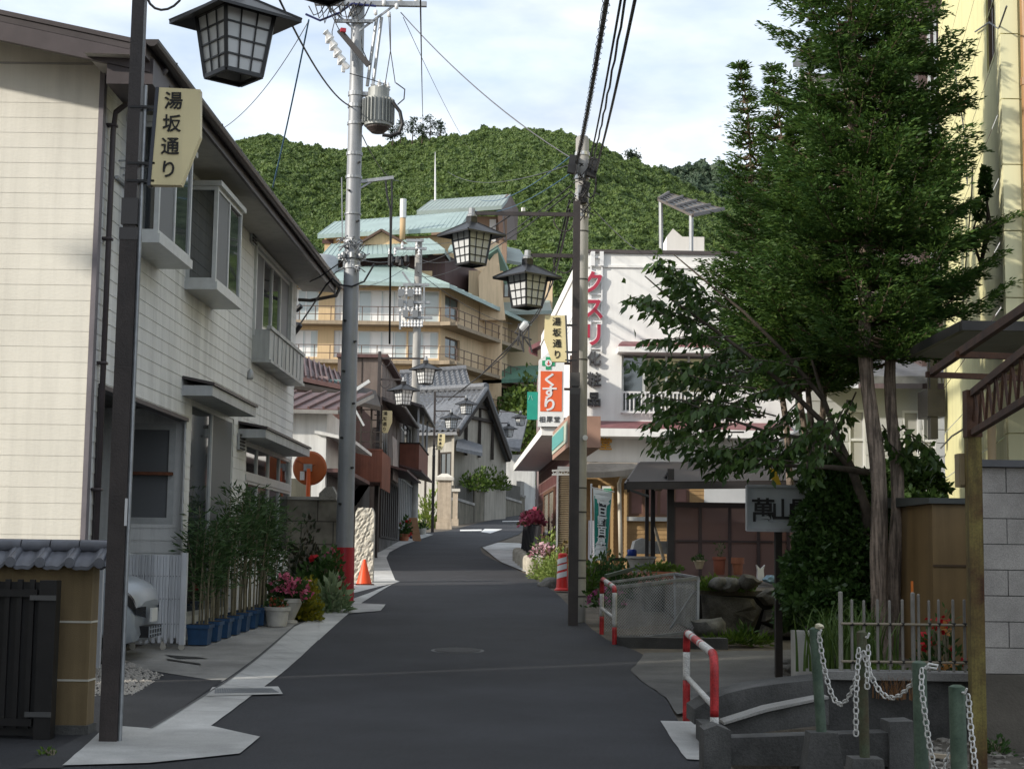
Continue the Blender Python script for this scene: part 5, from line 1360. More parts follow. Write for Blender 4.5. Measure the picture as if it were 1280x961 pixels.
for(xa,xb,yt,yb,d,lab,capm) in((545.5,562.5,600,658,83.5,'large pinkish stone gate pillar with a broad cap at the road bend',True),(565,571,614,656,88,'slim cream stone pillar between the large gate pillar and the wall',False)):
 x0,x1,zt=X(xa,d),X(xb,d),P(550,yt,d).z
 t=thing('gate_pillar',lab,'gate pillar',((x0+x1)/2,d,ZP(d)),'stone gate pillars');w=x1-x0
 m=MB();m.bx(x0,x1,d,d+w,ZP(d)-.3,zt);m.build('shaft',cream,t)
 m=MB();m.bx(x0-.12,x1+.12,d-.12,d+w+.12,zt+.003,zt+.16)
 if capm:m.hexa([Vector(p)for p in((x0-.1,d-.1,zt+.162),(x1+.1,d-.1,zt+.162),(x1+.1,d+w+.1,zt+.162),(x0-.1,d+w+.1,zt+.162),(x0+.2,d+.2,zt+.36),(x1-.2,d+.2,zt+.36),(x1-.2,d+w-.2,zt+.36),(x0+.2,d+w-.2,zt+.36))])
 m.build('cap',mat('pillar_cap',(.55,.52,.46,1),.9,ns=4,na=.12),t)
 m=MB();m.bx(x0-.06,x1+.06,d-.06,d+w+.06,ZP(d)-.3,ZP(d)+.35);m.build('plinth',cream,t)
swm=mat('wall_stone',(.17,.155,.12,1),.95,ns=1.5,na=.25,bump=.5,bs=12,streak=.4,speck=.2)
swd=mat('wall_stone_dark',(.075,.072,.062,1),.95,ns=1.5,na=.25,bump=.4,bs=14,streak=.3)
def road_wall(pts,lab,upper):
 q=[G(a,b)for a,b,c,e in pts]
 t=thing('retaining_wall',lab,'wall',q[0],'stone walls uphill')
 lo=MB();hi=MB();cp=MB()
 for i in range(len(pts)-1):
  a,b=q[i],q[i+1];za,zb=P(pts[i][0],pts[i][2],a.y).z,P(pts[i+1][0],pts[i+1][2],b.y).z;sa,sb=P(pts[i][0],pts[i][3],a.y).z,P(pts[i+1][0],pts[i+1][3],b.y).z
  n=(b-a).cross(Vector((0,0,1))).normalized();n=-n if n.y<0 else n;n.z=0;w=n*.4;c0,c1=Vector((a.x,a.y,0)),Vector((b.x,b.y,0));Z=lambda z:Vector((0,0,z))
  lo.hexa([c0+Z(a.z-.4),c1+Z(b.z-.4),c1+w+Z(b.z-.4),c0+w+Z(a.z-.4),c0+Z(sa),c1+Z(sb),c1+w+Z(sb),c0+w+Z(sa)])
  w2=n*.06;w3=n*.36
  hi.hexa([c0+w2+Z(sa+.15),c1+w2+Z(sb+.15),c1+w3+Z(sb+.15),c0+w3+Z(sa+.15),c0+w2+Z(za),c1+w2+Z(zb),c1+w3+Z(zb),c0+w3+Z(za)])
  cp.hexa([c0-w2+Z(sa),c1-w2+Z(sb),c1+w+Z(sb),c0+w+Z(sa),c0-w2+Z(sa+.15),c1-w2+Z(sb+.15),c1+w+Z(sb+.15),c0+w+Z(sa+.15)])
 lo.build('base',swm,t);hi.build('upper_course',upper,t);cp.build('ledge',conc2,t)
road_wall([(569,655.5,606.5,625),(592,652,612,632)],'lower stone wall section stepping up beside the gate pillars',swd)
road_wall([(592.5,652,595,612),(617,648.5,600,619),(651,643.5,608,629)],'higher dark topped stone wall section along the bend',swd)
road_wall([(651.5,643,601,621),(672,640,607,624)],'paler end section of the stone wall where the road vanishes',conc2)
th=thing('tiled_house','traditional house with a big grey tiled roof and timbered gable above the bend','house',(-4,97,4))
A,Lf,Rr=P(608,486,95),P(573,538,91.5),P(638,570,99)
B,Le=P(519,491,101),P(470,540,95)
m=MB();tile_roof(m,Le,Lf,A,B,15,11,.07);slab(m,[Le-Vector((0,0,.1)),Lf-Vector((0,0,.1)),A-Vector((0,0,.1)),B-Vector((0,0,.1))],.15)
rfo=m.build('roof',kaw,th)
m=MB();m.tube([A+Vector((0,0,.15)),B+Vector((0,0,.15))],.22,8);m.tube([A+Vector((0,0,.05)),Lf+Vector((0,0,.05))],.14,8);m.build('ridge',kaw,rfo)
m=MB();tile_roof(m,Rr+Vector((-4,6,0)),Rr,A,A+Vector((-4.2,5,.4)),10,9,.06);m.tube([A+Vector((0,0,.05)),Rr+Vector((0,0,.05))],.14,8);slab(m,[Rr-Vector((0,0,.15)),A-Vector((0,0,.15)),A+Vector((-4.2,5,.2)),Rr+Vector((-4,6,-.2))],.2);m.build('rear_roof',kaw,th)
off=Vector((-.25,.5,0));g0,g1,g2=A+off-Vector((0,0,.35)),Lf+off,Rr+off
m=MB();gz=g1.z-.1;m.prism([g0,g1,Vector((g1.x,g1.y,ZP(92))),Vector((g2.x,g2.y,ZP(98))),g2],Vector((-.15,.25,0)));m.build('gable_wall',mat('gable_plaster',(.30,.28,.24,1),.9,ns=1,na=.12,streak=.2),th)
m=MB();o2=Vector((.06,-.15,0))
for t_ in(.3,.6):p,q=g0.lerp(g1,t_)+o2,g0.lerp(g2,t_*.8)+o2;m.beam(p,Vector((q.x,q.y,p.z)),.18)
for t_ in(.2,.45,.7):p=g1.lerp(g2,t_)+o2;tt=g0.lerp(g1 if t_<.4 else g2,abs(t_-.4)*1.3);m.beam(Vector((p.x,p.y,gz-1.2)),Vector((p.x,p.y,min(tt.z,g0.z)-.1)),.16)
m.beam(A+Vector((0,-.1,-.2)),Rr+Vector((0,-.1,-.2)),.14,.35);m.beam(A+Vector((0,-.1,-.2)),Lf+Vector((0,-.1,-.2)),.14,.35)
m.split('gable_beam',darkw,th)
fw=Fr(P(515,560,95.5).x,95.5,g1.x-P(515,560,95.5).x,g1.y+.3-95.5)
Lw=math.hypot(g1.x-P(515,560,95.5).x,g1.y+.3-95.5)
m=MB();fw.wall(m,0,Lw,ZP(92)-.5,Lf.z+.2,[]);m.build('front_wall',mat('house_plaster',(.34,.33,.30,1),.9,ns=1,na=.12,streak=.25),th)
m=MB()
for u in(0.1,Lw*.35,Lw*.66,Lw-.1):fw.box(m,u-.07,u+.07,ZP(92),Lf.z,.004,.06)
m.split('timber_post',darkw,th)
fw.window(th,Lw*.70,Lw*.96,P(0,590,92).z,P(0,556,92).z,cols=2,n=.01,fm=darkw,gm=glass,w=.1)
m=MB();e=[P(570,559,90.5),P(603,566,92),P(603,556,94),P(572,546,93)];slab(m,e,.2);m.build('lower_eave',kaw,th)
m=MB();tile_roof(m,P(500,493,103),P(590,486,103),P(583,462,108),P(500,468,108),13,7,.07);slab(m,[P(500,495,103),P(590,488,103),P(583,464,108),P(500,470,108)],.2);m.tube([P(583,461,108),P(500,467,108)],.25,8);t2=m.build('tiled_roof_house',kaw)
tag(t2,'second grey tiled roof peeping over the big tiled house','roof')
m=MB();m.bx(X(508,104),X(582,104),104,107.6,ZP(104),P(540,490,104).z);tag(m.build('dim_house_wall',darkw),'dark wall under the second grey tiled roof','wall')
m=MB();m.bx(X(620,112),X(668,112),112,116,ZP(112),P(640,568,112).z);o_=m.build('white_house',plaster);tag(o_,'small white house behind the stone wall at the bend','house')
m=MB();slab(m,[P(612,556,111),P(650,560,111),P(660,520,116),P(625,512,116)],.25);o_=m.build('slate_roof',kaw);tag(o_,'grey sloping roof beside the lanterns over the stone wall','roof')
tanw=mat('hotel_tan',(.62,.46,.27,1),.8,ns=.3,na=.07,streak=.12)
tans=mat('hotel_tan_side',(.64,.49,.32,1),.8,ns=.3,na=.08,streak=.15)  # hotel tan copy for the side in shade, colour brightened against it
teal=mat('teal_roof',(.29,.375,.355,1),.45,.1,ns=.5,na=.10,streak=.1)
greyroof=mat('hotel_grey_roof',(.24,.29,.27,1),.5,ns=.6,na=.12)
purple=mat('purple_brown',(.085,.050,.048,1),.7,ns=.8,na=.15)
railm=mat('rail_brown',(.09,.055,.04,1),.6)
glassl=mat('hotel_glass',(.42,.48,.49,1),.10,spec=.8)
winw=mat('window_white',(.62,.63,.63,1),.45)
XX=X
def X(px,d):return P(px,400,d).x
hot=thing('hotel','large tan hotel with teal roofs and rows of white windows below the wooded hill','hotel',(-9,125,6))
D=120.0
XL,XR=X(352,D),X(551,D)
h1=Fr(XL,D,1,0);WA=XR-XL
sdx=(P(632,600,133).x-XR)/13.0
h2=Fr(XR,D,sdx,1);WB=math.hypot(P(632,600,133).x-XR,13.0)
ztop=P(450,352,D).z
fl=[(413,448),(362,402)]
ops=[]
rows_=[]
for yt,yb in((464,499),(413,447),(362,402)):
 z1,z0=P(460,yt,D).z,P(460,yb,D).z;rows_.append((z0,z1))
 for xa,xb in((364,397),(417,430),(432,508),(510,548)):ops.append((h1.px(xa,430)[0],h1.px(xb,430)[0],z0,z1))
m=MB();h1.wall(m,0,WA,ZP(D)-2,ztop,ops,reveal=.35);m.build('front_wall',tanw,hot)
for i,o_ in enumerate(ops):
 nc=max(2,round((o_[1]-o_[0])/.95));h1.window(hot,*o_,cols=nc,n=-.3,w=.09,fm=winw,gm=glassl)
m=MB()
q=random.Random(6)
for o_ in ops:
 nc=max(2,round((o_[1]-o_[0])/.95))
 for i in range(nc):
  if q.random()<.85:
   u=o_[0]+(o_[1]-o_[0])*i/nc;h1.box(m,u+.05,u+(.86 if q.random()<.6 else.45)*(o_[1]-o_[0])/nc,o_[2]+.1,o_[3]-.1,-.275,-.268)
m.split('curtain',mat('hotel_curtain',(.76,.77,.77,1),.9),hot)
sops=[]
for(yt,yb,ya,yc) in((368,396,378,398),(420,446,428,450),(472,498,478,500)):
 u0,z1=h2.px(556.5,yt);u1,_=h2.px(575,yt);z0=h2.px(556.5,yb)[1];sops.append((u0,u1,z0,z1))
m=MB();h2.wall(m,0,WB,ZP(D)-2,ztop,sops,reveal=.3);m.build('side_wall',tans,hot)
for o_ in sops:h2.window(hot,*o_,cols=2,n=-.25,w=.10,fm=railm,gm=greyg)
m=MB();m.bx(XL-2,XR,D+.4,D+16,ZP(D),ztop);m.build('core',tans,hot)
for yb in(404,452,503):
 zb=P(460,yb,D).z
 m=MB();h1.box(m,-2,WA+1.3,zb-.28,zb,0,1.3);h2.box(m,-1.2,WB+.6,zb-.283,zb-.003,.0,1.3);sl_=m.build('balcony',mat('balcony_slab',(.30,.24,.17,1),.85,ns=.5,na=.1,streak=.2),hot)
 m=MB()
 for z in(zb+.45,zb+1.05):h1.box(m,-2,WA+1.28,z,z+.05,1.22,1.27);h2.box(m,-1.2,WB+.58,z,z+.05,1.22,1.27)
 for i in range(14):u=-2+(WA+3.2)*i/13;h1.box(m,u-.03,u+.03,zb,zb+1.08,1.21,1.26)
 for i in range(12):u=-1.1+(WB+1.6)*i/11;h2.box(m,u-.03,u+.03,zb,zb+1.08,1.21,1.26)
 m.build('railing',railm,sl_)
def roof_quad(a,b,c,d,name,th=.35,n=0,m_=teal):
 m=MB();slab(m,[a,b,c,d],th)
 if n:ribs(m,a,b,c,d,n,.06,.04)
 return m.build(name,m_,hot)
e0=h1.pt(-3,ztop-.05,1.6);e1=h1.pt(WA+1.0,ztop-.05,1.6)
roof_quad(e0,P(562,355,D-1.6),P(487,331,D+4.5),P(372,337,D+4.5),'roof',.3,26)
roof_quad(P(562,355,D-1.6),h2.pt(WB+1.4,ztop-.9,1.6),h2.pt(WB+1.4,ztop-.2,-.4),P(500,331,D+4.8),'roof',.3,12)
D2=D+5
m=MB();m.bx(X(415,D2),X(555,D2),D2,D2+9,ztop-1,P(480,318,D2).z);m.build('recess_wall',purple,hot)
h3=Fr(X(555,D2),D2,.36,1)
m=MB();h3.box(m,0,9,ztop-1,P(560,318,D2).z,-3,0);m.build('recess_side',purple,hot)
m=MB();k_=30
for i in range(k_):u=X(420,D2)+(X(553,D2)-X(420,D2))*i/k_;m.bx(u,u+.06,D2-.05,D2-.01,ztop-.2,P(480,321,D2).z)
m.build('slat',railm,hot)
m=MB();m.bx(X(500,D2+1),X(540,D2+1),D2-.3,D2+2,P(0,352,D2).z,P(0,332,D2).z);m.build('tan_block',tanw,hot)
roof_quad(P(400,322,D2-2),P(556,312,D2-2),P(536,298,D2+5),P(415,305,D2+5),'middle_roof',.3,24)
roof_quad(P(556,312,D2-2),P(582,352,D2+10),P(582,345,D2+11),P(545,302,D2+3),'middle_roof',.3,0,greyroof)
m=MB();m.beam(P(528,316,D2-1),P(578,345,D2+12),.35,.5);m.build('eave_trim',mat('green_trim',(.12,.17,.13,1),.6),hot)
D3=D+12
m=MB();m.bx(X(403,D3),X(585,D3),D3,D3+8,P(0,330,D3).z,P(0,288,D3).z);m.build('upper_wall',tanw,hot)
m=MB();h1b=Fr(X(403,D3),D3,1,0)
for xa,xb in((403,417),(440,452)):u0,u1=h1b.px(xa,300)[0],h1b.px(xb,300)[0];h1b.box(m,u0,u1,P(0,299,D3).z,P(0,294,D3).z,.01,.1)
m.build('louvre',purple,hot)
m=MB();D4=D3-4;m.prism([P(447,306,D4),P(477,288.5,D4),P(507,306,D4)],(0,5,0));m.build('small_gable',tanw,hot)
m=MB();m.beam(P(445,307,D4-.2),P(477,288,D4-.2),.6,.18);m.beam(P(477,288,D4-.2),P(510,307,D4-.2),.6,.18);m.build('gable_trim',railm,hot)
roof_quad(P(397,293,D3-1.5),P(574,284,D3-1.5),P(588,264,D3+5),P(419,277,D3+5),'upper_roof',.35,30)
h4=Fr(X(585,D3),D3,.5,1)
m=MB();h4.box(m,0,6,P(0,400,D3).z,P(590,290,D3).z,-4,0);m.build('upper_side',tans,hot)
D5=D+24
m=MB();m.bx(X(537,D5),X(632,D5),D5,D5+8,P(0,400,D5).z,P(0,262,D5).z);m.build('tower_wall',mat('tower_brown',(.26,.18,.13,1),.8,ns=.4,na=.1),hot)
ht=Fr(X(537,D5),D5,1,0);m=MB()
u0,u1=ht.px(612,280)[0],ht.px(620,280)[0];ht.box(m,u0,u1,P(0,296,D5).z,P(0,266,D5).z,.01,.15);m.build('tower_window',winw,hot)
roof_quad(P(521,264,D5-2),P(627,257,D5-2),P(638,243,D5+6),P(540,250,D5+6),'tower_roof',.35,20,greyroof)
m=MB();m.prism([P(627,257,D5-1.6),P(638,243,D5+6),P(648,262,D5+10),P(646,300,D5+10),P(630,300,D5-1.6)],(-.4,0,0));m.build('tower_gable',railm,hot)
D6=D+8
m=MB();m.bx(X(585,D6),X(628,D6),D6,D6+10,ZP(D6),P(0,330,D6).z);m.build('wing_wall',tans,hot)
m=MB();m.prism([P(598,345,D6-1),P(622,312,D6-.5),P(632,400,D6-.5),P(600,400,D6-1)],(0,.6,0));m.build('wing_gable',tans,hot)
roof_quad(P(608,316,D6-1),P(622,306,D6-1),P(640,345,D6+4),P(632,352,D6+4),'wing_roof',.3,0,mat('green_roof',(.16,.26,.21,1),.55))
roof_quad(P(560,312,D6-3),P(592,314,D6-3),P(590,306,D6),P(563,306,D6),'porch_roof',.25)
D7=D+30
m=MB();m.bx(X(622,D7),X(668,D7),D7,D7+8,ZP(D7),P(0,345,D7).z);m.build('far_wing',mat('far_wing_brown',(.22,.15,.10,1),.8,ns=.4,na=.15),hot)
roof_quad(P(614,322,D7-2),P(662,330,D7-2),P(650,312,D7+4),P(622,306,D7+4),'far_roof',.3,0,greyroof)
m=MB();m.bx(X(640,D7-.5),X(643,D7-.5),D7-.5,D7-.2,P(0,350,D7).z,P(0,326,D7).z);m.build('timber_post',railm,hot)
D8=D+14
h8=Fr(X(600,D8),D8,1,0);u=lambda px:h8.px(px,430)[0];zz=lambda py:h8.px(640,py)[1]
wn=[(u(625),u(631),zz(424),zz(400)),(u(628),u(636),zz(372),zz(345)),(u(640),u(648),zz(372),zz(345))]
m=MB();h8.wall(m,0,u(672),ZP(D8)-1,zz(338),wn,reveal=.3);m.build('right_block',mat('hotel_light',(.52,.42,.28,1),.8,ns=.3,na=.06),hot)
for w_ in wn:h8.window(hot,*w_,cols=1,n=-.25,w=.12,fm=railm,gm=glassl)
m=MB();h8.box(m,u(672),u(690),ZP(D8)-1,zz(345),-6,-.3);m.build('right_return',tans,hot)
roof_quad(P(596,390,D8-2.5),P(690,388,D8-2.5),P(686,372,D8+1),P(600,374,D8+1),'ledge_roof',.3,0,greyroof)
roof_quad(P(600,475,D8-6),P(690,472,D8-6),P(690,456,D8-.2),P(600,459,D8-.2),'green_awning',.3,0,mat('green_awning',(.10,.22,.16,1),.6,streak=.2))
m=MB();m.bx(X(618,D8-1),X(690,D8-1),D8-4,D8-.8,ZP(D8)-1,P(0,476,D8-4).z);m.build('dark_entrance',darkw,hot)
m=MB();p=P(503,300,D3-2);zt=P(503,249,D3-2).z;m.tube([p,(p.x,p.y,zt-1.6)],.24,12);ch=m.build('chimney',mat('chimney_tan',(.42,.30,.17,1),.8),hot,smooth=True)
m=MB();m.tube([(p.x,p.y,zt-1.6),(p.x,p.y,zt)],.27,12);m.build('chimney_cap',alu,ch)
m=MB();p=P(544,251,D5+5);q=P(544,190,D5+5);m.tube([p,p.lerp(q,.62),q],[.09,.07,.02],6);tag(m.build('antenna_mast',porc),'tall thin white antenna mast rising from the grey tower roof','antenna')
m=MB();m.lathe(P(398,345,D2-3)-Vector((0,0,1.0)),[(1.5,0),(1.5,2.3),(1.35,2.5),(.001,2.55)],20);smooth_by(m.build('water_tank',alud,hot),40)
X=XX
lg=leafmat('grove_leaf',(.045,.085,.012,1),(.12,.17,.03,1),(.05,.10,.02,1),trans=.3,nscale=.6)
def tree(label,c,r,n,size,m_,cat='tree',group=None,trunk=.12,name='tree',squash=1.0,seed=0,elong=1.6):
 c=Vector(c);r=Vector(r);t=thing(name,label,cat,c,group);q=random.Random(seed);g=np.random.default_rng(seed)
 top=c+Vector((0,0,r.z*2.1));cc=c+Vector((0,0,r.z*1.25))
 m=MB();m.tube([c-Vector((0,0,.2)),c+Vector((.1,0,r.z*.6)),cc,cc+Vector((0,0,r.z*.6))],[trunk,trunk*.8,trunk*.5,trunk*.15],8)
 nb_=26;cs=[]
 for i in range(nb_):
  v=Vector((q.gauss(0,1),q.gauss(0,1),q.gauss(.15,.8))).normalized();k=q.uniform(.45,.95);p=cc+Vector((v.x*r.x*k,v.y*r.y*k,v.z*r.z*k));cs.append(p)
  st=c+Vector((0,0,r.z*q.uniform(.5,1.3)));m.tube([st,st.lerp(p,.5)+Vector((0,0,.1*r.z)),p],[trunk*.35,trunk*.2,.01],5)
 m.build('trunk',mat('bark',(.12,.09,.065,1),.95,ns=6,na=.3,bump=.8,bs=20),t)
 cs=np.array([tuple(p)for p in cs]);idx=g.integers(0,nb_,n);d_=g.normal(size=(n,3));d_/=np.linalg.norm(d_,axis=1,keepdims=True)
 pts=cs[idx]+d_*(g.random((n,1))**.5)*np.array(r)*.36
 V,Fc=leafquads(pts,size,elong=elong,up=.4,axis=d_*.6+np.array([0,0,-.1]),aspread=.8);npmesh('crown',V,Fc,m_,t)
 return t
for px,py,d,rx_,rz_,n,lab in((650,640,122,2.6,4.4,2600,'tall bright green tree at the bend under the green sign'),(668,640,128,3.2,5.0,2600,'bushy green tree hidden behind the brick shop corner'),(636,640,126,2.0,3.2,1500,'small rounded green tree between the stone wall and the tall tree')):
 tree(lab,(X(px,d),d,ZP(d)),(rx_,rx_,rz_),n,.42,lg,group='trees at the road bend',seed=px)
for i,(px,py,d,lab) in enumerate(((596,600,92,'low green shrub on the stone wall beside the concrete post'),(608,598,95,'low green shrub on the middle of the stone wall'),(622,600,98,'low green shrub on the stone wall under the tiny street sign'))):
 p=P(px,py,d);leafball('wall_shrub',lab,'shrub',p-Vector((0,-.6,.6)),(.9,.7,1.2),420,.22,lg,group='shrubs on the stone wall')
m=MB();tag(leafball('bend_bush','pale leaved bush at the foot of the wall by the bend','bush',P(664,632,118)-Vector((0,0,.3)),(1.0,.8,1.6),500,.25,lg),None)
pineL=leafmat('pine_needles',(.020,.035,.022,1),(.035,.055,.03,1),trans=.1)
for i,(px,top,base,wd) in enumerate(((500,153,180,10),(515,149,178,12),(527,158,178,10),(537,147,178,16),(549,153,176,12),(490,160,182,9))):
 d=606;b,tp=P(px,base+4,d),P(px,top,d)
 t=thing('pine_tree',['short pine standing beneath the transformer at the ridge row end','pine just under the transformer in the ridge row','lowest pine in the middle of the ridge row','tallest pine of the ridge row','broad pine next to the tallest one of the ridge row','small pine on the ridge row beside the transformer lead'][i],'pine',b,'pines along the hill ridge')
 g=np.random.default_rng(i);q=random.Random(i);H=tp.z-b.z
 m=MB();m.tube([b,(b.x+.3,b.y,b.z+H*.6),(b.x,b.y,b.z+H)],[.24,.18,.06],6);cl=[]
 for k in range(11):
  u=.42+.58*k/10;z=b.z+H*u;a=q.uniform(0,6.28);r_=wd*d/F/2*(1.15-u*.5)*q.uniform(.5,1.1);p=Vector((b.x+math.cos(a)*r_,b.y+math.sin(a)*r_,z+.3));m.tube([(b.x,b.y,z-.3),p],[.05,.02],4);cl.append(p)
 m.build('trunk',mat('pine_bark',(.07,.05,.04,1),.9),t)
 cs=np.array([tuple(p)for p in cl]);idx=g.integers(0,len(cl),420);pts=cs[idx]+g.normal(size=(420,3))*np.array([.8,.8,.36]);V,Fc=leafquads(pts,.8,elong=2.0,up=.5);npmesh('crown',V,Fc,pineL,t)
d=1140
for i,px in enumerate((788,794)):
 b=P(px,204,d);t=thing('pine_tree',['taller lone pine on the dark ridge beyond the white shop','shorter pine on the dark ridge beyond the white shop'][i],'pine',b,'pines along the hill ridge');g=np.random.default_rng(40+i);H=P(px,189+4*i,d).z-b.z
 m=MB();m.tube([b-Vector((0,0,4)),(b.x,b.y,b.z+H)],[.3,.08],6);m.build('trunk',mat('pine_bark',(.07,.05,.04,1),.9),t)
 pts=np.array(b)+np.array([0,0,H*.75])+g.normal(size=(300,3))*np.array([2.3,2.0,H*.16]);V,Fc=leafquads(pts,1.7,elong=2.0,up=.5);npmesh('crown',V,Fc,pineL,t)
shop=thing('pharmacy','white two storey pharmacy with red vertical lettering and a maroon ledge','shop',(5,44,1.0))
whitew=mat('shop_white',(.74,.735,.715,1),.7,ns=.8,na=.04,streak=.08)
ledge=mat('ledge_maroon',(.20,.085,.09,1),.55,ns=2,na=.15,streak=.2)
tanb=mat('tan_boards',(.30,.19,.085,1),.7,ns=2,na=.2,streak=.15)
redbrick=brickmat('red_tile',(.105,.040,.040,1),(.125,.05,.048,1),(.20,.13,.12,1),1.2,.34,.025,.6,.4,'Y')
PD=40.0;xc=X(722,PD)
pf=Fr(xc,PD,1,0);ps=Fr(xc-.0465*15,PD+15,.0465,-1);LS=math.hypot(.0465*15,15)
zpar=P(760,317,PD).z;zcan=P(760,530,PD).z;xe_=X(985,PD)-xc
w2=(pf.px(777,470)[0],pf.px(890,470)[0],P(800,515,PD).z,P(800,441,PD).z)
m=MB();pf.wall(m,0,xe_,zcan-.6,zpar,[w2],reveal=.25);ps.wall(m,0,LS,zcan-.6,zpar,[]);m.bx(xc+xe_,xc+xe_+.2,PD+.002,PD+9,0,zpar);m.build('upper_wall',whitew,shop)
m=MB();m.bx(xc-.05,xc+xe_+.25,PD-.06,PD+12,zpar+.002,zpar+.09);m.build('parapet_cap',mat('cap_dark',(.07,.06,.06,1),.7),shop)
m=MB();z=P(760,333,PD).z;pf.box(m,.0,xe_,z-.03,z+.03,.003,.04);ps.box(m,0,LS,z-.03,z+.03,.003,.04);m.build('moulding',whitew,shop)
wf=pf.window(shop,*w2,cols=4,n=-.18,w=.06,fm=alu,gm=glass)
m=MB();prev=None
for i in range(60):
 u=w2[0]+.08+(w2[1]-w2[0]-.16)*i/59;q,r=pf.pt(u,w2[2]+.1,-.22+.03*math.sin(i*1.9)),pf.pt(u,w2[3]-.08,-.22+.02*math.sin(i*1.9))
 if prev:m.quad(prev[0],q,r,prev[1])
 prev=(q,r)
m.build('curtain',mat('beige_curtain',(.42,.38,.33,1),.9,ns=3,na=.15),wf)
m=MB();z0,z1=P(800,516,PD).z,P(800,491,PD).z
for z in(z0,z1):pf.box(m,w2[0]-.02,w2[1],z-.02,z+.02,.12,.16)
for i in range(24):u=w2[0]+(w2[1]-w2[0])*i/23;pf.box(m,u-.015,u+.015,z0,z1,.125,.155)
for u in(w2[0],w2[1]-.1):pf.box(m,u-.01,u+.02,z0-.03,z0+.03,0,.12)
m.build('window_railing',porc,shop)
m=MB();u0=w2[0]-.12;zl0,zl1=P(800,440,PD).z,P(800,427,PD).z
m.hexa([pf.pt(u0,zl0+.08,.45),pf.pt(xe_,zl0+.08,.45),pf.pt(xe_,zl0+.08,.0),pf.pt(u0,zl0+.08,0),pf.pt(u0+.02,zl0+.14,.43),pf.pt(xe_,zl0+.14,.43),pf.pt(xe_,zl1,0.003),pf.pt(u0+.12,zl1,.003)]);o=m.build('window_ledge',ledge,shop)
m=MB();pf.box(m,u0,xe_,zl0-.06,zl0+.078,.0,.46);m.build('ledge_soffit',whitew,o)
zc0,zc1,ztp=P(760,545,PD-.9).z,P(760,535,PD-.9).z,P(760,526,PD).z
m=MB();N_=.9
c_in=pf.pt(0,ztp,0.003);c_out=Vector((xc-.95,PD-N_,zc1))
far_in=ps.pt(0,ztp,0.003);far_out=ps.pt(0,zc1,N_)
m.add([pf.pt(xe_,zc1,N_),c_out,c_in,pf.pt(xe_,ztp,.003)],[(0,1,2,3)]);m.add([c_out,far_out,far_in,c_in],[(0,1,2,3)])
cn=m.build('canopy_roof',ledge,shop)
m=MB();e0=pf.pt(xe_,zc0,N_);e1=Vector((c_out.x,c_out.y,zc0));e2=Vector((far_out.x,far_out.y,zc0))
up_=Vector((0,0,zc1-zc0-.004));
m.hexa([e1,e0,pf.pt(xe_,zc0,0),pf.pt(0,zc0,0),e1+up_,e0+up_,pf.pt(xe_,zc0,0)+up_,pf.pt(0,zc0,0)+up_])
m.hexa([e2,e1,pf.pt(0,zc0,0),ps.pt(0,zc0,0),e2+up_,e1+up_,pf.pt(0,zc0,0)+up_,ps.pt(0,zc0,0)+up_])
m.build('canopy_edge',whitew,cn)
zb0=P(760,582,PD).z
m=MB();pf.box(m,.15,xe_,zb0,zc0,.0,.25);m.build('sign_band',whitew,shop)
m=MB();gold=mat('gold_letter',(.55,.28,.05,1),.4,.5)
for i,ch in enumerate('相厚堂'):
 m.text(ch,P(721+i*18,554,PD-.30),(1,0,0),(0,0,1),17*PD/F,.05,offset=.016)
m.build('gold_lettering',gold,shop)
zg=1.0
m=MB();wl_=[(pf.px(786,620)[0],pf.px(862,620)[0],P(800,645,PD).z,P(800,598,PD).z)]
pf.wall(m,0,xe_,ZP(PD)-.3,zb0+.3,wl_,pitch=.11,lap=.014,reveal=.12);m.build('boarded_wall',tanb,shop)
wf=pf.window(shop,*wl_[0],cols=4,n=-.08,w=.07,fm=mat('frame_brown',(.13,.07,.045,1),.6),gm=mat('pink_glass',(.20,.115,.105,1),.25,ns=.8,na=.35))
m=MB();pf.box(m,wl_[0][0]-.1,wl_[0][1]+.1,wl_[0][2]-.12,wl_[0][2]-.02,.0,.12);m.build('window_sill',alu,shop)
m=MB();u0=pf.px(880,620)[0];pf.box(m,u0,xe_,P(0,640,PD).z,P(0,596,PD).z,.015,.05);m.build('pale_panel',mat('pale_panel',(.44,.45,.46,1),.6,ns=1,na=.1),shop)
m=MB();us=pf.px(714,620)[0];xs0=X(697,PD-.05);
z0,z1=ZP(PD)+.1,P(700,590,PD).z
for i in range(46):
 z=z0+(z1-z0)*i/46;m.hexa([Vector((X(697,39.6),39.62,z)),Vector((X(719,39.6),39.62,z)),Vector((X(719,39.6),39.70,z)),Vector((X(697,39.6),39.70,z)),Vector((X(697,39.6),39.60,z+(z1-z0)/92)),Vector((X(719,39.6),39.60,z+(z1-z0)/92)),Vector((X(719,39.6),39.70,z+(z1-z0)/48)),Vector((X(697,39.6),39.70,z+(z1-z0)/48))])
m.build('roller_shutter',mat('shutter',(.34,.28,.19,1),.55,ns=1,na=.1,streak=.2),shop)
m=MB();m.bx(X(697,39.6)-.04,X(697,39.6),39.58,39.72,z0,z1+.05);m.bx(X(696,39.6),X(720,39.6),39.58,39.72,z1+.005,z1+.12);m.build('shutter_frame',alud,shop)
m=MB();za,zb_=P(740,577,PD-.3).z,P(740,590,PD-1.4).z;prev=None
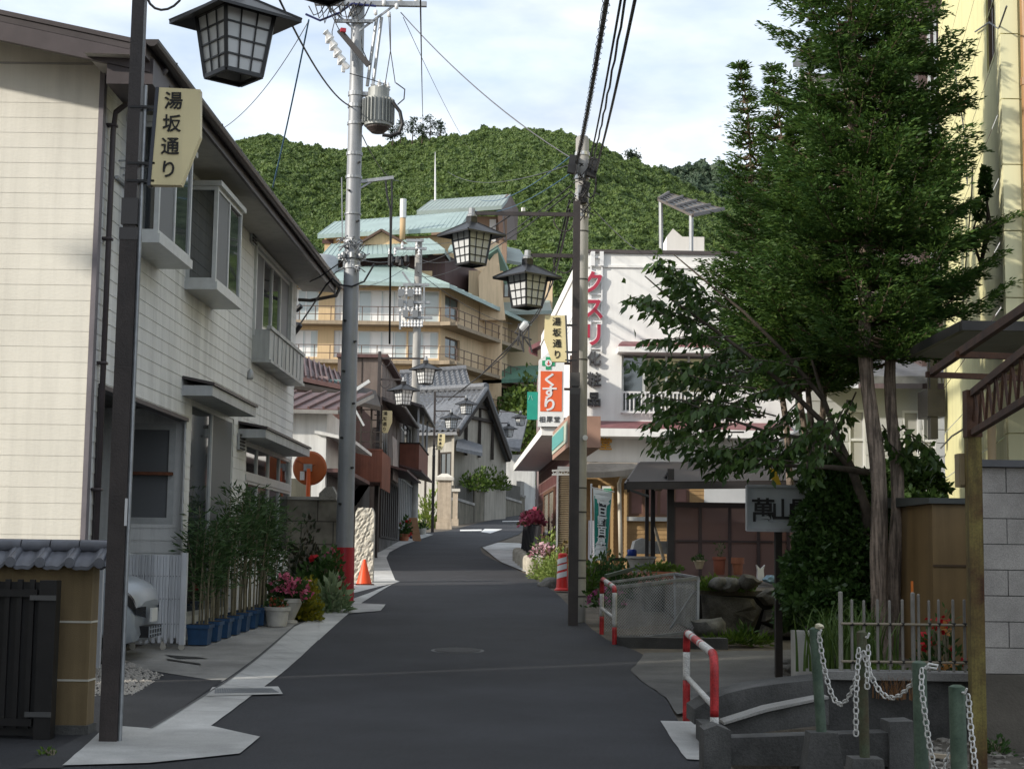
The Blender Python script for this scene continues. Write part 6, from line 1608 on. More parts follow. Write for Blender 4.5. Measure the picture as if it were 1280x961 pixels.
for i in range(15):
 u=pf.px(715,580)[0]+(pf.px(803,580)[0]-pf.px(715,580)[0])*i/14;dr=-.10*math.cos(i/14*PI) if i>7 else 0
 q=(pf.pt(u,za,.27),pf.pt(u,(za+zb_)/2+.08,.9),pf.pt(u,zb_+(.18*((i/14)**3)),1.4),pf.pt(u,zb_-.14+(.18*((i/14)**3)),1.4))
 if prev:
  for k in range(3):m.quad(prev[k],q[k],q[k+1],prev[k+1])
 prev=q
m.build('fabric_awning',mat('awning_beige',(.30,.27,.23,1),.85,ns=1.5,na=.12,streak=.2),shop)
m=MB();a,b=P(690,588,PD-1.2),P(800,588,PD-1.2);a2,b2_=P(690,593,PD-1.2),P(800,593,PD-1.2);m.beam(a,b,.04);m.beam(a2,b2_,.04)
for i in range(16):m.beam(a.lerp(b,i/16),a2.lerp(b2_,(i+.5)/16),.02);m.beam(a2.lerp(b2_,(i+.5)/16),a.lerp(b,(i+1)/16),.02)
m.build('awning_truss',alu,shop)
m=MB();m.bx(X(735,39.9),X(746,39.9),39.86,39.90,P(0,690,39.9).z,P(0,640,39.9).z);m.build('white_notice',mat('notice',(.62,.60,.64,1),.8),shop)
m=MB();m.bx(X(752,39.9),X(766,39.9),39.86,39.94,P(0,606,39.9).z,P(0,597,39.9).z);o=m.build('round_sign',porc,shop)
m=MB();m.bx(X(754,39.8),X(764,39.8),39.83,39.855,P(0,604,39.9).z,P(0,600,39.9).z);m.build('green_mark',mat('cross_green',(.02,.28,.13,1),.5),o)
m=MB();m.tube([P(776,700,39.6),P(775,650,39.6),P(774,604,39.6),P(777,596,39.6),P(790,594,39.6)],.05,8);m.build('pipe',mat('cream_pipe',(.48,.44,.36,1),.6),shop,smooth=True)
m=MB()
for xa,xb in((747,750),(763,766),(780,783)):m.bx(X(xa,39.9),X(xb,39.9),39.85,39.95,ZP(40),P(0,596,39.9).z)
m.split('door_post',mat('post_tan',(.40,.27,.13,1),.7),shop)
m=MB();ps.wall(m,0,LS-.01,ZP(48)-.6,zc0,[],n=.03);m.build('tiled_flank',redbrick,shop)
m=MB();ps.box(m,0,LS,ZP(50),ZP(50)+.5,.032,.06);m.build('flank_plinth',concd,shop)
u0,u1=ps.px(681,640,.04)[0],ps.px(694,640,.04)[0]
ps.window(shop,u0,u1,ps.px(688,672,.04)[1],ps.px(688,612,.04)[1],cols=2,n=.04,w=.1,fm=mat('frame_brown',(.13,.07,.045,1),.6),gm=greyg)
m=MB();a,b=ps.px(683,560,.9)[0],ps.px(701,560,.9)[0];z0,z1=P(690,585,42).z,P(690,553,42).z;ps.box(m,a,b,z0,z1,.05,.75);lb=m.build('light_box',mat('box_tan',(.33,.20,.15,1),.6,ns=1,na=.15),shop)
m=MB();ps.box(m,a+.1,b-.1,z0+.12,z1-.1,.752,.77);m.build('box_face',mat('box_face',(.42,.46,.38,1),.5,ns=2,na=.15),lb)
m=MB();ps.box(m,a+.25,b-.9,z0+.2,z1-.15,.772,.785);m.build('teal_stripe',mat('box_teal',(.10,.32,.30,1),.5),lb)
redl=mat('letter_red',(.36,.03,.06,1),.4);whl=mat('letter_white',(.72,.72,.72,1),.4);grl=mat('letter_grey',(.055,.055,.058,1),.6,ns=14,na=.3)
for ch,px,py,sz in(('ク',741,352.5,30),('ス',741.5,386.5,30),('リ',742,418.5,31)):
 m=MB();m.text(ch,P(px,py,PD-.075),(1,0,0),(0,0,1),sz*PD/F,.07,offset=.060,sx=.92);o=m.build('letter',whl,shop)
 m=MB();m.text(ch,P(px,py,PD-.120),(1,0,0),(0,0,1),sz*PD/F,.02,offset=.030,sx=.92);m.build('letter_face',redl,o)
for ch,py in(('化',448),('粧',474),('品',499)):
 m=MB();m.text(ch,P(742.5,py,PD-.06),(1,0,0),(0,0,1),18.5*PD/F,.09,offset=.022);m.build('letter',grl,shop)
m=MB();za,zb_=P(742,316,PD).z,P(742,440,PD).z
for px in(735.5,749.5):x=X(px,PD);m.bx(x-.02,x+.02,PD-.06,PD-.02,zb_,za)
for py in(322,332,368,402,436):z=P(742,py,PD).z;m.bx(X(735.5,PD),X(751,PD),PD-.055,PD-.025,z-.02,z+.02);0
for px in(738,749):m.bx(X(px,PD)-.05,X(px,PD)+.05,PD-.10,PD-.01,za-.35,za+.02)
m.build('letter_rack',porc,shop)
bs_=thing('box_sign','tall white box sign with orange panel and green cross beside the concrete pole','box sign',(X(687,39),39,P(687,533,39).z))
d=39.0;x0,x1,z0,z1=X(670.5,d),X(703,d),P(687,533,d).z,P(687,438,d).z
m=MB();m.prism([Vector((x0,d,z0)),Vector((x1,d,z0)),Vector((x1,d,z1-.15)),Vector(((x0+x1)/2+.1,d,z1+.1)),Vector((x0,d,z1-.25))],(0,.28,0));m.build('case',mat('sign_white',(.70,.71,.70,1),.35),bs_)
m=MB();xo,zo0,zo1=.05,P(687,514,d).z,P(687,464,d).z;m.bx(x0+xo,x1-xo,d-.012,d-.002,zo0,zo1);m.build('orange_panel',mat('sign_orange',(.66,.115,.035,1),.4),bs_)
m=MB()
for i,ch in enumerate('くすり'):m.text(ch,P(687,474.5+i*15.6,d-.018),(1,0,0),(0,0,1),17.5*d/F,.01,offset=.030,sx=1.15)
m.build('kana_lettering',porc,bs_)
m=MB()
for i,ch in enumerate('相厚堂'):m.text(ch,P(677.5+i*9.3,524,d-.008),(1,0,0),(0,0,1),8.2*d/F,.01,offset=.012)
m.build('name_lettering',mat('sign_dark_grey',(.06,.065,.07,1),.6),bs_)
m=MB();cx_,cz_=P(685.5,454,d).x,P(685.5,454,d).z;a=.155;b=.065
m.bx(cx_-b,cx_+b,d-.014,d-.004,cz_-a,cz_+a);m.bx(cx_-a,cx_-b-.001,d-.014,d-.004,cz_-b,cz_+b);m.bx(cx_+b+.001,cx_+a,d-.014,d-.004,cz_-b,cz_+b);m.build('green_cross',mat('cross_green',(.02,.28,.13,1),.5),bs_)
m=MB();m.lathe((cx_,d-.016,cz_),[(.085,0),(.085,.01),(.001,.01)],20,axis=(0,-1,0));o=m.build('white_disc',porc,bs_)
m=MB();m.bx(cx_-.012,cx_+.012,d-.034,d-.028,cz_-.05,cz_+.05);m.bx(cx_-.04,cx_-.014,d-.034,d-.028,cz_-.03,cz_-.01);m.bx(cx_+.014,cx_+.04,d-.034,d-.028,cz_-.03,cz_-.01);m.build('red_mark',mat('mark_red',(.5,.05,.04,1),.5),o)
m=MB();xw=x1+.05
for z in(z0+.2,(z0+z1)/2,z1-.3):m.bx(x1,xc+.1,d+.10,d+.16,z-.03,z+.03)
m.bx(x1+.14,x1+.20,d+.09,d+.17,z0-.6,z1-.1);m.beam((x1+.17,d+.13,z0-.6),(x0+.15,d+.13,z0-.005),.05);m.build('bracket',railm,bs_)
gs=thing('hanging_sign','small plain green sign board hanging behind the white box sign','sign',P(662,515,46))
d=46.0;m=MB();m.bx(X(656.5,d),X(670,d),d,d+.08,P(0,515,d).z,P(0,480.5,d).z);m.build('board',mat('sign_green',(.008,.22,.165,1),.5,ns=2,na=.08),gs)
m=MB();m.text('八',P(663,497,d-.01),(1,0,0),(0,0,1),7*d/F,.01);m.build('lettering',mat('pale_green',(.25,.5,.42,1),.5),gs)
m=MB();z=P(0,483,d).z;m.bx(X(670,d),xc-.3,d+.02,d+.06,z,z+.04);m.build('bracket',railm,gs)
rg=thing('gable_house','narrow house with a maroon gable roof showing behind the box sign','house',(X(680,56.5),56.5,ZP(56)))
d=56.5;m=MB();m.bx(X(672,d),X(715,d),d,d+6,ZP(d),P(0,445,d).z);m.build('wall',pinkw,rg)
m=MB();m.beam(P(662,438,d-.3),P(690,424,d-.3),1.2,.14);m.beam(P(690,424,d-.3),P(730,440,d-.3),1.2,.14);m.hexa([P(663,442,d-.3),P(672,446,d-.3),P(672,446,d+3),P(663,442,d+3),P(663,436,d-.3),P(672,434,d-.3),P(672,434,d+3),P(663,436,d+3)]);m.build('roof',ledge,rg)
bn=thing('banner_flag','tall green and white banner with black lettering standing before the tan boards','banner',(X(752,35),35,ZP(35)+.1))
d=35.0;gA=mat('banner_green',(.015,.21,.16,1),.7);wA=mat('banner_white',(.66,.70,.68,1),.8);kA=mat('banner_black',(.03,.03,.032,1),.8)
def bp(u,v,o=0.0):
 xl=741.5+2.5*v if v<.5 else 741.5+2.5*v;base=P(743-1.5*v+u*(15+9*v),700-v*90+(u-.5)*-1.0*0,d)
 base.z+=-.10*u*v;base.y+=.06*math.sin(v*7+u*2)-o;return base
def strip(u0,u1,v0,v1,o,m_,name,par,n=14):
 m=MB();prev=None
 for i in range(n+1):
  v=v0+(v1-v0)*i/n;q=(bp(u0,v,o),bp(u1,v,o))
  if prev:m.quad(prev[0],prev[1],q[1],q[0])
  prev=q
 return m.build(name,m_,par)
cl=strip(0,1,0,1,0,wA,'cloth',bn)
strip(.05,.28,.04,.90,.008,gA,'green_edge',cl);strip(.76,.97,.04,.90,.008,gA,'green_edge',cl);strip(.32,.72,.05,.90,.012,kA,'black_band',cl)
m=MB()
for i,ch in enumerate('日野百草丸'):
 v=.70-i*.140;p=bp(.52,v,.025);m.text(ch,p,bp(.7,v)-bp(.3,v),(0,0,1),12.5*d/F,.008,offset=.028)
p=bp(.52,.835,.025);m.text('◎',p,(1,0,0),(0,0,1),10*d/F,.008,offset=.01)
m.build('lettering',wA,cl)
m=MB();a=bp(0,1)+Vector((-.04,0,.1));m.tube([(a.x+.02,a.y+.05,ZP(d)),a],.018,6);m.tube([a-Vector((0,0,.08)),bp(1,1)+Vector((.05,.02,.02))],.012,6);m.build('pole',porc,bn)
cpm=mat('carport_metal',(.050,.045,.045,1),.5,.3,ns=2,na=.2)
cp=thing('carport','lean to carport with dark translucent roof and brown sheet walls beside the shop','carport',(5,30,1.2))
d0,d1=29.0,36.0
def trans(name,col,a):
 m=bpy.data.materials.new(name);m.use_nodes=True;t=m.node_tree;b=t.nodes['Principled BSDF'];b.inputs['Base Color'].default_value=col;b.inputs['Roughness'].default_value=.6;b.inputs['Specular IOR Level'].default_value=.12
 tr=t.nodes.new('ShaderNodeBsdfTransparent');tr.inputs[0].default_value=(.75,.62,.58,1);ms=t.nodes.new('ShaderNodeMixShader');ms.inputs[0].default_value=a
 t.links.new(tr.outputs[0],ms.inputs[1]);t.links.new(b.outputs[0],ms.inputs[2]);t.links.new(ms.outputs[0],t.nodes['Material Output'].inputs[0]);return m
sheet=trans('brown_sheet',(.27,.18,.165,1),.70);rsheet=trans('roof_sheet',(.035,.030,.028,1),.93)
R0,R1,R2,R3=P(783,602,d0),P(1030,600,d0),P(1030,577,d1),P(800,577,d1)
m=MB();slab(m,[R0,R1,R2,R3],.03);m.build('roof_sheet',rsheet,cp)
m=MB()
for a,b in((R0,R1),(R0,R3),(R1,R2),(R3,R2)):m.beam(a-Vector((0,0,.08)),b-Vector((0,0,.08)),.08,.12)
for t_ in(.18,.36,.54,.72,.88):m.beam(R0.lerp(R1,t_)-Vector((0,0,.08)),R3.lerp(R2,t_)-Vector((0,0,.08)),.06,.08)
for t_ in(.33,.66):m.beam(R0.lerp(R3,t_)-Vector((0,0,.1)),R1.lerp(R2,t_)-Vector((0,0,.1)),.05,.06)
m.build('rafter',cpm,cp)
for px,d,yt,r in((808.5,31.5,604,.035),(816,33.5,610,.045),(838,d0+.6,586,.06)):
 m=MB();m.bx(X(px,d)-r,X(px,d)+r,d-r,d+r,ZP(d),P(px,yt,d).z);m.build('post',cpm,cp)
m=MB();m.beam(P(786,612,30.5),P(810,620,31.4),.04);m.beam(P(785,600,29.2),P(785,614,30.4),.04);m.beam(P(822,612,33),P(838,592,29.6),.14,.05);m.build('brace',cpm,cp)
d=d0+.6;zb,zt,zm=P(900,722,d).z,P(900,628,d).z,P(900,675,d).z
m=MB();m.bx(X(840,d),X(1000,d),d,d+.02,zb,zt);m.build('sheet_wall',sheet,cp)
m=MB()
for px in(842,875,912,948,985):m.bx(X(px,d)-.03,X(px,d)+.03,d-.035,d-.004,zb,zt)
for z,w in((zt,.10),(zm,.04),(zb,.05)):m.bx(X(840,d),X(1000,d),d-.03,d-.006,z-w,z)
m.build('sheet_frame',mat('sheet_frame',(.075,.052,.05,1),.5),cp)
m=MB();m.prism([P(842,722,33),P(842,690,33),P(850,672,33),P(880,668,33),P(893,690,33),P(893,722,33)],(0,.9,0));tag(m.build('covered_scooter',mat('cover_grey',(.16,.16,.17,1),.8,ns=2,na=.2)),'covered grey shape stored behind the brown sheet wall','covered object')
m=MB();m.beam(P(862,720,32),P(872,676,33),.05);m.beam(P(830,700,33),P(818,658,33.5),.05);m.beam(P(817,655,33.6),P(828,690,33.6),.04);tag(m.build('broom_poles',mat('pale_wood',(.40,.33,.24,1),.8)),'pale wooden poles leaning inside the carport','poles')
m=MB();m.prism([P(790,692,34),P(794,676,34),P(803,672,34),P(812,676,34),P(836,676,34),P(836,692,34)],(0,.8,0));tag(m.build('white_sack',mat('sack_white',(.48,.47,.44,1),.9,ns=4,na=.25)),'pale cloth covered bundle under the carport roof','bundle')
m=MB();a=P(774,696,34.5);m.bx(X(762,34.5),X(788,34.5),34.4,34.9,P(0,690,34.5).z,P(0,686,34.5).z);m.bx(X(764,34.5),X(766,34.5),34.5,34.6,ZP(34),P(0,690,34.5).z);m.bx(X(785,34.5),X(787,34.5),34.5,34.6,ZP(34),P(0,690,34.5).z);tag(m.build('bench',darkw),'dark low bench behind the green and white banner','bench')
m=MB();c=P(790,693,33.5);m.lathe(c-Vector((0,0,.13)),[(.001,0),(.09,.0),(.10,.2),(.09,.24),(.001,.24)],14);tag(m.build('blue_bottle',mat('blue_can',(.015,.04,.22,1),.3),smooth=True),'round blue canister on the end of the dark bench','canister')
m=MB();c=P(801,716,31);m.lathe(c,[(.16,0),(.26,.26),(.30,.28),(.30,.32),(.24,.32)],18);smooth_by(tag(m.build('basin',potw),'white plastic basin below the orange brown planter trough','basin'),40)
m=MB();m.beam(P(757,720,29),P(812,705,30),.06);tag(m.build('green_pole',mat('green_pole',(.08,.10,.07,1),.6)),'thin slanting pole lying in front of the white basin','pole')
def ppot(px,yb,d,wpx,hpx,m_,label,ratio=.78,name='flower_pot',stack=False):
 c=P(px,yb,d);return pot(c,wpx*d/F/2*ratio,wpx*d/F/2*.92,hpx*d/F,m_,label,name)
d=28.4;m=MB();m.bx(X(845,d),X(960,d),d-.15,d+.5,P(0,722,d).z-.5,P(0,719,d).z);tag(m.build('pot_shelf',conc2),'low concrete ledge carrying the pots before the brown sheets','ledge')
bx0,bx1,zz0,zz1=X(811,29.2),X(842,29.2),P(0,718,29.2).z,P(0,703,29.2).z
tp=thing('planter_trough','long terracotta planter trough at the corner of the brown sheets','planter',((bx0+bx1)/2,29.2,zz0))
m=MB();m.hexa([Vector(p)for p in((bx0+.03,29.03,zz0),(bx1-.03,29.03,zz0),(bx1-.03,29.37,zz0),(bx0+.03,29.37,zz0),(bx0,29,zz1),(bx1,29,zz1),(bx1,29.4,zz1),(bx0,29.4,zz1))]);m.bx(bx0-.03,bx1+.03,28.97,29.43,zz1-.05,zz1+.004);m.build('box',terra,tp)
m=MB();m.bx(bx0+.03,bx1-.03,29.03,29.37,zz1,zz1+.012);m.build('soil',soil,tp)
m=MB();m.bx(bx0-.1,bx1+.4,29.0,29.5,ZP(29)-.2,zz0);tag(m.build('kerb_block',concd),'dark concrete block under the terracotta planter trough','block')
leafball('trough_plant','low light green plants growing in the terracotta trough','plant',((bx0+bx1)/2,29.2,zz1),(.40,.15,.16),260,.08,leafmat('fresh_leaf',(.08,.15,.02,1),(.16,.24,.05,1),trans=.3),1.6)
ppot(874,711,d,15,11,mat('pot_cream',(.46,.38,.26,1),.8),'shallow cream bowl pot on the ledge before the brown sheets',.55)
leafball('bowl_plant','short green plants in the shallow cream bowl','plant',P(874,702,d),(.11,.1,.10),80,.06,leafg)
ppot(899,718,d,17,22,mat('terra_dark',(.27,.085,.05,1),.75,ns=5,na=.15),'dark red flower pot with a thin plant on the ledge')
leafball('pot_sprig','thin sprig growing from the dark red pot','plant',P(900,698,d),(.09,.09,.34),40,.06,leafg,3)
c1=ppot(922.5,718,d,14,16,terra,'pair of light terracotta pots stacked on the ledge');
m=MB();c=P(922,709.5,d)
for k in range(2):m.lathe(c+Vector((.0,0,.0+.055*k)),[(.085,0),(.098,.07),(.118,.072),(.118,.125),(.09,.125)],18)
m.build('stacked_pot',terra,c1,smooth=False)
redp=mat('barrier_red',(.44,.03,.032,1),.45,ns=9,na=.3,speck=.35)
whp=mat('barrier_white',(.60,.585,.55,1),.5,ns=9,na=.15,speck=.4)
def barrier(a,b,h,label,r=.034,bands_a=(),bands_b=(),bands_t=(),rail=.42):
 a,b=Vector(a),Vector(b);t=thing('barrier',label,'barrier',a,'red and white pipe barriers');up=Vector((0,0,1));d=(b-a);d.z=0;d.normalize()
 ta,tb=a+up*h,b+up*h;rc=.13
 pts=[a-up*.1,a+up*(h-rc)]+[a+up*(h-rc)+d*rc*(1-math.cos(q))+up*rc*math.sin(q)for q in(.4,.8,1.2,PI/2)]+[tb-d*rc]+[tb-d*rc+d*rc*math.sin(q)-up*rc*(1-math.cos(q))for q in(.4,.8,1.2,PI/2)]+[b-up*.1]
 L_=[0]
 for p,q in zip(pts,pts[1:]):L_.append(L_[-1]+(q-p).length)
 tot=L_[-1]
 def at(s):
  for i in range(len(pts)-1):
   if s<=L_[i+1]+1e-9:return pts[i].lerp(pts[i+1],(s-L_[i])/max(1e-9,L_[i+1]-L_[i]))
  return pts[-1]
 cuts=[0]+[c*tot for c in bands_a]+[tot];M_=MB()
 for i,(s0,s1) in enumerate(zip(cuts,cuts[1:])):
  n=max(2,int((s1-s0)/.05));M_.m=i%2;M_.tube([at(s0+(s1-s0)*k/n)for k in range(n+1)],r,12)
 M_.build('pipe',[redp,whp],t,smooth=True)
 m=MB();m.tube([a+up*h*rail,b+up*h*rail],r*.72,10);m.build('middle_rail',whp,t,smooth=True)
 return t
A_,B_=G(858,900),G(893,950)
barrier(A_,B_,.80,'red and white pipe barrier standing on the pale slab by the drain',bands_a=(.11,.17,.25,.34,.36,.40,.52-.0,.55,.57,.76,.90),rail=.50)
A2,B2=G(752,790),G(768,805)
barrier(A2,B2,.80,'red and white pipe barrier against the wire mesh panel',bands_a=(.10,.20,.40,.58,.63,.72,.76,.90),rail=.45)
mp_=thing('mesh_panel','grey steel framed wire mesh panel leaning beside the far barrier','mesh panel',G(820,803))
dl,dr=22.9,23.3
TL,TR,BR,BL=P(769,734,dl+.15),P(873,722,dr+.15),P(872,789,dr),P(769,801,dl)
galv=mat('galv_frame',(.36,.37,.38,1),.5,.5,ns=9,na=.2,streak=.25)
m=MB()
for a,b in((TL,TR),(TR,BR),(BR,BL),(BL,TL)):m.beam(a,b,.035,.045)
m.build('frame',galv,mp_)
def mesh_fill(mb,a,b,c,d,step,r):
 a,b,c,d=map(Vector,(a,b,c,d));W_=(b-a).length;H_=(d-a).length
 def at(x,y):u,v=x/W_,y/H_;return a.lerp(b,u).lerp(d.lerp(c,u),v)
 k=-H_
 while k<W_:
  for sg in(1,-1):
   x0,x1=max(0,k),min(W_,k+H_)
   if x1-x0>.01:
    y0,y1=x0-k,x1-k
    if sg<0:y0,y1=H_-y0,H_-y1
    mb.beam(at(x0,y0),at(x1,y1),r,r)
  k+=step
m=MB();mesh_fill(m,TL,TR,BR,BL,.045,.0045);m.build('wire_mesh',galv,mp_)
b_=.75;q1,q2=TR+Vector((-.27,b_,.05)),BR+Vector((-.25,b_,.1));q0,q3=TL+Vector((-.1,b_,.05)),BL+Vector((-.1,b_,.1))
m=MB()
for a,b in((q0,q1),(q1,q2),(TR,q1),(TL,q0),(BR+Vector((-.38,.1,.03)),TR+Vector((-.05,.05,-.2)))):m.beam(a,b,.03,.035)
m.build('rear_frame',galv,mp_)
m=MB();mesh_fill(m,q0,q1,q2,q3,.045,.0045);mesh_fill(m,TR,q1,q2,BR,.045,.0045);m.build('rear_mesh',galv,mp_)
m=MB();zz=ZP(23);m.bx(X(772,23),X(905,23),22.6,23.2,zz-.1,P(840,797,22.6).z);tag(m.build('low_kerb',concd),'low dark concrete kerb under the wire mesh panel','kerb')
m=MB();T0=23.9;zt=P(930,738,T0).z;m.bx(X(872,T0),14,T0+.25,37,-.2,zt);tag(m.build('terrace_ground',dirt),kind='structure')
bwall=thing('boulder_wall','retaining wall of big dark fitted boulders below the potted plants','wall',(X(930,T0),T0,ZP(T0)))
rockm=mat('boulder',(.085,.076,.058,1),.95,ns=5,na=.4,bump=1.0,bs=22,speck=.3,col2=(.15,.14,.12,1))
m=MB();q=random.Random(12)
for po in(((877,742),(905,746),(943,748),(953,760),(940,797),(878,797)),((946,746),(958,736),(1000,731),(1004,746),(975,757),(955,756)),((956,762),(978,759),(986,770),(966,782),(952,776)),((945,796),(952,780),(966,786),(989,774),(1000,797)),((980,757),(1008,748),(1028,757),(1024,778),(992,771)),((1003,797),(993,776),(1026,781),(1050,776),(1058,797)),((1010,744),(1010,731),(1056,731),(1060,752),(1032,754)),((1030,760),(1064,756),(1074,797),(1062,797),(1054,773),(1028,777))):
 pv=[P(a_+q.uniform(-1,1),b_+q.uniform(-1,1),T0+.10)for a_,b_ in po];cc=sum(pv,Vector())/len(pv);k=len(pv);mid=[];frn=[]
 for i in range(k):
  for f in(0,.5):
   p=pv[i].lerp(pv[(i+1)%k],f);p=p+(cc-p)*q.uniform(-.01,.05);mid.append(p);frn.append(cc+(p-cc)*.80+Vector((0,-.09+q.uniform(-.035,.035),0)))
 k2=2*k;bk_=[p+Vector((0,.16,0))for p in mid];ce=cc+Vector((0,-.13+q.uniform(-.03,.03),0))
 m.add(bk_+mid+frn+[ce],[(i,(i+1)%k2,k2+(i+1)%k2,k2+i)for i in range(k2)]+[(k2+i,k2+(i+1)%k2,2*k2+(i+1)%k2,2*k2+i)for i in range(k2)]+[(2*k2+i,2*k2+(i+1)%k2,3*k2)for i in range(k2)])
m.build('boulders',rockm,bwall)
m=MB();m.bx(X(872,T0),X(1080,T0),T0+.18,T0+.24,.1,zt-.08);m.build('backing',mat('joint_dark',(.02,.018,.015,1),.95),bwall)
for i,(px,py,r,lab) in enumerate(((887,784,(.27,.25,.15),'big grey rock lying between the mesh panel and the boulder wall'),(899,729,(.15,.14,.10),'pale stone on the mossy terrace edge above the boulders'),(914,730,(.15,.14,.11),'rounder pale stone on the terrace edge between another stone and the moss'),(935,727,(.17,.2,.11),'dark mossy rock at the end of the green terrace moss'))):
 d=23.3 if i==0 else 23.8
 m=MB();m.rock(P(px,py,d),r,60+i,2);tag(smooth_by(m.build('rock',mat('grey_rock',(.15,.145,.13,1),.95,ns=7,na=.4,bump=1.0,bs=18,speck=.25) if i<3 else rockm),60),lab,'rock')
mossL=leafmat('moss_leaf',(.05,.11,.012,1),(.13,.20,.03,1),trans=.3,nscale=3)
leafball('moss_plant','bright green moss and creeping plants along the terrace edge','plants',P(912,738,24.1),(.42,.25,.17),1500,.05,mossL,1.6)
leafball('creeper','small yellow green creeper between the mesh panel and the terrace moss','plants',P(888,738,24.0),(.16,.2,.22),420,.05,mossL,1.6)
leafball('kerb_grass','thin tufts of grass growing along the kerb below the boulders','grass',G(925,806),(.55,.12,.14),600,.11,mossL,5)
leafball('kerb_fern','small leafy weed standing in the grass below the boulders','plant',G(932,806)+Vector((0,.1,0)),(.12,.1,.30),90,.12,leafg,3)
m=MB();c=P(951,724,26.5);m.prism([c+Vector((-.06,0,-.02)),c+Vector((.06,0,-.02)),c+Vector((.05,0,.16)),c+Vector((.07,0,.24)),c+Vector((0,0,.17)),c+Vector((-.07,0,.24)),c+Vector((-.05,0,.16))],(0,.1,0));tag(m.build('plastic_bag',porc),'white plastic bag tied up on the terrace next to the blue cloth','bag')
m=MB();m.rock(P(964,724,26.4),(.14,.1,.07),5,2);tag(m.build('blue_cloth',mat('cloth_blue',(.18,.28,.36,1),.9,ns=20,na=.4)),'crumpled pale blue cloth beside the white plastic bag','cloth')
leafball('banner_shrub','dark green shrub at the foot of the green and white banner','shrub',(X(752,33.5),33.5,ZP(33)),(.42,.4,.75),1500,.085,leafg,1.6)
leafball('banner_shrub','lighter green plant between the concrete pole and the dark banner shrub','shrub',(X(737,32.8),32.8,ZP(32.5)),(.22,.2,.75),500,.09,mossL,1.8)
leafball('shop_creeper','rounded dark shrub in front of the dark low bench','shrub',(X(774,32),32,ZP(32)),(.36,.3,.72),1100,.075,leafg,1.6)
leafball('magenta_flowers','low magenta flowers behind the far red and white barrier','flowers',(X(760,26),26,ZP(26)+.25),(.35,.2,.32),300,.07,leafg,1.6,leafmat('magenta',(.36,.05,.20,1),(.5,.15,.32,1),trans=.3),30,.05)
leafball('pink_low_flowers','faded pink flowers in front of the white basin','flowers',(X(805,27),27,P(805,724,27).z-.1),(.38,.2,.20),300,.07,leafg,1.6,leafmat('faded_pink',(.30,.10,.10,1),(.38,.2,.16,1),trans=.3),26,.05)
p0=G(672,724)
leafball('roadside_bush','pale green spreading bush spilling onto the road edge by the post cone','bush',p0+Vector((.35,.5,0)),(.46,.6,.58),2200,.075,leafmat('pale_leaf',(.11,.17,.03,1),(.26,.33,.09,1),trans=.3,nscale=2),2.0)
leafball('roadside_bush','smaller pale green bush touching the red post cone','bush',G(690,728)+Vector((.1,.6,0)),(.34,.4,.70),1200,.075,leafmat('pale_leaf',(.11,.17,.03,1),(.26,.33,.09,1),trans=.3,nscale=2),2.0)
m=MB();m.rock(G(684,733)+Vector((.1,.1,.05)),(.28,.2,.14),5,3);tag(smooth_by(m.build('edge_stone',mat('grey_rock',(.2,.2,.18,1),.95)),60),'flat stone under the pale roadside bushes','stone')
gq=P(681,706,40.5);pot((gq.x,40.5,ZP(40.5)+.25),.16,.24,.3,potw,'white pot of pink and white flowers by the tiled flank')
leafball('pot_flowers','pink and white flowers in the white pot by the tiled flank','flowers',(gq.x,40.5,ZP(40.5)+.5),(.36,.3,.34),300,.09,leafg,1.5,leafmat('pinkwhite',(.55,.16,.26,1),(.62,.5,.52,1),trans=.3),60,.08)
gq=P(704,706,39);pot((gq.x,39,ZP(39)+.2),.17,.22,.32,mat('pot_orange',(.55,.16,.02,1),.6),'orange pot with brownish plants in front of the roller shutter')
leafball('shutter_plant','brownish leafy plant in the orange pot by the roller shutter','plant',(gq.x,39,ZP(39)+.48),(.34,.3,.42),320,.10,leafmat('brown_leaf',(.06,.03,.012,1),(.13,.10,.03,1),trans=.2),2)
leafball('tall_pot_plant','tall pale plant behind the pink and white flowers','plant',(X(688,42),42,ZP(42)+.3),(.42,.4,.85),480,.11,leafmat('pale_leaf',(.11,.17,.03,1),(.26,.33,.09,1)),2.4)
q0,q1=Vector((X(655,52),52,ZP(52))),Vector((X(672,44),44,ZP(44)))
fl=thing('flower_railing','dark draped railing topped with deep pink flowers at the road edge','railing',q0)
m=MB()
for i in range(20):
 p=q0.lerp(q1,i/19);m.hexa([p+Vector((-.12,-.1,.15)),p+Vector((.12,-.1,.15)),p+Vector((.12,.16,.15)),p+Vector((-.12,.16,.15)),p+Vector((-.03+.05*(i%2),-.1,1.25)),p+Vector((.08,-.1,1.25)),p+Vector((.08,.16,1.25)),p+Vector((-.03,.16,1.25))])
m.build('drape',mat('drape_black',(.012,.012,.014,1),.7),fl)
leafball('railing_flowers','deep pink flowers along the top of the dark railing','flowers',q0.lerp(q1,.35)+Vector((.1,0,1.2)),(.35,1.8,.40),260,.12,leafmat('red_leaf',(.10,.03,.02,1),(.06,.07,.02,1)),1.5,leafmat('deep_pink',(.38,.05,.10,1),(.48,.12,.18,1),trans=.3),90,.13)
for i in range(6):
 p=q0.lerp(q1,-.05+i*.23)+Vector((-.18,0,0));p.z=ZP(p.y);m=MB();m.lathe(p-Vector((0,0,.1)),[(.17,0),(.18,.4),(.15,.5),(.06,.54),(.001,.545)],14);tag(smooth_by(m.build('kerb_stone',mat('kerb_stone',(.36,.33,.27,1),.9,ns=8,na=.2)),50),'rounded cream kerb stone in the row below the dark railing','kerb stone','rounded kerb stones by the railing')
rc=thing('post_cone','slim red post cone with white slanted bands at the road edge','post cone',G(702,738))
c=G(703,738);hh=P(703,691,c.y).z-c.z;m=MB()
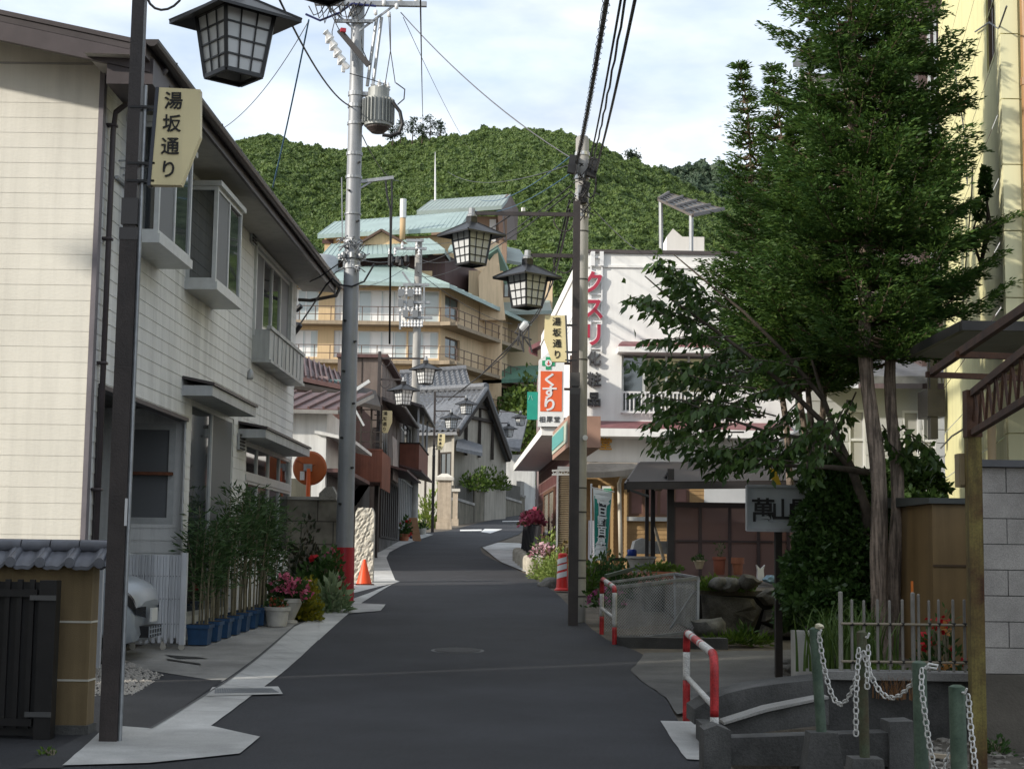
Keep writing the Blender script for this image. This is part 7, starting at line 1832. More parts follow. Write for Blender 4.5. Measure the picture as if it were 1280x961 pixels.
m.lathe(c,[(.17,0),(.17,.03),(.135,.06),(.105,hh*.75),(.10,hh*.97),(.07,hh),(.001,hh)],20);smooth_by(m.build('body',mat('post_red',(.60,.03,.025,1),.4,ns=8,na=.1),rc),45)
m=MB()
for f in(.36,.56,.74):
 n=16;r0_=.137-.03*f;z0=hh*f
 for k in range(n):
  a,b=PI+PI*k/n,PI+PI*(k+1)/n;h0,h1=(k-n/2)/n*.10,(k+1-n/2)/n*.10
  if k<1 or k>11:continue
  m.quad(c+Vector((r0_*math.cos(a),r0_*math.sin(a),z0+h0)),c+Vector((r0_*math.cos(b),r0_*math.sin(b),z0+h1)),c+Vector((r0_*math.cos(b),r0_*math.sin(b),z0+h1+.11)),c+Vector((r0_*math.cos(a),r0_*math.sin(a),z0+h0+.11)))
m.build('white_band',porc,rc)
dw=thing('ditch_slab','dark stained concrete slabs bridging the drain beside the pipe barrier','concrete slab',(2.2,12.8,0))
m=MB();d=13.4;top=[(868,886),(885,876),(910,866),(940,859),(975,854),(1032,848)];bot=[(1032,872),(975,880),(940,887),(905,902),(890,905),(868,905)]
m.prism([P(a,b,d)for a,b in top+bot],(0,.6,0));m.build('rear_slab',concd,dw)
m=MB();d=12.9;m.prism([P(a,b,d)for a,b in((878,905),(905,906),(960,890),(1036,874),(1036,905),(960,914),(918,926),(878,930))],(0,.45,0));m.build('middle_beam',concd,dw)
m=MB();d=12.84;m.prism([P(a,b,d)for a,b in((905,902.5),(960,885),(1036,870),(1036,873),(960,889),(905,905.5))],(0,.3,0));m.build('light_edge',conc2,dw)
m=MB();d=11.75;m.prism([P(a,b,d)for a,b in((912,922),(1148,914),(1148,958),(912,956))],(0,.25,0));m.build('front_beam',concd,dw)
m=MB();d=11.7;m.prism([P(a,b,d)for a,b in((880,912),(896,906),(914,913),(914,972),(880,972))],(0,.3,0));m.prism([P(a,b,d)for a,b in((1112,902),(1143,901),(1143,972),(1112,972))],(0,.3,0));m.split('end_block',concd,dw)
m=MB();m.bx(P(1038,900,12.3).x,8,11.0,14.02,-.5,.02);tag(m.build('earth_plot',mat('plot_earth',(.10,.088,.07,1),.95,ns=6,na=.45,bump=1.0,bs=26,speck=.3)),kind='structure')
m=MB();q=random.Random(31)
for i in range(420):
 x,y=q.uniform(2.6,5.2),q.uniform(10.2,13.9);r=q.uniform(.01,.04)
 if x<P(1040,900,y).x:continue
 m.rock((x,y,(.02 if y>11 else ZP(y)-.03)+r*.3),(r*q.uniform(.8,1.8),r,r*.6),i,1)
tag(m.build('rubble',mat('rubble',(.19,.175,.15,1),.95,ns=12,na=.4)),kind='stuff')
m=MB();m.beam((3.0,12.7,.06),(3.45,12.4,.06),.05,.03);tag(m.build('board_scrap',mat('pale_wood',(.4,.33,.24,1),.8)),'short weathered board lying on the bare earth by the kerb','board')
kx0,kx1=X(1034,14.1),X(1229,14.1);kz=P(1130,838,14.25).z
kb=thing('bed_kerb','grey concrete kerb of the planting bed under the rail fence','kerb',((kx0+kx1)/2,14.2,0))
m=MB();m.bx(kx0,kx1,14.05,14.3,-.2,kz-.07);m.build('face',concd,kb)
m=MB();m.bx(kx0-.03,kx1,14.0,14.36,kz-.068,kz);m.build('coping',conc2,kb)
m=MB();m.prism([Vector((x_,y_,kz-.06))for x_,y_ in((kx0,14.36),(6.5,14.36),(6.5,22.5),(X(1034,22.5),22.5))],(0,0,-.8));tag(m.build('planting_bed',dirt),kind='structure')
m=MB();m.bx(X(991,17),X(1022,17),16.9,17.15,ZP(17)-.1,P(1005,788,17).z)
for i in range(7):x=X(991,17)+.035+i*.037;m.bx(x,x+.012,16.89,16.898,ZP(17),P(1005,790,17).z)
tag(m.build('concrete_block',mat('pale_block',(.34,.33,.30,1),.9,ns=5,na=.12)),'pale ribbed concrete block beside the leaning green chain post','block')
m=MB();m.rock(G(1000,846)+Vector((0,.2,.06)),(.24,.2,.09),9,3);m.rock(G(988,834)+Vector((0,.1,.05)),(.14,.1,.05),19,3);tag(smooth_by(m.build('flat_stones',mat('grey_rock',(.2,.2,.18,1),.95)),60),'flat grey stones lying on the forecourt where the bed kerb starts','stones')
rf=thing('rail_fence','low grey rail fence of thin posts tied to two rails on the bed kerb','fence',((kx0+kx1)/2,14.2,kz))
railg=mat('fence_grey',(.24,.225,.20,1),.6,ns=9,na=.2,streak=.25)
d=14.15
for px,yt,r,yb in((1050,741,.020,848),(1064,751,.013,848),(1079,752,.013,838),(1096,751,.013,846),(1111,752,.013,838),(1127,751,.013,846),(1140,742,.020,846),(1147,744,.014,846),(1160,752,.012,838),(1172,751,.012,842),(1190,751,.013,848),(1204,751,.013,850),(1035,754,.012,838)):
 if px==1035:continue
 x=X(px,d);m=MB();m.tube([(x,d,min(P(px,yb,d).z,kz)-.01 if r<.018 else kz-.001),(x,d,P(px,yt,d).z)],r,10);m.lathe((x,d,P(px,yt,d).z),[(r*1.05,0),(r*.8,.012),(.001,.016)],10);m.build('post',railg,rf)
for py in(780,827):
 z=P(1130,py,d).z;m=MB();m.tube([(X(1050,d),d-.022,z),(kx1+.05,d-.022,z)],.011,8);m.build('rail',mat('rail_tan',(.26,.22,.16,1),.65),rf)
m=MB()
for px in(1064,1079,1096,1111,1127,1160,1172,1190,1204):
 for py in(780,827):m.lathe((X(px,d),d-.012,P(px,py,d).z-.012),[(.022,0),(.024,.012),(.022,.024)],8)
m.build('tie',mat('tie_black',(.015,.014,.013,1),.7),rf)
gpost=mat('post_green',(.075,.125,.085,1),.6,ns=7,na=.3,col2=(.12,.17,.12,1),streak=.35,speck=.2)
rustg=mat('post_rust_green',(.13,.065,.03,1),.75,ns=5,na=.4,col2=(.085,.12,.07,1),speck=.25)
chainw=mat('chain_white',(.58,.57,.54,1),.5,ns=20,na=.15)
def cpost(top,bot,d,r,m_,label,base=None):
 a,b=P(*bot,d),P(*top,d)
 if base is None:a=a.lerp(b,0);k=(ZP(d)-.1-a.z)/(b.z-a.z);a=a+(b-a)*k
 t=thing('chain_post',label,'post',(a.x,a.y,ZP(d)),'green posts carrying the white chain')
 m=MB();m.tube([a,b],r,14);m.lathe(b,[(r*.98,0),(r*.5,.012),(.001,.014)],12);smooth_by(m.build('shaft',m_,t),50)
 m=MB();e=b+Vector((.02,-r,-.03));m.tube([e,e+Vector((0,-.05,0)),e+Vector((0.01,-.06,.03))],.008,6);m.build('hook',chainw,t)
 if base:
  w0,w1,z0=base;m=MB();p=a;zb=ZP(d)-.05
  m.hexa([Vector((p.x-w0,p.y-w0,zb)),Vector((p.x+w0,p.y-w0,zb)),Vector((p.x+w0,p.y+w0,zb)),Vector((p.x-w0,p.y+w0,zb)),Vector((p.x-w1,p.y-w1,z0)),Vector((p.x+w1,p.y-w1,z0)),Vector((p.x+w1,p.y+w1,z0)),Vector((p.x-w1,p.y+w1,z0))]);m.build('base',concd,t)
 return b
c1=cpost((1018,786),(1027,918),11.2,.036,gpost,'leaning green post on a concrete foot with a cream knob on top',(.15,.095,P(1027,914,11.2).z))
c2=cpost((1077,790),(1081,948),10.7,.034,rustg,'rusty post on a concrete foot between two green chain posts',(.13,.10,P(1081,946,10.7).z))
c3=cpost((1149,828),(1152,961),10.2,.045,gpost,'upright green post with a white hook holding two chain ends')
c4=cpost((1196,858),(1199,961),9.8,.050,gpost,'thickest and shortest green post, next to the rusty gate post')
m=MB();m.rock(c1+Vector((.03,-.02,.02)),(.035,.03,.022),8,2);tag(m.build('snail_knob',mat('knob_cream',(.55,.50,.36,1),.6)),'small cream knob on top of the leaning green post','knob')
def chain(pts,label,ln=.052,r=.0055):
 pts=[Vector(p)for p in pts];L_=[0]
 for p,q in zip(pts,pts[1:]):L_.append(L_[-1]+(q-p).length)
 def at(s):
  for i in range(len(pts)-1):
   if s<=L_[i+1]+1e-9:return pts[i].lerp(pts[i+1],(s-L_[i])/max(1e-9,L_[i+1]-L_[i]))
  return pts[-1]
 m=MB();st=ln-3.0*r;n=int(L_[-1]/st)
 for i in range(n):
  a,b=at(i*st),at(min(L_[-1],i*st+.01));c=at(i*st+st/2);t=(b-a).normalized()
  u=t.cross(Vector((0,1,0)));u=u.normalized() if u.length>.1 else Vector((1,0,0));v=t.cross(u)
  w=u if i%2 else v;w=(w+(v if i%2 else u)*.45).normalized();h=ln/2-r;wd=ln*.30
  ring=[]
  for k in range(10):
   q=2*PI*k/10;ring.append(c+t*(h*math.copysign(abs(math.cos(q))**.8,math.cos(q)))+w*(wd*math.copysign(abs(math.sin(q))**.8,math.sin(q))))
  m.tube(ring+ring[:1],r,5,caps=False)
 o=m.build('chain',chainw,smooth=True);return tag(o,label,'chain','white chains between the posts')
def cat_(a,b,mid):return[a.lerp(b,i/20)+(mid-a.lerp(b,.5))*(1-(2*i/20-1)**2)for i in range(21)]
e1,e2,e3,e4=c1+Vector((.02,-.05,-.02)),c2+Vector((0,-.05,-.12)),c3+Vector((0,-.05,-.03)),c4+Vector((.05,-.06,-.04))
chain(cat_(e1,e2,P(1048,879,11)),'white plastic chain sagging between the leaning green post and the rusty post')
chain(cat_(e2,e3,P(1110,871,10.5)),'white plastic chain sagging from the rusty post to the next green post')
chain([e2+Vector((-.03,0,.02)),P(1070,870,10.6),P(1070,924,10.6)],'loose white chain end hanging straight down the rusty post')
chain([e2+Vector((.03,-.01,.04)),P(1084,850,10.6),P(1084,866,10.6)],'short white chain end doubled at the top of the rusty post')
chain([e3+Vector((.0,-.01,-.0)),P(1152,860,10.1),P(1160,920,10.05),P(1172,985,10.0)],'white chain falling steeply in front of the third green post')
chain([P(1172,985,10.0),P(1186,940,9.9),P(1193,915,9.85)],'white chain piece rising towards the thick green post')
chain([e4+Vector((.0,0,0)),P(1213,905,9.7),P(1218,950,9.6),P(1224,990,9.5)],'white chain hanging between the thick green post and the gate post')
m=MB();m.tube([e3+Vector((.02,-.01,.01)),e3+Vector((.09,-.02,.0)),e3+Vector((.10,-.02,.02)),e3+Vector((.04,-.02,.03))],.008,6);tag(m.build('chain_hook',chainw),'white hook sticking out of the third green post','hook')
rust=mat('rusty_steel',(.055,.026,.018,1),.75,ns=5,na=.4,col2=(.11,.05,.025,1),speck=.2)
rustp2=mat('rust_yellow',(.115,.045,.014,1),.75,ns=3.2,na=.4,col2=(.24,.20,.055,1),grain=.35,speck=.25)
gf_=thing('truss_gate','rusty steel gate frame with a zigzag truss beside the block wall','gate',(X(1219,10.5),10.5,0))
gx,gy=X(1218.5,10.5),10.5;zt0,zt1=P(1217,492,gy).z,P(1217,541,gy).z
m=MB();m.bx(gx-.045,gx+.045,gy-.045,gy+.045,-.2,zt0);m.build('post',rustp2,gf_)
m=MB();m.bx(gx-.05,gx+.05,gy-.05,gy+.05,zt1-.03,zt0+.02);m.build('post_head',rust,gf_)
m=MB();m.bx(gx-.90,gx-.81,gy-5.6,gy-5.51,-.2,zt0+.02);m.build('post',rustp2,gf_)
ex,ey=gx-.155*5.5,gy-5.5
m=MB();m.beam((gx,gy,zt0),(ex,ey,zt0),.04,.045);m.build('top_chord',rust,gf_)
m=MB();m.beam((gx,gy,zt1),(ex,ey,zt1),.04,.04);m.build('bottom_chord',rust,gf_)
m=MB();n=36
for i in range(n):
 t0,t1=i/n,(i+1)/n;za,zb=(zt0,zt1) if i%2 else(zt1,zt0);m.tube([(gx+(ex-gx)*t0,gy+(ey-gy)*t0,za),(gx+(ex-gx)*t1,gy+(ey-gy)*t1,zb)],.009,6)
m.build('web_rod',rust,gf_)
m=MB();b=P(1204,588,10.6);m.box(b,(.085,.10,.22));m.box(b+Vector((.0,-.055,.0)),(.07,.02,.20));mb_=m.build('meter_box',mat('meter_tan',(.26,.20,.11,1),.6,ns=5,na=.15),gf_)
m=MB();m.tube([b+Vector((.03,0,-.1)),b+Vector((.035,0,-.8)),(b.x+.035,b.y,0)],.018,8);m.build('pipe',rustp2,mb_)
pg=thing('pergola','dark rusty pergola beams under the canopy of the yellow building','pergola',(3.6,12,0))
zb=P(1165,465,12.8).z;xa=P(1165,465,12.8).x
m=MB();m.beam((xa,12.8,zb),(xa-.09*6,6.8,zb),.045,.055);m.build('long_beam',rust,pg)
m=MB()
for y in(12.8,11.55):m.beam((xa-.09*(12.8-y)-.05,y,zb-.02),(6.5,y,zb-.10),.04,.045)
m.split('cross_beam',rust,pg)
m=MB();m.bx(xa-.58,xa-.50,6.76,6.84,-.1,zb-.03);m.bx(6.3,6.38,12.75,12.83,0,zb-.1);m.bx(6.3,6.38,11.5,11.58,0,zb-.1);m.split('post',rust,pg)
bk=thing('block_wall','grey concrete block wall with a dark cap in front of the yellow building','wall',(6,13.3,0))
bz0=P(1250,842,13.2).z;bz1=P(1250,584,13.2).z;bxx=X(1229,13.2)
nrow=8;rh_=(bz1-bz0)/nrow
m=MB();q=random.Random(9)
for r in range(nrow):
 x=bxx-(.2 if r%2 else 0);
 while x<8.5:
  a,b=max(x,bxx)+.004,min(x+.4,8.5)-.004;o=q.uniform(-.003,.003)
  if b>a+.02:m.bx(a,b,13.2+o,13.34,bz0+r*rh_+.004,bz0+(r+1)*rh_-.004)
  x+=.4
m.build('blocks',mat('block_grey',(.40,.375,.345,1),.92,ns=2.2,na=.15,bump=.5,bs=120,patch=.25,speck=.15),bk)
m=MB();m.bx(bxx+.002,8.5,13.206,13.345,bz0,bz1);m.build('mortar',concd,bk)
m=MB();m.bx(bxx-.03,8.5,13.15,13.38,bz1+.002,P(1250,575,13.2).z);m.build('cap',mat('cap_slate',(.10,.10,.105,1),.8,ns=3,na=.2),bk)
m=MB();m.bx(bxx-.02,8.5,13.17,13.37,-.2,bz0-.002);m.build('plinth',mat('plinth_brown',(.13,.115,.095,1),.95,ns=1.5,na=.3,patch=.4,bump=.4,bs=40),bk)
m=MB();m.tube([(bxx-.035,13.2,bz0),(bxx-.035,13.2,bz1-.05)],.012,8);m.build('conduit',steel,bk)
yel=mat('yellow_wall',(.66,.62,.33,1),.75,ns=.7,na=.05,streak=.10)
yelp=mat('yellow_pilaster',(.70,.67,.42,1),.7,ns=.7,na=.04,streak=.08)
yb=thing('yellow_building','pale yellow building with panel joints and a brown rain pipe','building',(7,21,0))
YX,YD=P(1258,300,17).x,17.0
sl_=.193;fdx=25.9
LY=math.hypot(sl_,1)*(fdx-YD)
ys_=Fr(YX+sl_*(fdx-YD),fdx,-sl_,-1);yf=Fr(YX,YD,1,0)
wy=[(LY-1.6,LY-.75,7.35,9.2)]
m=MB()
z=0.0
while z<10.6:
 z1=min(z+.73,10.6)
 ys_.wall(m,0,LY,z+.008,z1-.008,[w_ for w_ in wy if w_[2]<z+.1 and w_[3]>z1-.1])
 ys_.box(m,0,LY,z1-.008,z1+.008,-.03,-.012)
 z=z1
m.build('side_wall',yel,yb)
m=MB();z=0
while z<10.6:
 for u in range(8):yf.box(m,u*.9+.006,u*.9+.894,z+.006,z+.724,-.05,0)
 z+=.73
yf.box(m,0,7.2,0,10.6,-.2,-.02);m.build('front_wall',yel,yb)
m=MB();z=0
while z<10.6:ys_.box(m,LY-.30,LY-.02,z+.006,z+.724,.002,.035);ys_.box(m,LY-.42,LY-.31,z+.006,z+.724,.002,.018);yf.box(m,-.03,.16,z+.006,z+.724,.002,.03);z+=.73
m.build('pilaster',yelp,yb)
m=MB();x=YX+.22;m.tube([(x,YD-.1,P(1272,402,YD).z),(x,YD-.1,10.5)],.055,12);smooth_by(m.build('rain_pipe',mat('pipe_brown',(.30,.17,.075,1),.45,ns=3,na=.1),yb),40)
m=MB()
for z in(8.9,6.7,4.6):m.tube([(x,YD-.1,z),(x,YD-.1,z+.08)],.064,12)
m.split('pipe_collar',mat('pipe_brown2',(.24,.13,.06,1),.45),yb)
m=MB();a=P(1239,576,16.6);b=P(1239,508,16.6);m.tube([(a.x,16.6,0),b],.045,12);m.tube([b,b+Vector((.03,0,.10)),P(1262,470,16.6),P(1300,455,16.6)],.045,12);smooth_by(m.build('waste_pipe',mat('pipe_tan',(.40,.30,.17,1),.5,ns=3,na=.1),yb),40)
m=MB();c,z_=ys_.px(1206,137);ys_.box(m,c-.16,c+.16,z_,z_+.02,.0,.16);m.prism([ys_.pt(c-.15,z_+.02,.15),ys_.pt(c-.15,z_+.02,.002),ys_.pt(c-.15,z_+.16,.002),ys_.pt(c-.15,z_+.12,.08)],ys_.d*.30);m.build('vent_hood',mat('hood_brown',(.10,.05,.03,1),.5),yb)
m=MB()
for pts in(((1196,60),(1198,100),(1206,150),(1210,180),(1212,230)),((1219,210),(1217,250),(1210,330),(1204,420)),((1222,40),(1240,28),(1252,36),(1262,8))):
 m.tube([ys_.pt(*ys_.px(*p_),.03)for p_ in pts],.010,5)
m.split('wall_cable',wire,yb)
ys_.window(yb,*wy[0],cols=2,n=-.08,w=.06,fm=mat('frame_bronze',(.12,.08,.05,1),.4,.4),gm=glass)
m=MB();a=P(1190,578,20);m.tube([P(1176,560,24),P(1190,545,21),P(1214,530,17.5)],.012,5);m.build('drop_wire',wire,yb)
m=MB();cz=3.71;m.bx(X(1212,14.8),8.5,14.8,YD-.05,cz,cz+.05);cno=m.build('canopy',mat('canopy_grey',(.17,.175,.18,1),.6,ns=2,na=.15),yb)
m=MB();x0=X(1212,14.8);m.bx(x0-.05,8.5,14.74,14.80,cz-.02,cz+.07);m.bx(x0-.06,x0-.003,14.80,YD-.06,cz-.02,cz+.07);m.build('canopy_edge',blk,cno)
db=thing('bronze_building','dark brown clad building with balcony bars behind the yellow wall','building',(X(1172,27),27,0))
d=27.0;bron=mat('bronze_clad',(.085,.055,.05,1),.5,.2,ns=3,na=.2)
m=MB();m.bx(X(1156,d),X(1250,d),d,d+5,ZP(d)+2.2,11.5);m.build('wall',bron,db)
m=MB()
for px in(1168,1176):m.bx(X(px,d),X(px+3,d),d-.06,d-.002,6.0,11);
m.split('window_post',alu,db)
m=MB();d2=25.2
for i in range(12):x=X(1163+i*1.7,d2);m.bx(x,x+.012,d2+.05*i,d2+.05*i+.012,P(0,500,d2).z,P(0,372,d2).z)
m.bx(X(1162,d2),X(1184,d2),d2-.02,d2+.6,P(0,374,d2).z,P(0,370,d2).z);m.bx(X(1162,d2),X(1184,d2),d2-.02,d2+.6,P(0,504,d2).z,P(0,470,d2).z);m.build('balcony',blk,db)
m=MB();m.bx(X(1166,d2),X(1175,d2),d2,d2+.2,P(0,532,d2).z,P(0,376,d2).z);m.build('balcony_post',blk,db)
sh=thing('storage_shed','tan metal storage shed behind the rail fence','shed',(X(1180,16.5),16.5,kz))
tanm=mat('shed_tan',(.185,.120,.050,1),.5,.1,ns=2,na=.12,streak=.25)
d=16.2;sx0,sx1=X(1166,d),X(1218,d);zt_,zm_=P(1190,630,d).z,P(1190,707,d).z
m=MB();m.hexa([Vector(p)for p in((sx0,d,kz-.1),(sx1,d,kz-.1),(sx1,d+1.4,kz-.1),(sx0-.06,d+1.5,kz-.1),(sx0,d,zt_),(sx1,d,zt_),(sx1,d+1.4,zt_),(sx0-.06,d+1.5,zt_))]);m.build('body',tanm,sh)
m=MB();m.hexa([Vector(p)for p in((sx0-.05,d-.06,zt_+.003),(sx1+.03,d-.06,zt_+.003),(sx1+.03,d+1.5,zt_+.003),(sx0-.12,d+1.6,zt_+.003),(sx0-.05,d-.06,zt_+.06),(sx1+.03,d-.06,zt_+.06),(sx1+.03,d+1.5,zt_+.12),(sx0-.12,d+1.6,zt_+.12))]);m.build('roof',mat('shed_roof',(.06,.065,.06,1),.5),sh)
m=MB();m.bx(sx0-.002,sx1+.002,d-.012,d-.002,zm_-.012,zm_+.012);m.bx(sx0+(sx1-sx0)*.86,sx0+(sx1-sx0)*.9,d-.014,d-.003,kz,zt_-.02);m.build('door_rail',mat('shed_dark',(.06,.035,.015,1),.5),sh)
wb=thing('white_building','tall white building with a grey tiled eave behind the conifers','building',(7.8,40,2))
d=37.0;m=MB();w3_=Fr(X(1002,d),d,1,0);wo=[(w3_.px(1115,120)[0],w3_.px(1165,120)[0],P(0,140,d).z,P(0,100,d).z),(w3_.px(1040,120)[0],w3_.px(1080,120)[0],P(0,140,d).z,P(0,95,d).z)]
w3_.wall(m,0,5,5.0,P(0,78,d).z,wo);m.build('wall',whitew,wb)
for o_ in wo:w3_.window(wb,*o_,cols=2,n=-.12,w=.06,fm=alu,gm=greyg)
m=MB();slab(m,[P(991,76,d-.7),P(1290,76,d-.7),P(1290,40,d+4),P(1003,56,d+4)],.16);m.build('roof',kaw,wb)
m=MB();m.bx(X(985,d),X(990,d),d+3,d+3.1,8,8.1);
gb=thing('grey_house','pale grey sided house with white window frames behind the tree trunks','house',(X(1100,26),28,.6))
d=26.2;g3=Fr(X(1012,d),d,1,0);go=[(g3.px(a,540)[0],g3.px(b,540)[0],P(0,572,d).z,P(0,497,d).z)for a,b in((1128,1150),(1152,1170),(1060,1082))]
m=MB();g3.wall(m,0,3.0,ZP(26),P(0,470,d).z,go,pitch=.22);m.build('wall',mat('grey_siding',(.42,.43,.43,1),.7,ns=1,na=.08),gb)
for o_ in go:g3.window(gb,*o_,cols=1,rows=2,n=-.06,w=.04,fm=winw,gm=mat('pale_pane',(.36,.36,.34,1),.3))
m=MB();g3.box(m,-.1,3.1,P(0,583,d).z,P(0,577,d).z,.0,.15);m.build('ledge',winw,gb)
m=MB();slab(m,[P(945,566,d-.6),P(1000,538,d-.6),P(1000,536,d+3),P(945,563,d+3)],.12);m.build('roof',kaw,gb)
m=MB();slab(m,[P(1005,470,d-.5),P(1180,470,d-.5),P(1180,440,d+3),P(1010,440,d+3)],.12);m.build('upper_roof',kaw,gb)
rt=thing('roof_canopy','corrugated canopy on thin posts above the pharmacy roof','canopy',P(850,316,46))
d=45.5;a,b,c,e=P(823,250,d),P(866,270,d-1.5),P(905,262,d+2.5),P(836,242,d+3)
m=MB();slab(m,[a,b,c,e],.04);m.build('sheet',trans('canopy_sheet',(.30,.30,.29,1),.6),rt)
m=MB()
for t_ in(0,.25,.5,.75,1):m.beam(a.lerp(b,t_)+Vector((0,0,.03)),e.lerp(c,t_)+Vector((0,0,.03)),.06,.09)
for t_ in(0,.2,.4,.6,.8,1):m.beam(a.lerp(e,t_)+Vector((0,0,.0)),b.lerp(c,t_),.05,.06)
m.build('rafter',mat('rafter_brown',(.10,.085,.075,1),.6),rt)
m=MB();m.tube([P(826,252,d),P(826.5,318,d)],.06,8);m.tube([P(864,270,d-1.4),P(864,318,d-1.4)],.06,8);m.split('post',alud,rt)
m=MB();d=48;m.bx(X(832,d),X(880,d),d,d+4,P(0,330,d).z-1.5,P(0,284,d).z);m.prism([Vector((X(832,d),d,P(0,284,d).z)),Vector((X(852,d),d,P(0,284,d).z)),Vector((X(840,d),d,P(0,274,d).z))],(0,3,0));tag(m.build('roof_hut',whitew),'white roof hut under the corrugated canopy','hut')
sb=thing('sign_board','grey framed sign board with bold black characters partly hidden by the shrub','sign',(X(972,19),19,ZP(19)))
d=19.0;x0,x1,z0,z1=X(933,d),X(1024,d),P(970,663,d).z,P(970,607,d).z
m=MB();m.bx(x0+.01,x1,d,d+.14,z0,z1);m.build('board',mat('board_grey',(.42,.45,.46,1),.5,ns=1.5,na=.08,streak=.1),sb)
m=MB();w=.022
for a,b,c_,e_ in((x0,x1,z0-.015,z0+w),(x0,x1,z1-w,z1+.01),(x0,x0+w,z0+w,z1-w),(x1-w,x1,z0+w,z1-w)):m.bx(a,b,d-.025,d-.002,c_,e_)
m.build('frame',alud,sb)
m=MB()
for i,ch in enumerate('萬山閣'):m.text(ch,P(954+i*24.5,637,d-.012),(1,0,0),(0,0,1),[31,29,29][i]*d/F,.014,offset=.018)
m.build('lettering',ink,sb)
m=MB()
for px in(974,1012):m.bx(X(px,d)-.04,X(px,d)+.04,d+.02,d+.12,ZP(d),z0)
m.split('post',darkw,sb)
m=MB();m.prism([P(962,585,20),P(970,586,20),P(977,607,20),P(967,606,20)],(0,.05,0));tag(m.build('yellow_flag',mat('flag_yellow',(.55,.36,.02,1),.6)),'small yellow flag poking up behind the lettered sign board','flag')
conL=leafmat('cypress_leaf',(.030,.076,.017,1),(.092,.155,.027,1),(.036,.082,.018,1),trans=.36,nscale=1.1,rough=.6)
barkc=mat('cypress_bark',(.30,.235,.185,1),.95,ns=5,na=.3,bump=1.0,bs=30,grain=.72)
def conifer(label,stems,crown0,top,rad,nbr,seed,prof=.8,lean=0.0,dens=1.0,leaf=.064,tier=.40):
 b0=Vector(stems[0][0]);t=thing('conifer',label,'conifer tree',b0,'conifers on the right');q=random.Random(seed);g=np.random.default_rng(seed)
 for a,b,r in stems:
  a,b=Vector(a),Vector(b);m=MB();n=26;vs=[]
  pts=[a.lerp(b,i/n)+Vector((.03*math.sin(i*.9+seed),.03*math.cos(i*.7),0))for i in range(n+1)]
  m.tube([a-Vector((0,0,.2))]+pts,[r*1.25]+[r*(1-.85*i/n)*(1+.05*math.sin(i*2.3))for i in range(n+1)],14)
  m.build('trunk',barkc,t,smooth=True)
 Pp=[];Ax=[];br=MB()
 for i in range(nbr):
  u=(i+q.random())/nbr;st=stems[i%len(stems)];a,b=Vector(st[0]),Vector(st[1])
  z=crown0+(top-crown0)*u;z=crown0+(math.floor((z-crown0)/tier)+.5+q.gauss(0,.16))*tier;k=(z-a.z)/(b.z-a.z);s=a.lerp(b,min(1,max(0,k)))
  az=i*2.399+q.uniform(-.5,.5);R_=rad*(max(.04,1-u)**prof)*q.uniform(.50,1.20)*(min(1,.55+u*3))
  dr=Vector((math.cos(az),math.sin(az),0));rise=q.uniform(-.12,.22)
  tip=s+dr*R_+Vector((0,0,R_*rise));mid=s.lerp(tip,.55)+Vector((0,0,-R_*.10));tip=tip+Vector((0,0,R_*.16))
  line=[s,s.lerp(mid,.5)+Vector((0,0,-.02)),mid,mid.lerp(tip,.5)+Vector((0,0,-.01)),tip];br.tube(line,[.020,.016,.012,.007,.003],4,caps=False)
  side=dr.cross(Vector((0,0,1)))
  nt=max(3,int(R_/.075*dens))
  for j in range(nt):
   v=.22+.78*(j+q.random())/nt;f=v*4;ii=min(3,int(f));p=line[ii].lerp(line[ii+1],f-ii)
   for sg in(-1,1):
    tl=(.30*(1-v*.62)*R_+.06)*q.uniform(.6,1.15);td=(dr*q.uniform(.5,1.0)+side*sg*q.uniform(.5,1.0)+Vector((0,0,q.uniform(-.15,.30)))).normalized()
    nl=max(6,int(tl/.0105*dens))
    for w in range(nl):
     x=(w+.5)/nl;c=p+td*tl*x+Vector((0,0,-.05*tl*x));sp=.034
     Pp.append((c.x+q.gauss(0,sp*.7),c.y+q.gauss(0,sp*.7),c.z+q.gauss(0,sp*.55)))
     e=td+dr*.3;Ax.append((e.x+q.gauss(0,.4),e.y+q.gauss(0,.4),e.z+q.gauss(.08,.28)))
 br.build('branches',mat('conifer_twig',(.10,.07,.045,1),.9),t)
 V,Fc=leafquads(np.array(Pp),leaf,elong=3.3,up=.45,axis=np.array(Ax),aspread=.18);npmesh('foliage',V,Fc,conL,t);print('LEAVES',len(Fc));return t
D1=17.2
sA=[P(1107,790,D1),P(1078,120,D1),.105];sB=[P(1121,790,D1+.15),P(1123,-60,D1+.25),.088]
top=P(1060,-230,D1).z
sA[1]=Vector((P(1048,0,D1).x,D1,top));sB[1]=Vector((P(1114,0,D1).x+.05,D1+.4,top-.7))
for s_ in(sA,sB):s_[0]=Vector((s_[0].x,s_[0].y,kz-.05))
conifer('tall dark conifer with two bare reddish trunks behind the rail fence',[tuple(sA),tuple(sB)],P(1090,455,D1).z,top,1.30,490,3,prof=.55,dens=1.15)
for px,d,yt,yb,rad,n,lab,sd in((924,20.5,76,485,1.15,260,'slim conifer whose pointed tip stands apart against the sky',5),(966,20.0,82,485,1.15,250,'slim conifer with a thin leaning tip between the tall ones',6),(990,19.2,150,490,1.15,260,'shorter conifer without a visible tip among the group behind the cherry shoots',12),(1012,19.4,55,485,1.0,240,'conifer filling the gap between the slim tips and the double trunked one',9)):
 b=Vector((X(1010+(px-900)*.28,d),d,ZP(d)));tp=P(px,yt,d);conifer(lab,[(b,tp,.06)],P(px,yb,d).z,tp.z,rad,n,sd,prof=1.05,dens=1.0,tier=.15)
chL=leafmat('cherry_leaf',(.036,.080,.018,1),(.095,.155,.032,1),(.046,.094,.022,1),trans=.38,nscale=1.5,rough=.42,spec=.45)
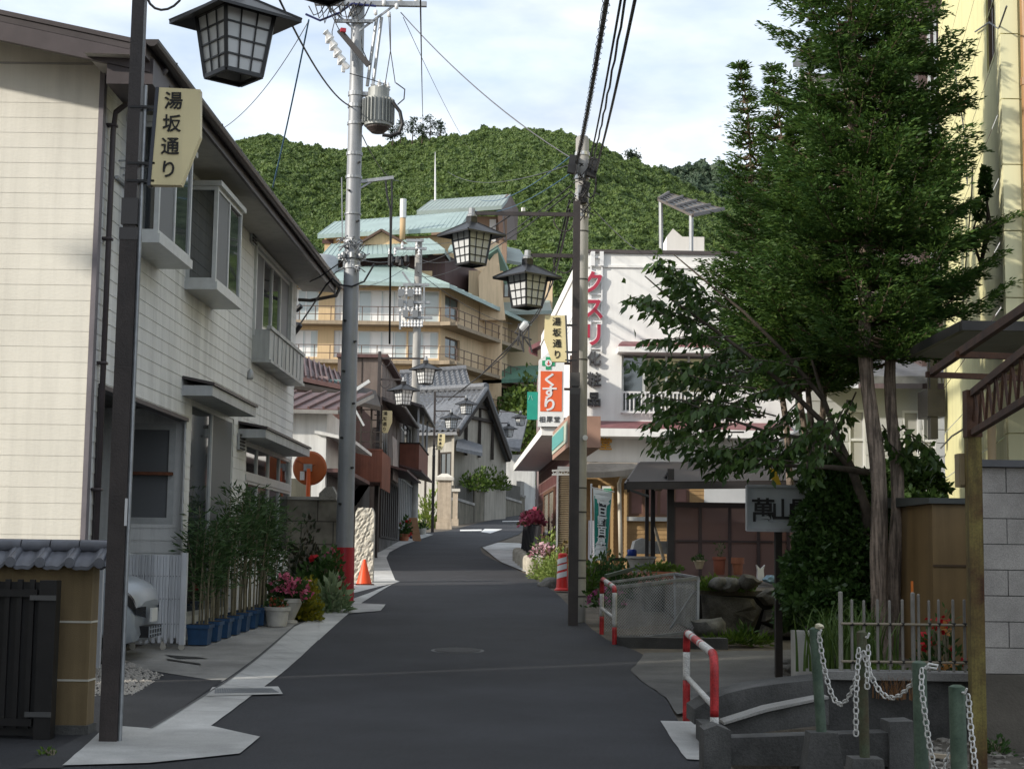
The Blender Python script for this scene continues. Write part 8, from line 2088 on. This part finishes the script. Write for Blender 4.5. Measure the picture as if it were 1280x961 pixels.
ct=thing('cherry_tree','broad leaved tree whose drooping shoots hang across the white shop wall','tree',P(1062,770,18.3))
barkb=mat('cherry_bark',(.085,.068,.052,1),.9,ns=9,na=.35,bump=.7,bs=22)
q=random.Random(17)
base=Vector((P(1088,770,18.2).x,18.2,ZP(18.2)))
limbs=[([base,P(1084,640,18.2),P(1066,590,18.2),P(1046,545,18.2),P(1030,500,18.2),P(1015,450,18.3)],.075),([P(1062,585,18.2),P(1040,560,18.0),P(1005,548,17.8),P(960,540,17.6),P(900,520,17.4),P(850,500,17.3)],.034),([P(1046,545,18.2),P(1000,500,18.0),P(950,455,17.9),P(890,410,17.8),P(840,375,17.8),P(806,345,17.8)],.034),([P(1030,500,18.2),P(980,440,18.2),P(930,390,18.2),P(880,350,18.3),P(842,318,18.3)],.03),([P(1084,590,18.0),P(1040,584,17.6),P(990,582,17.3),P(945,580,17.2)],.04),([P(1086,560,18.3),P(1110,545,18.3),P(1130,535,18.2),P(1165,560,18.0)],.022)]
m=MB()
for pts,r in limbs:m.tube(pts,[r*(1-.8*i/(len(pts)-1))for i in range(len(pts))],8)
shoots=[((960,500),(870,470),(782,450)),((950,520),(860,500),(793,492)),((930,540),(860,540),(812,548)),((900,430),(840,400),(784,368)),((880,405),(830,385),(790,374)),((920,420),(850,425),(800,424)),((880,360),(845,335),(812,328)),((900,380),(860,350),(826,338)),((930,480),(850,450),(800,460)),((980,560),(900,570),(838,560)),((960,545),(905,560),(862,574)),((990,520),(930,560),(900,590)),((1000,500),(960,540),(925,575)),((1010,480),(950,480),(890,520)),((1000,460),(940,440),(880,460)),((1000,450),(930,460),(870,490)),((1020,530),(980,560),(965,580)),((960,430),(900,440),(850,470)),((1130,540),(1150,550),(1166,572)),((1100,545),(1120,560),(1140,580)),((1030,560),(1010,590),(1012,588)),((970,520),(900,500),(840,520)),((950,500),(880,520),(824,512)),((1040,520),(1010,540),(985,565)),((900,400),(860,375),(830,360)),((930,470),(870,475),(815,478)),((910,520),(870,535),(830,540)),((1060,500),(1040,540),(1020,575)),((990,570),(930,575),(885,592)),((880,500),(850,520),(806,530))]
Pp=[];Ax=[]
for a,b,c in shoots:
 for rep in range(2):
  dd=17.6+q.uniform(-.7,.8);pa,pb_,pc_=P(a[0]+q.uniform(-14,14)*rep,a[1]+q.uniform(-16,16)*rep,dd+.2),P(b[0]+q.uniform(-14,14)*rep,b[1]+q.uniform(-14,14)*rep,dd),P(c[0]+(0 if not rep else q.uniform(0,26)),c[1]+q.uniform(-14,14)*rep,dd-.1)
  line=[]
  for i in range(15):
   t=i/14;line.append(pa.lerp(pb_,t).lerp(pb_.lerp(pc_,t),t))
  m.tube(line,[.010*(1-.8*i/14)for i in range(15)],4,caps=False)
  n=44
  for i in range(n):
   t=.12+.88*i/n;f=t*14;ii=min(13,int(f));p=line[ii].lerp(line[ii+1],f-ii);tg=(line[ii+1]-line[ii]).normalized();sd=tg.cross(Vector((0,0,1))).normalized()*(1 if i%2 else-1)
   o=p+sd*q.uniform(0,.05)+Vector((0,0,q.uniform(-.03,.02)));Pp.append(tuple(o));ax=tg*q.uniform(.2,.8)+sd*q.uniform(.3,.9)+Vector((0,0,q.uniform(-1.0,-.2)));Ax.append(tuple(ax))
   if q.random()<.55:
    o2=o+Vector((q.gauss(0,.07),q.gauss(0,.10),q.gauss(-.02,.06)));Pp.append(tuple(o2));Ax.append((q.gauss(-.2,.5),q.gauss(0,.5),q.uniform(-.9,-.1)))
smooth_by(m.build('branches',barkb,ct),60)
V,Fc=leafquads(np.array(Pp),.125,elong=2.3,up=.35,axis=np.array(Ax),aspread=.25,fold=.35);npmesh('foliage',V,Fc,chL,ct)
camL=leafmat('camellia_leaf',(.030,.075,.018,1),(.080,.145,.036,1),trans=.28,nscale=2,rough=.32,spec=.5)
ivyL=leafmat('ivy_leaf',(.035,.08,.02,1),(.08,.14,.035,1),trans=.3,nscale=2)
def shrub(name,label,blobs,size,m_,per,seed,elong=1.7,base=None):
 g=np.random.default_rng(seed);q=random.Random(seed);cs=[(P(px,py,d),rx*d/F,rz*d/F)for px,py,d,rx,rz in blobs];b=base or Vector((cs[0][0].x,cs[0][0].y,ZP(cs[0][0].y)))
 t=thing(name,label,'shrub',b);m=MB();PP=[];NN=[]
 for c,rx,rz in cs:
  m.tube([b,b.lerp(c,.5)+Vector((q.uniform(-.1,.1),0,0)),c],[.02,.015,.006],5)
  n=int(per*(rx*rz)**.75*60);d_=g.normal(size=(n,3));d_/=np.linalg.norm(d_,axis=1,keepdims=True);k=.5+.5*g.random((n,1))**.5;k*=1+.22*np.sin(7*d_[:,:1]+seed)*np.cos(6*d_[:,2:3])
  PP.append(d_*k*np.array([rx,min(rx,.6),rz])+np.array(c));NN.append(d_)
 m.build('stem',barkb,t);PP=np.concatenate(PP);NN=np.concatenate(NN);V,Fc=leafquads(PP,size,elong=elong,up=.35,axis=NN*.7+np.array([0,-.2,-.2]),aspread=.8,fold=.3);npmesh('foliage',V,Fc,m_,t);return t
shrub('camellia_shrub','big dark glossy shrub hiding one end of the lettered sign board',[(1046,650,18.6,44,62),(1022,705,18.6,36,46),(1060,710,18.4,50,60),(1042,606,18.8,36,30),(1085,660,18.7,34,60),(1016,655,18.6,18,30),(1050,755,18.2,56,30),(1000,738,18.4,24,30),(1110,720,18.8,30,50)],.075,camL,420,2)
shrub('ivy_bush','mid green leafy bush spilling over the boulders at the foot of the dark shrub',[(1005,762,20.5,26,22),(1025,775,20.2,22,20),(985,770,20.8,14,14),(1040,790,19.0,20,12)],.085,ivyL,300,4)
shrub('hedge_plants','loose green bushes in front of the tan shed and the grey house',[(1150,610,22,30,30),(1125,600,22.5,26,28),(1165,640,21,18,22),(1140,655,21,16,36),(1130,690,20,16,40)],.10,ivyL,190,8)
shrub('wall_creeper','leafy creeper climbing the yellow wall beside the conifer',[(1231,235,17.6,5,14),(1224,262,17.6,5,10),(1232,218,17.7,4,9)],.06,conL,300,15,base=P(1226,330,17.7))
def blades(name,label,c,n,h,spread,m_,seed,w=.014):
 q=random.Random(seed);t=thing(name,label,'plant',c);m=MB();c=Vector(c)
 for i in range(n):
  b=c+Vector((q.gauss(0,spread*.4),q.gauss(0,spread*.4),0));a=q.uniform(0,6.28);o=q.uniform(.1,.5)*h;hh=h*q.uniform(.6,1.1);d=Vector((math.cos(a),math.sin(a),0));s=Vector((-d.y,d.x,0))*w;prev=None
  for k in range(6):
   u=k/5;p=b+d*o*u**2+Vector((0,0,hh*(u-.25*u**3)));ww=s*(1-u*.9);cur=(p-ww,p+ww)
   if prev:m.quad(prev[0],prev[1],cur[1],cur[0])
   prev=cur
 m.build('blades',m_,t);return t
irisL=leafmat('iris_leaf',(.045,.085,.018,1),(.09,.14,.03,1),trans=.3,nscale=4)
blades('iris_clump','bigger clump of long sword shaped leaves behind the thick end post of the rail fence',(X(1050,14.9),14.9,kz-.06),130,.78,.42,irisL,1)
blades('iris_clump','smaller clump of sword shaped leaves beside the foot of the tree trunks',(X(1078,15.6),15.6,kz-.06),70,.75,.3,irisL,2)
blades('dry_grass','reddish brown dry grass hanging over the bed kerb',(X(1112,14.02),13.95,kz-.22),80,.26,.22,leafmat('dry_blade',(.16,.075,.03,1),(.24,.13,.06,1),trans=.2),3,.006)
leafball('bed_moss','yellow green moss on the soil in the middle of the planting bed','moss',(X(1098,14.5),14.5,kz-.07),(.30,.12,.08),500,.035,mossL,1.6)
leafball('bed_moss','dull moss patch on the bed soil in front of the tan shed','moss',(X(1190,14.6),14.6,kz-.07),(.30,.15,.07),400,.035,mossL,1.6)
leafball('red_flowers','red flowering plant behind the rail fence by the tan shed','flowering plant',(X(1172,14.6),14.6,kz-.06),(.20,.16,.52),260,.075,leafg,2.2,redf,12,.055)
leafball('orange_flower','single orange flower stem behind the rail fence by the tan shed','flowering plant',(X(1181,14.45),14.45,kz-.06),(.05,.05,.46),36,.06,leafg,2,leafmat('orange_petal',(.5,.2,.05,1),(.55,.3,.1,1)),6,.05)
m=MB();p=P(1140,742,15.4);m.tube([(p.x,15.4,kz-.05),P(1140,726,15.4)],.012,8);tag(m.build('orange_stake',mat('stake_orange',(.62,.16,.02,1),.5)),'thin orange stake standing between the trunks and the tan shed','stake')
leafball('hose_weeds','low weeds at the foot of the block wall by the gate post','weeds',(X(1215,13.6),13.0,.02),(.12,.12,.12),120,.05,leafg,2.2)
leafball('gate_weed','tiny weed at the foot of the black gate post','weed',G(62,944),(.06,.05,.05),40,.04,mossL,2.2)
